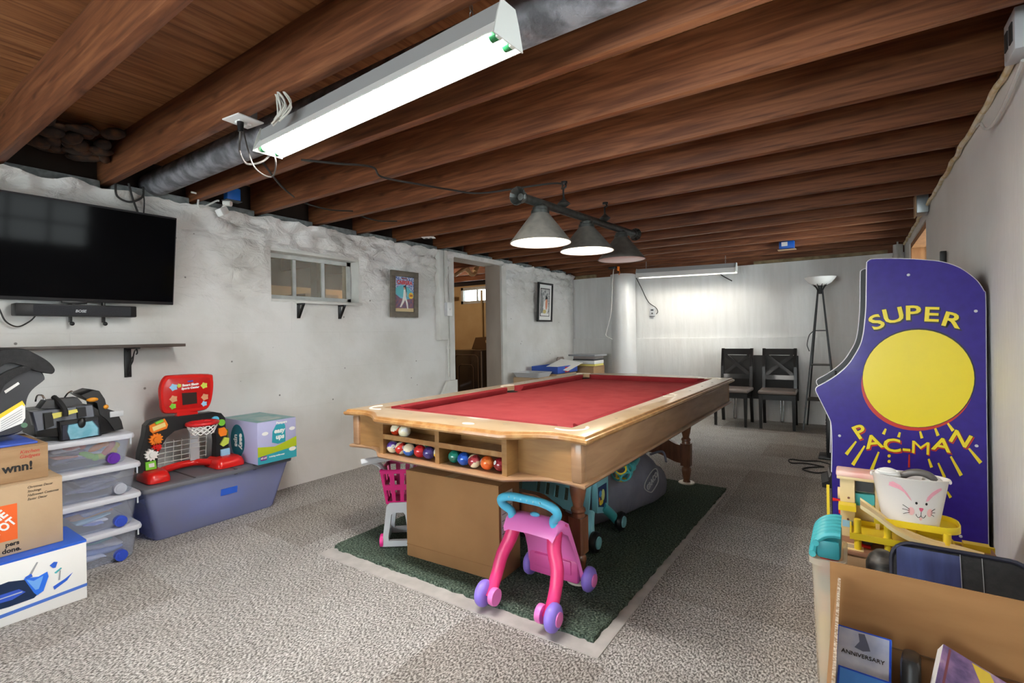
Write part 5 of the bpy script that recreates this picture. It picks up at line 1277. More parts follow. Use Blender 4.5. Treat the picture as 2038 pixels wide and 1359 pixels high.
b = MB(); b.prism([(-.05, .16), (.06, .13), (.10, .17), (.10, .345), (-.05, .345)], 0, .03, T((.095, .01, 0)) @ YZ); sp = b.build('side_panel', m_tealw, t, smooth=0)
b = MB(); b.prism([(-.035, .19), (.05, .165), (.075, .19), (.075, .295), (-.035, .295)], .03, .0312, T((.0955, .01, 0)) @ YZ); s2 = b.build('picture_panel', mat('panel_navy', (30, 50, 96), .4), sp, smooth=0)
P = [flat(T((.127, .01, 0)) @ YZ, circ(.025, .24, .022, .032, 14), 0, mat('print_pale_yellow', (220, 226, 140), .4)), flat(T((.127, .01, 0)) @ YZ, circ(-.01, .255, .018, .018, 12), .0002, mat('print_sky_blue', (70, 150, 216), .4)), flat(T((.127, .01, 0)) @ YZ, circ(.0, .205, .026, .014, 12), .0004, m_yellow), flat(T((.127, .01, 0)) @ YZ, circ(-.022, .225, .010, .014, 10), .0005, m_orange)]
o = join(P, 'panel_print'); o.parent = sp
b = MB(); b.tube(smooth_path([(.11, .05, .17), (.13, .11, .12), (.145, .17, .062)], 5), [.03, .03, .029, .028, .028, .027, .027, .026, .026, .026, .026], 10); b.build('leg', m_teal, t)
b = MB(); b.tube(smooth_path([(.10, -.07, .17), (.12, -.12, .12), (.14, -.155, .062)], 5), .024, 10); b.build('leg', m_tealw, t)
for y in (.18, -.16):
    b = MB(); b.lathe([(.02, -.018), (.05, -.016), (.056, 0), (.05, .016), (.02, .018)], (.168, y, .056), 24, (1, 0, 0)); w_ = b.build('wheel', m_black, t)
    b = MB(); b.lathe([(.034, .012), (.03, .024), (.01, .026)], (.168 if y > 0 else .168, y, .056), 20, (1, 0, 0)); b.build('hub', m_tealw, w_)
b = MB(); b.tube(smooth_path([(-.33, -.14, .10), (-.28, -.16, .2), (-.16, -.18, .235), (-.04, -.17, .19), (.02, -.15, .11)], 6), .02, 10); b.bx(-.34, .0, -.2, -.12, .0, .11, .02)
o = b.build('carry_case', m_blackf); o.location = (-1.28, 2.50, RZ); tag(o, 'black padded case lying behind the big cardboard box', 'case')
# grey playard bag
t = thing('storage_bag', 'slumped dark grey fabric bag with outlined logo under the table', 'bag', (-1.255, 3.0, RZ), R(-14))
b = MB(); rings = []; m_bag = mat('bag_grey', (138, 140, 158), .75, col2=(120, 122, 140), ns=6, bump=.4, bs=7, bst=(1, 2.5, 1), bdist=.03)
for k in range(13):
    f = k / 12; y = -.44 + .88 * f; e = math.sin(PI * min(1, max(0, f * 1.0))) ** .35 if 0 < f < 1 else .25
    h = (.395 - .08 * abs(f - .55)) * (e if f < .5 else max(e, .55)); w = .155 * max(e, .5)
    r_ = []
    for q in range(20):
        a_ = 2 * PI * q / 20; cx_ = math.copysign(abs(math.cos(a_)) ** .55, math.cos(a_)); cz = math.copysign(abs(math.sin(a_)) ** .6, math.sin(a_))
        n_ = 1 + .10 * noise.noise(V((y * 7, a_ * 1.6, 2))); wide = 1 - .28 * max(0, cz)
        r_.append(V((cx_ * w * wide * n_, y, h / 2 + cz * h / 2 * (n_ if cz > 0 else 1))))
    rings.append(r_)
b.loft(rings); b.build('bag_body', m_bag, t, smooth=70)
# outlined logo on the side of the bag
Ml_ = T((.158, .12, .19)) @ Matrix.Rotation(-.16, 4, 'Y') @ YZ
lo = [(math.cos(a_) * (.085 + .012 * math.sin(3 * a_)), math.sin(a_) * (.058 + .010 * math.cos(2 * a_))) for a_ in [2 * PI * k / 30 for k in range(30)]]
Mr_ = Ml_ @ Matrix.Rotation(.5, 4, 'Z')
b = MB(); b.tube([Mr_ @ V((x, y, .012)) for x, y in lo], .0035, 5, closed=True); b.build('logo_outline', m_lgrey, t)
text('logo', 'GRACO', .042, Mr_ @ T((0, 0, .012)), m_lgrey, t, shear=.15, ext=.002, bold=.001)
b = MB(); b.tube(smooth_path([(.02, .33, .30), (.06, .42, .31), (.10, .40, .25)], 6), .008, 6); b.build('bag_handle', m_bag, t)
# teal ball rattle on the bag
t = thing('rattle_toy', 'teal and yellow hollow ball rattle with handle on the grey bag', 'toy', onx(1230, 940, -1.13) + V((0, .05, 0)))
for nm, col, zz in (('ball_lattice', m_teal, 0), ('ball_lattice', m_yellow, 1)):
    b = MB(); r_ = .062; k = 0
    for th, n_ in ((0, 1), (63.4, 5), (116.6, 5), (180, 1)):
        for j in range(n_):
            ph = 2 * PI * j / max(n_, 1) + (PI / 5 if th > 90 else 0); d_ = V((math.sin(R(th)) * math.cos(ph), math.sin(R(th)) * math.sin(ph), math.cos(R(th))))
            k += 1
            if (k % 3 == 0) != bool(zz): continue
            q = d_.orthogonal().normalized(); w_ = d_.cross(q)
            b.tube([(d_ * .86 + (q * math.cos(2 * PI * i / 16) + w_ * math.sin(2 * PI * i / 16)) * .5).normalized() * r_ for i in range(16)], .0055, 6, closed=True)
    b.build(nm, col, t)
b = MB(); b.tube(smooth_path([(.03, .05, .01), (.04, .10, .02), (.03, .18, .03), (.0, .26, .015)], 5), .016, 9); b.sph((.035, .07, .01), .028, 14); b.build('rattle_handle', m_teal, t)
# ================================================================== ARCADE CABINET
AY, AD = 2.85, .46
m_side = mat('side_purple', (44, 28, 122), .3, col2=(49, 33, 130), ns=30, coat=.08, spec=.3)
t = thing('arcade_cabinet', 'tall purple arcade cabinet with yellow lettering against the right wall', 'arcade machine', (.2, AY, 0))
def ap(px, py, Y=AY):
    p = ony(px, py, Y); return (p.x - .2, p.z)
op = [(1655.7, 940), (1656.6, 888), (1655, 846), (1648.6, 827), (1627.5, 785), (1624.4, 778), (1624.6, 773), (1629, 769), (1642, 762), (1660, 751), (1678, 737), (1692, 722), (1700, 710), (1709, 695), (1715, 681), (1719, 664), (1721, 649), (1723.5, 622), (1724.6, 597), (1725.6, 528), (1727, 521), (1732, 517), (1742, 515.5), (1794, 515), (1846, 518), (1866, 520), (1881.6, 523), (1897, 528), (1911, 534), (1925, 543), (1936.6, 552), (1946, 561), (1953, 571), (1958, 580), (1961, 591), (1962, 694), (1963, 824)]
ol = [(p.x, p.y) for p in smooth_path([(*ap(*q), 0) for q in op], 3)]
xr = ol[-1][0]; xl = ol[0][0] + .003
ol = [(xl, .0)] + ol + [(xr, .0)]
bo = MB(); bo.prism(ol, 0, .016, T((0, .016, 0)) @ XZ); bo.build('side_panel', m_side, t, smooth=0)
b = MB(); b.prism(ol, 0, .016, T((-.02, AD, 0)) @ XZ); b.build('side_panel', m_black, t, smooth=0)
m_tm = mat('edge_moulding', (222, 220, 228), .35)
for y in (.008, AD - .008):
    b = MB(); b.tube([V((x - (.02 if y > .1 else 0), y, z)) for x, z in ol[1:]] + [V((xr - (.02 if y > .1 else 0), y, 0.004))], .0042, 6); b.build('edge_moulding', m_tm, t)
b = MB(); ins = [ol[i] for i in range(len(ol))]
def ax(px, py): return ap(px, py)
b.prism([(xl + .02, .02), (xl + .02, ol[1][1]), ax(1652, 800), ax(1648, 790), ax(1700, 745), ax(1740, 700), ax(1750, 600), ax(1750, 530), ax(1850, 524), ax(1930, 560), ax(1955, 600), (xr - .01, .02)], 0, AD - .034, T((0, AD - .017, 0)) @ XZ)
b.build('cabinet_body', m_black, t, smooth=0)
b = MB(); p, q = ax(1634, 772), ax(1690, 733); b.loft([[V((p[0], y, p[1])), V((q[0], y, q[1])), V((q[0], y, q[1] - .02)), V((p[0], y, p[1] - .02))] for y in (.02, AD - .02)]); cp = b.build('control_panel', mat('control_panel_black', (28, 26, 34), .35), t, smooth=0)
b = MB(); mx_ = (p[0] + q[0]) / 2; mz = (p[1] + q[1]) / 2; b.cyl((mx_, AD / 2, mz - .005), (mx_ - .004, AD / 2, mz + .02), .005, n=8); b.build('joystick', m_black, cp)
b = MB(); p, q = ax(1727, 700), ax(1735, 600); b.loft([[V((p[0], y, p[1])), V((q[0], y, q[1])), V((q[0] + .01, y, q[1])), V((p[0] + .01, y, p[1]))] for y in (.04, AD - .04)]); b.build('game_screen', m_screen, t, smooth=0)
AF = frame((0, -.0006, 0), (1, 0, 0), (0, 0, 1))
m_yel = mat('art_yellow', (226, 206, 34), .3, coat=.2); m_rd = mat('art_red', (186, 44, 30), .3); m_ol = mat('art_outline', (22, 16, 40), .4)
def art(pts, z, m): return flat(AF, [ap(*q) for q in pts], z, m)
def oval(cx, cy, rx, ry, n=48): return [(cx + rx * math.cos(2 * PI * k / n), cy + ry * math.sin(2 * PI * k / n)) for k in range(n)]
P = [art(oval(1826, 764, 112, 93), .0, m_rd), art(oval(1829, 752, 113, 99), .0004, m_ol), art(oval(1828, 753, 111, 97), .0008, m_yel)]
o = join(P, 'oval_print'); o.parent = t; P = []
for (x0, y0, x1, y1, w0, w1) in ((1763, 853, 1758, 864, 2, 3.2), (1791, 860, 1788, 870, 2, 3), (1831, 858, 1835, 872, 2, 3), (1861, 852, 1867, 867, 2.2, 3.4), (1886, 842, 1897, 857, 2, 3.4), (1704, 878, 1684, 904, 1.8, 3.6), (1721, 887, 1697, 925, 1.8, 3.8), (1749, 899, 1734, 936, 1.8, 3.6), (1848, 913, 1854, 930, 2, 3), (1867, 921, 1880, 950, 1.8, 3), (1892, 908, 1913, 946, 2, 3.6), (1928, 892, 1952, 921, 2, 3.8), (1885, 978, 1892, 990, 2, 3)):
    dx, dy = x1 - x0, y1 - y0; l = math.hypot(dx, dy); nx, ny = -dy / l, dx / l
    P.append(art([(x0 + nx * w0, y0 + ny * w0), (x1 + nx * w1, y1 + ny * w1), (x1 - nx * w1, y1 - ny * w1), (x0 - nx * w0, y0 - ny * w0)], .0006, m_yel))
P.append(art([(1808, 904), (1811, 904), (1811, 930), (1807, 930)], .0006, m_rd))
P.append(art(oval(1769.5, 907, 3.2, 3.2, 14), .0006, m_yel)); P.append(art(oval(1769.5, 918, 3.2, 3.2, 14), .0006, m_yel))
o = join(P, 'ray_print'); o['label'] = 'yellow ray stripes'; o.parent = t
def letter(s, px, py, size_px, ang, sx=1.0, m2=m_ol, off=(2.0, 2.5)):
    k = (ony(px, py, AY) - ony(px, py + size_px, AY)).length
    L = []
    q_ = 0 if s == 'M' else 1
    for (dx, dy, z, mm, bo_) in ((off[0], off[1], .0002, m2, .0034), (0, 0, .0012, m_ol, .0034), (0, 0, .0022, m_yel, .0018)):
        c = ap(px + dx, py + dy); L.append(text('let', s, k * 1.34, AF @ T((c[0], c[1], z)) @ Matrix.Rotation(R(ang), 4, 'Z'), mm, t, ext=.0003, sx=sx, bold=bo_ * q_))
    return L
L = []
for s, x, y, a in (('S', 1745, 642, 24), ('U', 1778, 629, 10), ('P', 1816, 624, 0), ('E', 1853, 627, -4), ('R', 1893, 638, -16)): L += letter(s, x, y, 30, a, 1.25)
o = join(L, 'title_lettering'); o.parent = t
L = []
for s, x, y, a in (('P', 1712, 860, 30), ('A', 1738, 880, 14), ('C', 1775, 887, 2), ('-', 1804, 892, 0), ('M', 1832, 892, -2), ('A', 1874, 886, -8), ('N', 1911, 874, -24)): L += letter(s, x, y, 27, a, 1.15, m_rd)
o = join(L, 'title_lettering'); o.parent = t
for q in ((1808, 547), (1942, 619), (1671, 867), (1943.5, 887), (1912, 1067)):
    c = ap(*q); b = MB(); b.lathe([(.0062, 0), (.006, .003), (.003, .0045), (.0005, .0047)], (c[0], -.0, c[1]), 14, (0, -1, 0)); b.build('bolt_cap', m_lgrey, t)

# ================================================================== TOY GARAGE, BUCKET, BINS BY THE ARCADE
GZ = .352
t, hx, hy = carton('cardboard_box', 'plain tan cardboard box carrying the toy garage', -.088, .40, 2.13, 2.42, 0, GZ - .001, m_card, rz=0)
t = thing('toy_garage', 'yellow and beige toy parking garage in front of the arcade cabinet', 'toy', (.15, 2.27, GZ))
G = lambda px, py, Y: (lambda p: V((p.x - .15, p.y - 2.27, p.z - GZ)))(ony(px, py, Y))
b = MB(); b.bx(-.24, .245, -.145, .14, .0, .014, .003); b.build('base_board', mat('garage_brown', (150, 108, 84), .6, col2=(136, 96, 74), ns=20), t)
b = MB(); p_ = G(1695, 1108, 2.16); b.bx(p_.x - .032, p_.x + .036, -.135, -.07, .014, .0155); hp_ = b.build('helipad', m_beige, t, smooth=0); b = MB(); b.bx(p_.x - .016, p_.x + .018, -.118, -.085, .0155, .0165); b.build('helipad_print', mat('pad_grey', (170, 158, 140), .6), hp_, smooth=0)
b = MB(); b.bx(-.245, .25, .125, .135, .0, .02); b.bx(-.25, -.24, .12, .135, .0, .165); b.bx(-.25, -.17, .12, .135, .0, .022); b.build('back_frame', m_yellow, t, smooth=0)
TYv = 2.30
tl, tr = G(1672, 960, TYv), G(1749, 960, TYv); zt = G(1700, 951, TYv).z
b = MB(); b.bx(tl.x, tl.x + .046, .0, .06, .014, zt); b.bx(tr.x - .012, tr.x, .0, .06, .014, zt); b.bx(tl.x + .046, tr.x - .012, .05, .06, .014, zt); tw = b.build('lift_tower', m_beige, t, smooth=0)
b = MB(); b.bx(tl.x - .010, tr.x + .006, -.012, .068, zt, zt + .012, .003); b.build('roof_eave', m_beige, tw)
b = MB(); b.bx(tl.x - .012, tr.x + .006, -.014, .068, zt + .010, zt + .032, .006); b.build('roof', mat('roof_pink', (232, 160, 150), .4, col2=(240, 216, 204), ns=9), tw)
b = MB(); b.bx(tl.x + .05, tr.x - .016, .036, .05, zt - .05, zt - .008); b.build('lift_window', m_dgrey, tw, smooth=0)
b = MB(); b.bx(tl.x + .048, tr.x - .014, .02, .05, zt - .10, zt - .055); b.build('lift_car', m_teal, tw, smooth=0)
b = MB(); b.bx(tl.x + .006, tl.x + .038, -.002, .0, .05, .075); b.build('garage_sticker', ms_b, tw, smooth=0)
b = MB()
for q in ((1689, 986), (1688, 1028)): c = G(*q, TYv); b.cyl((c.x, 0, c.z), (c.x, -.003, c.z), .004, n=10)
b.build('rivet', mat('rivet_brown', (110, 70, 56), .5), tw)
b = MB(); c = G(1668, 995, TYv); b.tube([(c.x - .018, .03, c.z), (c.x + .008, .03, c.z), (c.x + .008, .03, c.z - .05)], .007, 7); b.build('lift_crank', m_red, t)
b = MB(); b.cyl((tl.x, .03, G(1670, 970, TYv).z - .02), (tl.x - .008, .03, G(1670, 970, TYv).z - .02), .022, n=18); b.build('turn_knob', m_beige, t)
def deck(nm, x0, x1, y0, y1, z, round_=True):
    b = MB(); r_ = .055
    pts = [(x0, y0)] + [(x1 - r_ + r_ * math.cos(a_), y0 + r_ + r_ * math.sin(a_)) for a_ in [R(-90 + 90 * k / 6) for k in range(7)]] + [(x1 - r_ + r_ * math.cos(a_), y1 - r_ + r_ * math.sin(a_)) for a_ in [R(90 * k / 6) for k in range(7)]] + [(x0, y1)]
    b.prism(pts, z, z + .006); n = len(pts)
    inn = [((p[0] - (x0 + x1) / 2) * .965 + (x0 + x1) / 2, (p[1] - (y0 + y1) / 2) * .94 + (y0 + y1) / 2) for p in pts]
    frame_prism(b, pts, inn, z + .0062, z + .022, Matrix.Identity(4)); return b.build(nm, m_yellow, t, smooth=30)
u0 = G(1742, 1012, 2.2); u1 = G(1913, 1040, 2.2)
deck('upper_deck', u0.x - .005, u1.x, -.12, .03, .118); deck('lower_deck', tl.x + .03, u1.x - .015, -.13, .03, .052)
b = MB(); b.prism([(tl.x - .005, .125), (tl.x + .05, .125), (tl.x + .05, .145), (tl.x - .005, .145)], -.045, .0, T((0, -.05, 0)) @ XZ); b.build('deck_lip', m_yellow, t, smooth=0)
for px, y_ in ((1707, -.115), (1767, -.115), (1885, -.115), (1815, .02)):
    x = G(px, 1060, 2.27 + y_).x; b = MB(); b.cyl((x, y_, .012), (x, y_, .122), .011, n=14); b.cyl((x, y_, .05), (x, y_, .074), .0135, n=14); b.build('column', m_yellow, t)
# beige ramp curving down to the right
b = MB(); rp = [G(1712, 1002, 2.14), G(1745, 1025, 2.13), G(1790, 1058, 2.12), G(1850, 1083, 2.12), G(1910, 1098, 2.12), G(1962, 1112, 2.12)]
rp = smooth_path(rp, 6); rings = []
for i, p_ in enumerate(rp):
    w_ = .046 - .022 * i / len(rp)
    rings.append([p_ + V((0, -w_, .010)), p_ + V((0, -w_ + .004, .010)), p_ + V((0, -w_ + .005, .002)), p_ + V((0, w_ - .005, .002)), p_ + V((0, w_ - .004, .010)), p_ + V((0, w_, .010)), p_ + V((0, w_, -.004)), p_ + V((0, -w_, -.004))])
b.loft(rings); b.build('ramp', m_beige, t, smooth=30)
b = MB(); x = G(1726, 1078, 2.2).x; b.cyl((x, -.07, .03), (x, -.076, .03), .016, n=18); b.build('turntable', m_dgrey, t); b = MB(); b.bx(x - .03, x + .01, -.09, -.05, .014, .022); b.build('red_plate', m_red, t, smooth=0)
b = MB(); c = G(1955, 1100, 2.36); b.bx(c.x - .05, c.x + .02, .08, .115, .014, .035); b.build('yellow_kerb', m_yellow, t, smooth=0)
# rabbit bucket on the upper deck
bc = ony(1811, 1029, 2.2); m_buck = mat('bucket_white', (232, 228, 226), .3)
t = thing('bucket', 'white oval bucket painted with a rabbit face on the toy garage', 'bucket', (bc.x, 2.2, GZ + .1255))
Hb = (ony(1818, 938, 2.2) - ony(1818, 1030, 2.2)).length + .004
W0, W1, D0, D1 = .078, .106, .043, .056
def bp(u, v, o_=.0008):
    """point on the bucket side: u = angle from the front, v = height 0..1"""
    a_ = R(-90) + u; w = W0 + (W1 - W0) * v + o_; d_ = D0 + (D1 - D0) * v + o_
    return V((w * math.cos(a_), d_ * math.sin(a_), v * Hb))
b = MB(); n = 36
def orow(v, o_): return [bp(2 * PI * k / n, v, o_) for k in range(n)]
b.loft([orow(0, -.006), orow(.02, 0), orow(.97, 0), orow(.985, .003), orow(1, .003), orow(1.0, -.003), orow(.05, -.004)], caps=False); b.bm.faces.new([b.bm.verts.new(p) for p in orow(.03, -.005)])
b.build('bucket_body', m_buck, t, smooth=50)
def dec(uv, m, nm, o_=.0012):
    b = MB(); b.loft([[bp(u, v, o_ - .0008) for u, v in uv], [bp(u, v, o_) for u, v in uv]]); return b.build(nm, m, t, smooth=0)
m_pk = mat('paint_pink', (226, 160, 176), .4); m_nose = mat('paint_nose', (214, 90, 124), .4); m_pkl = mat('paint_blush', (240, 190, 190), .4)
ear = lambda s, c: [(c + s * x, y) for x, y in ((-.75, .80), (-.72, .87), (-.60, .90), (-.40, .84), (-.22, .70), (-.12, .58), (-.10, .54), (-.16, .58), (-.30, .70), (-.45, .76), (-.62, .78))]
dec(ear(1, .12), m_pk, 'painted_ear'); dec([(.33 + x, y) for x, y in ((.10, .56), (.14, .66), (.26, .76), (.42, .83), (.56, .86), (.60, .82), (.46, .76), (.30, .68), (.18, .58))], m_pk, 'painted_ear')
for u, v in ((.155, .51), (.455, .51)): dec([(u + .036 * math.cos(2 * PI * k / 12), v + .028 * math.sin(2 * PI * k / 12)) for k in range(12)], m_ink, 'painted_eye')
dec([(.235, .405), (.26, .42), (.35, .42), (.375, .405), (.345, .36), (.305, .335), (.265, .36)], m_nose, 'painted_nose')
for u in (-.0, .60): dec([(u + .10 * math.cos(2 * PI * k / 16), .33 + .085 * math.sin(2 * PI * k / 16)) for k in range(16)], m_pkl, 'painted_cheek', .001)
dec([(.26, .215), (.35, .215), (.355, .185), (.33, .155), (.285, .155), (.262, .185)], m_pkl, 'painted_tongue', .001)
b = MB()
def stroke(uv): b.tube([bp(u, v, .0012) for u, v in uv], .0009, 5)
stroke([(.305, .335), (.305, .26)]); stroke([(.305, .26), (.27, .222), (.21, .215), (.16, .25), (.15, .28)]); stroke([(.305, .26), (.345, .222), (.40, .215), (.45, .25), (.46, .28)])
for s in ((-.04, .36, -.25, .44), (-.04, .33, -.27, .35), (-.04, .30, -.25, .25), (.64, .36, .78, .42), (.64, .33, .80, .34), (.64, .30, .78, .26)): stroke([(s[0], s[1]), ((s[0] + s[2]) / 2, (s[1] + s[3]) / 2 + .005), (s[2], s[3])])
b.build('painted_line', m_ink, t)
b = MB(); 
for s in (-1, 1): b.sph((s * (W1 + .001), 0, Hb * .95), (.005, .010, .008), 10)
b.build('handle_ear', m_buck, t)
top = V((bc.x, 2.2, GZ + .1255 + Hb))
b = MB(); b.tube(smooth_path([(-.045, .01, -.05), (-.035, .0, .0), (0, -.008, .022), (.04, -.006, .014), (.065, .006, -.03)], 6), .012, 10); tag(b.build('toy_arch', mat('toy_grey', (96, 92, 90), .35), loc=top + V((.015, 0, -.008))), 'grey plastic arc sticking out of the rabbit bucket', 'toy')
b = MB(); b.sph((0, 0, 0), (.04, .032, .026), 18); b.tube([(.0 + .03 * math.cos(2 * PI * k / 18), -.02 + .022 * math.sin(2 * PI * k / 18), .018) for k in range(18)], .004, 6, closed=True); tag(b.build('white_bowl', m_paper, loc=top + V((-.06, 0, -.008))), 'white rounded toy at the left inside the rabbit bucket', 'toy')
b = MB(); b.sph((0, 0, 0), (.028, .026, .016), 16); tag(b.build('white_cup', m_paper, loc=top + V((.062, .01, -.012))), 'white cup at the right inside the rabbit bucket', 'toy')
# clear bin with ribbed teal toy on top
t = thing('storage_bin', 'tall frosted bin beside the arcade cabinet behind the open box', 'bin', (-.05, 1.93, 0))
m_cardo = mat('carton_brown', (160, 118, 74), .85, col2=(150, 108, 66), ns=5, st=(1, 1, 5))
m_frost = plasticclear('bin_frost', (244, 238, 226), .3)
b = MB(); rr = lambda o_, z: [V((x, y, z)) for x, y in rrect(-.068 + o_, .012 - o_, -.09 + o_, .10 - o_, .03, 4)]
b.loft([rr(.012, .001), rr(.008, .01), rr(-.004, .41), rr(-.012, .41), rr(-.012, .43), rr(-.002, .43), rr(.012, .02)], caps=False); b.bm.faces.new([b.bm.verts.new(p) for p in rr(.012, .001)]); b.build('tub', m_frost, t, smooth=50)
for k, (z, h, c, l) in enumerate(((.02, .10, (236, 200, 150), 'peach'), (.12, .12, (240, 214, 120), 'pale yellow'), (.24, .07, (232, 190, 160), 'pale orange'), (.31, .05, (90, 88, 104), 'dark grey'), (.36, .03, (190, 60, 60), 'red'))):
    b = MB(); b.box((0, 0, h / 2), (.052, .13, h - .004), bev=.012); tag(b.build('stored_block', mat('stored_' + l, c, .7), loc=(-.078, 1.935, z)), l + ' block seen through the tall frosted bin', 'toy', 'blocks in the frosted bin')
t = thing('ribbed_basket', 'teal ribbed toy basket resting upside down on the frosted bin', 'toy', (-.042, 1.93, .431))
b = MB()
for k in range(6):
    y = -.085 + .034 * k; b.tube(smooth_path([(-.075, y, .01), (-.068, y, .045), (-.046, y, .07), (-.02, y, .08), (.0, y, .08)], 5), .011, 8)
for z, x in ((.012, -.075), (.048, -.066)): b.cyl((x, -.10, z), (x, .10, z), .010, n=8)
b.build('rib_shell', m_teal, t); b = MB(); b.bx(-.066, .0, -.095, .095, .0, .06, .012); b.build('inner_lining', mat('teal_dark', (40, 130, 140), .5), t)
# zipped case and small bag behind the open box
t = thing('zip_case', 'large navy and black zipped case standing behind the open cardboard box', 'case', (.235, 1.715, 0))
Mc = Matrix.Rotation(R(-16), 4, 'X')
cz = rrect(-.152, .152, 0, .538, .05, 6)
b = MB(); b.loft([[Mc @ V((x * s_, y, .003 + z * s_)) for x, z in cz] for y, s_ in ((-.022, .97), (-.014, 1), (.014, 1), (.022, .97))]); b.build('case_body', m_blackf, t, smooth=50)
b = MB(); b.tube([Mc @ V((x, -.018, .003 + z)) for x, z in cz], .006, 7, closed=True); b.build('piping', mat('navy_piping', (24, 26, 44), .6), t)
b = MB(); b.bx(-.14, .0, -.0235, -.0225, .2, .53, 0, Mc); b.build('navy_panel', mat('navy_fabric', (44, 52, 96), .45, col2=(70, 84, 140), ns=5, st=(4, 1, .6)), t, smooth=0)
b = MB()
for x in (.0, .045): b.bx(x, x + .0015, -.0245, -.0235, .05, .535, 0, Mc)
b.build('stitching', m_grey, t, smooth=0)
t = thing('zip_pouch', 'small crumpled black pouch between the navy case and the toy garage', 'bag', (.075, 1.93, 0))
b = MB(); b.bx(-.05, .04, -.06, .06, .0005, .36, .02); b.build('pouch_body', m_blackf, t); b = MB(); b.sph((-.01, 0, .40), (.045, .055, .062), 14); b.build('pouch_top', mat('crumpled_black', (40, 38, 36), .5, col2=(84, 78, 72), ns=18, st=(1, 1, 4)), t)

# ================================================================== OPEN CARTON WITH BOOKS
BY0, BY1, BX0, BX1, HZ = .80, 1.50, -.058, .44, .386
t = thing('open_carton', 'open cardboard box of movies and books in the near right corner', 'box', ((BX0 + BX1) / 2, (BY0 + BY1) / 2, 0))
hx, hy = (BX1 - BX0) / 2, (BY1 - BY0) / 2; th = .005
b = MB(); b.bx(-hx, hx, -hy, hy, .0005, .006); b.bx(-hx, hx, hy - th, hy, .006, HZ); b.bx(-hx, hx, -hy, -hy + th, .006, HZ); b.bx(-hx, -hx + th, -hy + th, hy - th, .006, HZ); b.bx(hx - th, hx, -hy + th, hy - th, .006, HZ)
b.build('carton_body', m_cardo, t, smooth=0)
b = MB(); b.bx(-hx, hx, -th, 0, 0, .172, 0, T((0, hy, HZ + .001)) @ Matrix.Rotation(R(-3), 4, 'X')); bf_ = b.build('back_flap', m_cardo, t, smooth=0); b = MB(); b.bx(-hx + .004, hx - .004, hy - th - .0012, hy - th - .0002, HZ - .002, HZ + .002); b.build('fold_crease', mat('fold_line', (120, 90, 60), .9), t, smooth=0)
mcor = mat('corrugated_edge', (226, 216, 200), .9, col2=(150, 118, 84), ns=160)
Ml_ = T((-hx, 0, HZ + .001)) @ Matrix.Rotation(R(7), 4, 'Y')
b = MB(); b.bx(0, th, -hy + .02, hy - .03, 0, .15, 0, Ml_); lf = b.build('side_flap', m_cardo, t, smooth=0)
b = MB(); b.bx(-.0004, th + .0004, -hy + .02, hy - .03, .15, .1506, 0, Ml_); b.build('cut_edge', mcor, lf, smooth=0)
b = MB(); b.bx(0, hx * .86, -th, 0, 0, .15, 0, T((hx, -.02, HZ + .001)) @ Matrix.Rotation(R(95), 4, 'Z') @ Matrix.Rotation(R(40), 4, 'X')) if False else b.bx(-hx, hx, 0, th, -.16, 0, 0, T((0, -hy - .006, HZ - .002))); b.build('front_flap', m_cardo, t, smooth=0)
# blue movie cases standing in a leaning stack
m_dvd = mat('movie_blue', (40, 88, 220), .3); m_snow = mat('cover_snow', (236, 240, 250), .4, col2=(176, 188, 220), ns=12); m_dvd2 = mat('movie_light_blue', (90, 160, 246), .3)
def book(lab, c, dims, rot, mb, mp, cover=None, ttl=None, nm='movie_case', group='movies in the open box'):
    t = thing(nm, lab, 'movie' if nm == 'movie_case' else 'book', c, 0, group); t.rotation_euler = rot
    w, d, h = dims
    b = MB(); b.bx(-w / 2, w / 2, -d / 2, d / 2, 0, h, .001); b.build('cover', mb, t, smooth=0)
    b = MB(); b.bx(-w / 2 + .003, w / 2 + .0006, -d / 2 - .0006, d / 2 + .0006, .0025, h - .0025); b.build('page_block' if nm != 'movie_case' else 'case_edge', mp, t, smooth=0)
    if cover: b = MB(); b.bx(-w / 2 + .004, w / 2 - .004, -d / 2 + .004, d / 2 - .004, h, h + .0008); b.build('cover_print', cover, t, smooth=0)
    if ttl: text('cover_title', ttl[0], ttl[1], T((ttl[2], ttl[3], h + .0014)), m_ink, t, bold=.0006)
    return t
for k, (z, y, cov, lab) in enumerate(((.365, 1.372, m_snow, 'snowy grey covered movie case leaning at the back of the blue stack'), (.326, 1.285, m_dvd2, 'light blue movie case second from the back in the open box'), (.309, 1.235, m_dvd, 'deep blue movie case in the middle of the blue stack'), (.292, 1.18, mat('cover_figures', (150, 190, 236), .4, col2=(176, 40, 60), ns=22, lo=.52, hi=.6), 'blue movie case with red figures on its cover, nearest in the stack'))):
    book(lab, (.006 + .003 * k, y - (.012 if k else 0), z - (.004 if k else 0)), (.105, .19, .015), (R(38), 0, R(-4)), m_dvd, m_dvd2, cov)
lm = [o for o in COL.objects if o.get('label', '').startswith('snowy grey')][0]
text('cover_title', 'ANNIVERSARY', .0125, T((0, .036, .0166)), m_ink, lm, bold=.0); b = MB(); b.prism([(-.016, .052), (.0, .048), (.014, .053), (.010, .066), (.002, .088), (-.010, .086), (-.007, .068)], .0158, .0164); b.build('cover_figure', mat('cover_shadow', (110, 116, 140), .5), lm, smooth=0)
b = MB(); b.box((0, 0, .07), (.034, .10, .13), bev=.012); b.build; o = b.build('game_pad', m_black, loc=(.092, 1.37, .30)); o.rotation_euler = (R(-14), 0, R(-6)); tag(o, 'black plastic gadget wedged beside the blue movie cases', 'gadget')
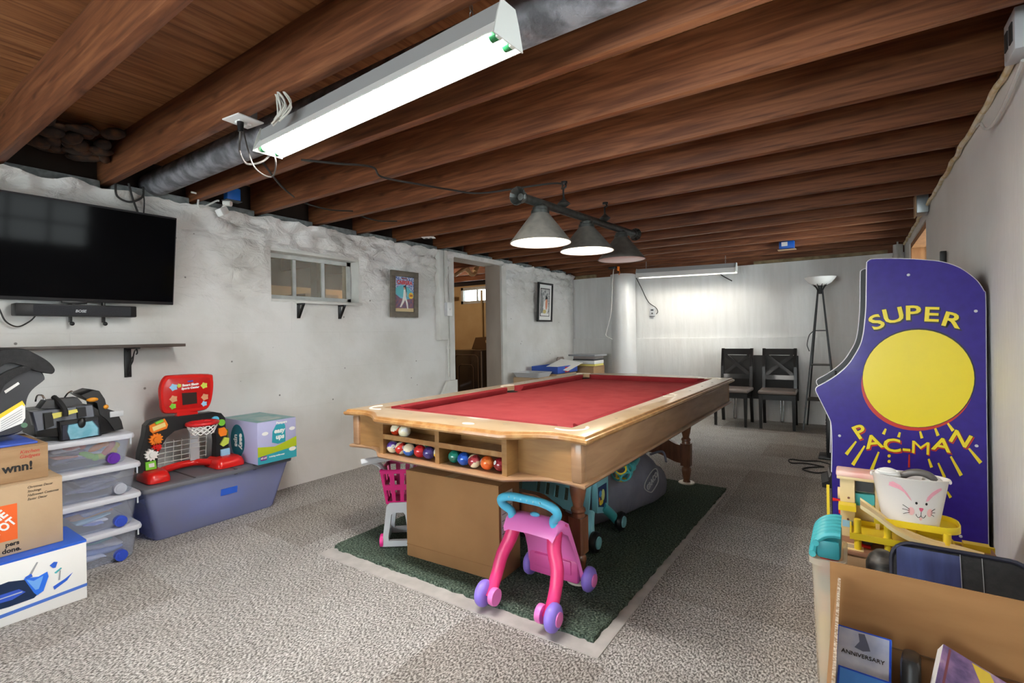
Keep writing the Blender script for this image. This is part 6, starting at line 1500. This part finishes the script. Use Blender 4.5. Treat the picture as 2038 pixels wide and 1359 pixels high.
b = MB(); b.box((0, 0, .06), (.03, .17, .12), bev=.002); o = b.build('red_case', mat('case_red', (190, 24, 36), .35), loc=(.089, 1.15, .285)); o.rotation_euler = (R(-28), 0, R(-5)); tag(o, 'red movie case standing right of the blue stack', 'movie')
for k, (x, y, c, l) in enumerate(((.14, 1.155, m_green, 'small green toy below the black gadget'), (.15, 1.14, m_yellow, 'small yellow toy below the black gadget'))):
    b = MB(); b.sph((0, 0, 0), .016, 12); b.cyl((0, 0, -.02), (0, 0, .0), .012); tag(b.build('small_toy', c, loc=(x + .03 * k, y, .29)), l, 'toy')
m_art = mat('cover_fantasy', (64, 50, 96), .35, col2=(150, 116, 160), ns=14, col3=(214, 196, 190), lo=.42, hi=.6)
bk = book('thick illustrated book tilted at the right of the open box', (.268, 1.335, .432), (.22, .19, .026), (R(24), R(24), R(-4)), m_art, m_paper, m_art, None, 'book', None)
bk.location = ony(1878, 1281, 1.43) - bk.rotation_euler.to_matrix() @ V((-.11, .095, .026))
b = MB(); b.bx(-.1106, -.1098, -.094, .094, .001, .025); b.build('spine', m_paper, bk, smooth=0)
b = MB(); b.prism([(-.06, .09), (-.03, .09), (.02, .0), (.03, -.08), (.0, -.08), (-.01, -.01)], .0268, .0276); b.build('cover_stripe', mat('cover_gold', (214, 186, 60), .4), bk, smooth=0)
b = MB(); b.prism([(-.02, .03), (.06, -.02), (.10, -.01), (.02, -.05), (-.03, .0)], .0274, .0282); b.build('cover_flame', mat('cover_orange', (214, 96, 60), .4), bk, smooth=0)
b = MB(); b.bx(-.10, -.096, -.09, .09, .0268, .0274); b.build('spine_line', mat('spine_maroon', (110, 50, 60), .5), bk, smooth=0)
bk = book('dark teal book partly hidden under the illustrated book', (.19, 1.22, .245), (.14, .18, .03), (R(34), 0, R(-20)), mat('teal_cover', (30, 110, 130), .5), m_paper, None, None, 'book', None)
b = MB(); b.bx(-.18, .22, 0, .30, .0065, .20); o = b.build('packed_books', mat('packed_spines', (60, 66, 96), .6, col2=(150, 130, 110), ns=18, st=(6, .3, .3)), loc=(.19, 1.02, 0), smooth=0); o['kind'] = 'stuff'; o['label'] = 'jumble of more cases and books filling the open box'; o['category'] = 'books'
# ================================================================== BACK OF THE ROOM
def make_chair(lab, loc, rz):
    t = thing('dining_chair', lab, 'chair', loc, rz, 'dark dining chairs along the back wall')
    w, d, sh = .375, .43, .44; m_ch = m_chair
    b = MB(); b.box((0, -.0, sh - .016), (w + .02, d - .02, .045), bev=.018, seg=3); b.build('seat', m_seat, t)
    b = MB()
    for y in (-d / 2 + .03, d / 2 - .04): b.bx(-w / 2 + .03, w / 2 - .03, y - .01, y + .01, sh - .10, sh - .04)
    for x in (-w / 2 + .02, w / 2 - .02): b.bx(x - .01, x + .01, -d / 2 + .04, d / 2 - .05, sh - .10, sh - .04)
    b.build('seat_apron', m_ch, t, smooth=0)
    for s in (-1, 1):
        b = MB(); x = s * (w / 2 - .018); b.loft([[V((x + a_ * k, -d / 2 + .03 + c_ * k, z)) for a_, c_ in ((-1, -1), (1, -1), (1, 1), (-1, 1))] for z, k in ((0.0005, .014), (sh - .04, .02))]); b.build('front_leg', m_ch, t, smooth=0)
        b = MB(); b.loft([[V((x + a_ * .017, y + c_ * .017, z)) for a_, c_ in ((-1, -1), (1, -1), (1, 1), (-1, 1))] for z, y in ((.0005, d / 2 + .015), (.25, d / 2 - .03), (sh, d / 2 - .035), (.70, d / 2 - .005), (.925, d / 2 + .05))]); b.build('back_post', m_ch, t, smooth=0)
    Y = lambda z: d / 2 - .035 + .085 * ((z - sh) / .485) ** 1.2
    def rail(z0, z1): 
        b = MB(); b.loft([[V((x, Y(z) + q + .012 * math.cos(x / w * 2.6) - .012, z)) for z, q in ((z0, -.01), (z1, -.01), (z1, .01), (z0, .01))] for x in [-w / 2 + .035 + (w - .07) * k / 8 for k in range(9)]]); return b.build('back_rail', m_ch, t, smooth=30)
    rail(.845, .92); rail(.545, .60)
    for s in (-1, 1):
        b = MB(); x0, x1 = s * (w / 2 - .04), -s * (w / 2 - .04); hw = .026
        b.loft([[V((x, Y(z + o_) - .0 + q, z + o_)) for o_, q in ((-hw, -.007 - .0035 * s), (hw, -.007 - .0035 * s), (hw, .007), (-hw, .007))] for x, z in ((x0, .60), (x1, .845))]); b.build('cross_slat', m_ch, t, smooth=0)
    return t
m_chair = mat('dark_espresso', (13, 11, 11), .3, col2=(20, 17, 16), ns=8, coat=.2)
m_seat = mat('seat_vinyl', (120, 108, 102), .3, col2=(104, 94, 88), ns=6)
make_chair('dark cross back dining chair half hidden behind the pool table corner', (-1.236, 6.605, 0), R(-1))
make_chair('dark cross back dining chair standing clear beside the floor lamp', (-.747, 6.625, 0), R(2))
t = thing('folding_table', 'folded black card table leaning on the back wall behind the chairs', 'table', (-1.0, 6.945, 0)); Mq = Matrix.Rotation(R(-4), 4, 'X')
b = MB(); b.bx(-.43, .43, -.012, .012, .29, .825, .004, Mq); b.build('table_top', mat('table_black', (34, 32, 31), .5), t)
b = MB(); b.tube([Mq @ V(p) for p in ((-.43, 0, .29), (.43, 0, .29), (.43, 0, .825), (-.43, 0, .825))], .012, 7, closed=True); b.build('edge_band', m_blackm, t)
for x in (-.285, .255):
    b = MB()
    for o_ in (-.016, .016): b.cyl(Mq @ V((x + o_, -.0, .32)), Mq @ V((x + o_, -.0, .008)), .008, n=10)
    b.cyl(Mq @ V((x - .016, 0, .012)), Mq @ V((x + .016, 0, .012)), .008, n=8); b.build('leg', m_chrome, t)
# etagere torch lamp
t = thing('floor_lamp', 'black torch floor lamp with narrow shelves and white glass bowl', 'floor lamp', (-.325, 6.75, 0))
tops = V((.01, 0, 1.60)); feet = [V((-.165, -.19, 0)), V((-.15, .18, 0)), V((.165, .17, 0)), V((.165, -.17, 0))]
for f in feet:
    b = MB(); tp_ = tops + V((math.copysign(.022, f.x), math.copysign(.02, f.y), 0)); b.loft([[p + V((a_, c_, 0)) for a_, c_ in ((-.008, -.008), (.008, -.008), (.008, .008), (-.008, .008))] for p in (f + V((0, 0, .0005)), tp_)]); b.build('leg', m_blackm, t, smooth=0)
for z in (.335, .735, 1.13):
    k = 1 - z / 1.60; q = [V((tops.x * (z / 1.6) + f.x * k * 1.05, f.y * k * 1.05, z)) for f in feet]
    b = MB(); b.loft([[p for p in q], [p + V((0, 0, .012)) for p in q]]); b.build('shelf', mat('lamp_shelf_%d' % int(z * 100), (60, 54, 48) if z < 1.1 else (24, 24, 24), .5), t, smooth=0)
b = MB(); b.lathe([(.02, 1.56), (.028, 1.60), (.02, 1.62), (.03, 1.66)], (.01, 0, 0), 20); 
for k in range(10):
    a_ = 2 * PI * k / 10; b.tube(smooth_path([(.01 + .02 * math.cos(a_), .02 * math.sin(a_), 1.585), (.01 + .045 * math.cos(a_), .045 * math.sin(a_), 1.64), (.01 + .085 * math.cos(a_), .085 * math.sin(a_), 1.675)], 5), .005, 6)
b.build('crown', m_blackm, t)
b = MB(); b.lathe([(.03, 1.655), (.07, 1.662), (.115, 1.69), (.15, 1.735), (.16, 1.752), (.156, 1.754), (.11, 1.696), (.065, 1.668), (.0, 1.66)], (.01, 0, 0), 36, caps=False); b.build('glass_bowl', mat('frosted_bowl', (232, 230, 226), .3), t)
b = MB(); b.tube(smooth_path([(-.06, -.09, 1.13), (-.10, -.10, 1.08), (-.12, -.11, .98), (-.11, -.11, .93), (-.10, -.10, .90)], 6), .0055, 6); b.build('lamp_cord', m_blackm, t)
# rounded pier boxed in white by the left rear corner
b = MB(); pc = (-2.80, 6.95); b.prism([(pc[0] + .172 * math.cos(a_), pc[1] + .172 * math.sin(a_)) for a_ in [R(180 + 180 * k / 16) for k in range(17)]] + [(pc[0] + .172, YB - .047), (pc[0] - .172, YB - .047)], 0.0, 2.0)
tag(b.build('round_pier', mat('pier_white', (212, 212, 211), .3, col2=(220, 220, 220), ns=3)), 'smooth white rounded pier against the back wall left of the strip light', 'column')
b = MB(); c = ony(1222, 545, 6.70); zt_ = JZ + .0
b.tube(smooth_path([V((c.x, c.y, zt_)), ony(1219, 560, 6.72), ony(1216, 620, 6.74), ony(1208, 655, 6.74), ony(1206, 668, 6.74), ony(1218, 675, 6.74)], 8), .007, 7); tag(b.build('hanging_cable', m_trimw), 'white cord hanging from the last joist in front of the pier', 'cord')
t = thing('cord_reel_plug', 'small black and orange plug at the top of the hanging white cord', 'plug', ony(1226, 535, 6.68))
b = MB(); b.box((-.05, 0, .02), (.11, .05, .03), bev=.004); b.build('plug_body', m_black, t); b = MB(); b.box((.04, -.01, .0), (.03, .03, .06), bev=.004); b.tube([(.05, -.01, -.02), (.06, -.01, -.06), (.045, -.01, -.09)], .006, 6); b.build('orange_tab', m_orange, t)
po = ony(1299, 621, YB - .0)
t = thing('wall_outlet', 'small grey outlet on the back wall below the strip light', 'outlet', po + V((0, -.012, 0)))
b = MB(); b.box((0, 0, 0), (.075, .02, .12), bev=.003); b.build('plate', m_lgrey, t); b = MB(); b.bx(-.02, .02, -.014, -.009, .018, .04); b.bx(-.012, .012, -.014, -.009, -.03, -.01); b.bx(-.035, .035, -.02, .0, -.066, -.058); b.build('socket', m_dgrey, t, smooth=0)
b = MB(); b.tube(smooth_path([ony(1262, 545, YB - .03), ony(1275, 570, YB - .02), ony(1290, 600, YB - .02), ony(1305, 612, YB - .03), ony(1309, 620, YB - .03), ony(1306, 625, YB - .03)], 7), .006, 6); tag(b.build('outlet_cord', m_cable), 'dark cord running from the strip light to the back wall outlet', 'cord')
b = MB(); b.tube(smooth_path([ony(1432, 544, YB - .04), ony(1440, 550, YB - .03), ony(1457, 559, YB - .03)], 6), .007, 6); tag(b.build('loose_wire', m_cable), 'short loose black wire on the back wall under the strip light', 'wire')
b = MB(); c = ony(1792, 520, 6.93); b.cyl((c.x - .02, c.y, 0), (c.x - .02, c.y, 2.07), .045, n=20); b.cyl((c.x - .02, c.y, 1.9), (c.x - .02, c.y, 1.95), .052, n=20); tag(b.build('drain_pipe', m_trimw), 'white vertical pipe in the right rear corner', 'pipe')
b = MB(); b.tube(smooth_path([V((.40, 6.8, 2.085)), V((.40, 6.8, 2.02)), V((.405, 6.79, 1.85)), V((.405, 6.79, 1.3))], 6), .008, 6); tag(b.build('hanging_wire', mat('pale_wire', (180, 176, 168), .5)), 'pale wire dropping down the right rear corner', 'wire')
# outlets and cable at the top of the right wall
p = onx(2030, 70, XR - .03); t = thing('wall_box', 'metal outlet box high on the right wall at the frame edge', 'outlet', p)
b = MB(); b.box((0, 0, 0), (.05, .13, .13), bev=.003); b.build('box_body', m_lgrey, t); b = MB(); b.bx(-.028, -.025, -.045, -.01, -.03, .03); b.bx(-.028, -.025, .012, .045, -.03, .03); b.build('socket', m_ink, t, smooth=0)
b = MB(); b.tube(smooth_path([onx(2036, 120, XR - .02), onx(2000, 205, XR - .02), onx(1975, 248, XR - .02), onx(1960, 256, XR - .02), onx(1952, 246, XR - .025), onx(1945, 252, XR - .02)], 8), .006, 7); tag(b.build('wall_cable', m_trimw), 'white cable drooping along the top of the right wall', 'cable')
p = onx(1834, 408, XR - .04); t = thing('wall_box', 'metal junction box at the wall top above the rear window', 'outlet', p)
b = MB(); b.box((0, 0, 0), (.07, .16, .14), bev=.003); b.build('box_body', mat('zinc_box', (150, 156, 158), .4, .6), t); b = MB(); b.box((-.04, -.02, -.01), (.006, .13, .16)); b.build('cover', m_card2, t, smooth=0)
b = MB(); c = onx(1877, 512, XR - .02); b.box((0, 0, 0), (.03, .03, .075), bev=.003); b.build; o = b.build('wall_hook', m_blackm, loc=c); tag(o, 'small black hook on the right wall just above the arcade cabinet', 'hook')
# black devices behind the arcade
t = thing('tower_heater', 'slim black upright appliance on a flat base behind the arcade', 'heater', (-.215, 5.3, 0))
b = MB(); b.bx(-.06, .12, -.14, .10, .0005, .018, .004); b.build('base', m_black, t); b = MB(); b.bx(.0, .11, -.10, .06, .018, .40, .01); b.build('tower', m_black, t); b = MB(); 
for k in range(12): b.bx(-.003, .0, -.085, .045, .05 + k * .026, .06 + k * .026)
b.build('vent', m_dgrey, t, smooth=0)
t = thing('floor_pedal', 'black angled pedal board on the carpet beside the arcade cabinet', 'pedal', (-.115, 4.4, 0), R(4))
b = MB(); b.prism([(-.10, 0.0005), (.12, .0005), (.12, .30), (.06, .31), (-.06, .05), (-.10, .03)], -.14, .14, XZ); b.build('housing', m_black, t, smooth=0)
b = MB(); Mp = frame((-.0005, 0, .18), (0, -1, 0), (.12, 0, .26)); b.box((0, 0, .004), (.22, .24, .006), M=Mp); 
b.build('face_plate', m_grey, t, smooth=0); b = MB()
for k in range(5): b.box((-.08 + .04 * k, .0, .009), (.022, .18, .006), M=Mp)
b.build('button', m_black, t, smooth=0)
b = MB(); b.tube(smooth_path([onz(1656, 925, .006), onz(1630, 918, .006), onz(1600, 917, .006), onz(1572, 914, .006), onz(1575, 921, .006), onz(1605, 922, .006), onz(1640, 929, .006)], 8) + smooth_path([onz(1640, 929, .006), onz(1610, 930, .006), onz(1598, 934, .006), onz(1625, 941, .006), onz(1652, 938, .006)], 8), .006, 6); tag(b.build('black_cable', m_cable), 'black cord looping over the carpet left of the arcade cabinet', 'cord')
# cartons stacked in the left rear corner
sx = -3.36
t, hx, hy = carton('cardboard_box', 'tan cardboard box in the left rear corner under grey papers', -3.32, -3.0, 6.35, 6.72, 0, .68, m_card)
b = MB(); hx = .17
lid = None
t = thing('product_box', 'open blue printed box with white lid in the left rear corner', 'box', (-3.42, 5.95, 0))
b = MB(); b.bx(-.16, .22, -.30, .26, .0005, .62); b.build('support_carton', m_card2, t, smooth=0)
b = MB(); 
for a_ in ((-.16, .24, -.30, -.29), (-.16, .24, .25, .26), (-.16, -.15, -.29, .25), (.23, .24, -.29, .25)): b.bx(*a_, .62, .715)
b.bx(-.16, .24, -.3, .26, .62, .626); b.build('box_tray', mat('tray_blue', (48, 84, 176), .5), t, smooth=0)
b = MB(); b.bx(.0, .34, -.18, .24, 0, .006, 0, T((-.02, .02, .735)) @ Matrix.Rotation(R(8), 4, 'Y') @ Matrix.Rotation(R(12), 4, 'X')); ld = b.build('lid_flap', m_paper, t, smooth=0)
b = MB(); b.bx(.1, .24, .0, .012, 0, .004, 0, T((-.02, .1, .742)) @ Matrix.Rotation(R(8), 4, 'Y') @ Matrix.Rotation(R(12), 4, 'X')); b.bx(.1, .2, -.06, -.045, 0, .004, 0, T((-.02, .1, .742)) @ Matrix.Rotation(R(8), 4, 'Y') @ Matrix.Rotation(R(12), 4, 'X')); b.build('lid_print', m_ink, ld, smooth=0)
b = MB(); b.bx(.2405, .2412, -.10, .02, .63, .70); b.build('red_print', m_red, t, smooth=0)
t = thing('plastic_tray', 'grey tray with a white edge left of the open blue box', 'tray', (-3.42, 5.40, 0)); b = MB(); b.bx(-.18, .2, -.16, .17, .0005, .60); b.build('support_carton', m_card2, t, smooth=0)
b = MB(); b.loft([[V((x, y, z)) for x, y in rrect(-.16 - o_, .18 + o_, -.14 - o_, .15 + o_, .03, 3)] for z, o_ in ((.601, 0), (.66, .03), (.662, .024), (.606, -.006))]); b.build('tray_shell', m_lgrey, t)
random.seed(9)
for k, (m_, l, h) in enumerate(((mat('pad_yellow', (226, 214, 120), .7), 'yellow paper pad at the bottom of the corner pile', .03), (m_paper, 'stack of white paper in the corner pile', .05), (m_dgrey, 'dark grey folder in the corner pile', .02), (mat('binder_taupe', (150, 140, 136), .6), 'taupe binder second from the top of the corner pile', .04), (m_grey, 'wide grey bin lid topmost of the corner pile', .025))):
    z = .681 + sum((.03, .05, .02, .04, .025)[:k]); w = .17 + (.05 if k == 4 else 0)
    b = MB(); b.bx(-w, w, -.15 - (.04 if k == 4 else 0), .15, 0.0005, h - .001, .004); tag(b.build('paper_pad' if k < 2 else 'folder' if k < 4 else 'bin_lid', m_, loc=(-3.16, 6.52, z), rz=.1 * random.uniform(-1, 1)), l, 'stationery' if k < 4 else 'lid', 'pile on the corner box')
b = MB(); b.prism([(-.10, 0), (.10, 0), (.10, .16), (.07, .19), (-.07, .19), (-.10, .16)], -.01, .01, T((-3.52, 6.335, .62)) @ YZ); b.bx(-3.56, -3.48, 6.225, 6.445, .0005, .62); tag(b.build('panel_board', mat('taupe_board', (150, 138, 130), .6)), 'taupe rounded panel standing against the wall behind the blue box', 'board')
# ================================================================== LAUNDRY ROOM
t = thing('clothes_dryer', 'dark brown front panel clothes dryer seen through the doorway', 'dryer', (-5.31, 6.68, 0))
m_dry = mat('dryer_brown', (40, 31, 27), .18, .2, coat=.4)
b = MB(); b.bx(-.345, .345, -.34, .34, .0005, .90, .012); b.build('cabinet', m_dry, t)
b = MB(); b.tube([V((x, -.345, z)) for x, z in rrect(-.24, .27, .1, .82, .07, 5)], .008, 6, closed=True); b.tube([V((x, -.347, z)) for x, z in rrect(-.16, .17, .15, .66, .07, 5)], .006, 6, closed=True); b.build('door_rim', mat('dryer_rim', (120, 104, 90), .2, .6), t)
b = MB(); b.prism([(-.34, .9), (.34, .9), (.34, 1.10), (.20, 1.12), (-.25, 1.10)], -.03, .04, T((0, .28, 0)) @ XZ); cn = b.build('console', mat('console_bronze', (96, 74, 54), .25, .4), t, smooth=0)
b = MB(); b.cyl((.02, .24, 1.03), (.02, .22, 1.03), .035, n=20); b.build('dial', m_chrome, cn)
b = MB(); b.cyl((.335, -.345, .1), (.335, -.345, .88), .010, n=8); b.build('side_trim', m_chrome, t)
b = MB(); pts = []; rr_ = []
for k in range(46): pts.append((-5.26, 7.0, 1.14 + .86 * k / 45)); rr_.append(.062 if k % 2 else .052)
b.tube(pts, rr_, 16); tag(b.build('vent_duct', mat('gold_foil', (200, 170, 110), .3, .8)), 'ribbed foil duct rising behind the dryer', 'duct')
b = MB(); q = lambda x, y: onx(x, y, -4.55)
b.tube(smooth_path([q(905, 548), q(922, 536), q(930, 534), q(936, 545), q(944, 545), q(949, 530), q(948, 515)], 7), .027, 12); b.cyl(q(925, 532), q(932, 538), .036); b.cyl(q(944, 540), q(950, 530), .034); tag(b.build('trap_pipe', mat('trap_cream', (206, 182, 146), .4)), 'cream drain trap under the laundry room ceiling', 'pipe')
for k, (x, z, r_) in enumerate(((0, 1.93, .035), (.0, 1.85, .028))):
    b = MB(); b.cyl((-6.55, 6.0 + .5 * k, z), (-5.93, 6.05 + .5 * k, z + .02), r_, n=14); tag(b.build('water_pipe', mat('old_pipe_%d' % k, (96, 78, 54), .4, .5)), ('upper' if not k else 'lower') + ' brown pipe crossing the laundry room by its window', 'pipe')
b = MB(); c = onx(908, 640, -5.2); b.cyl((c.x - .3, LB - .03, .0), (c.x - .3, LB - .03, 1.95), .02, n=10); tag(b.build('riser_pipe', m_tan), 'thin tan riser pipe on the laundry room wall', 'pipe')
b = MB(); b.bx(-.06, .06, -.06, .06, 0, JZ); tag(b.build('support_post', mat('post_grey', (110, 100, 88), .7), loc=onx(633, 560, -5.4).xy.to_3d(), smooth=0), 'grey support post seen through the inner window', 'post')
t, hx, hy = carton('cardboard_box', 'tan box on a stack of storage seen through the inner window', -6.3, -5.8, 3.75, 4.25, 1.3, .42, m_card, tape=False)
b = MB(); b.bx(-6.35, -5.75, 3.3, 4.5, 0, 1.299); tag(b.build('storage_crate', m_card2, smooth=0), 'tall tan crate under the box in the laundry room', 'crate')
# ================================================================== LIGHT
w = bpy.data.worlds.new('daylight'); SC.world = w; w.use_nodes = True
bg = w.node_tree.nodes['Background']; bg.inputs[0].default_value = (.98, .985, 1.0, 1); bg.inputs[1].default_value = 8.0
# unseen bulb, added to brighten the laundry room
t = thing('laundry_fill_bulb', 'added unseen bulb brightening the laundry room from its ceiling', 'light', (-5.6, 5.25, 1.98))
b = MB(); b.cyl((0, 0, .03), (0, 0, .088), .035, n=14); b.build('lamp_holder', m_paper, t); b = MB(); b.sph((0, 0, 0), .035, 16); b.build('bulb', mat('fill_bulb_glow', (255, 230, 200), .5, emit=330), t)
SC.view_settings.view_transform = 'Standard'; SC.view_settings.look = 'None'; SC.view_settings.gamma = 1.0
SC.view_settings.exposure = 1.36; SC.view_settings.use_curve_mapping = False
SC.cycles.max_bounces = 8; SC.cycles.diffuse_bounces = 5; SC.cycles.glossy_bounces = 3; SC.cycles.transparent_max_bounces = 12
SC.cycles.caustics_reflective = False; SC.cycles.caustics_refractive = False; SC.cycles.sample_clamp_indirect = 6
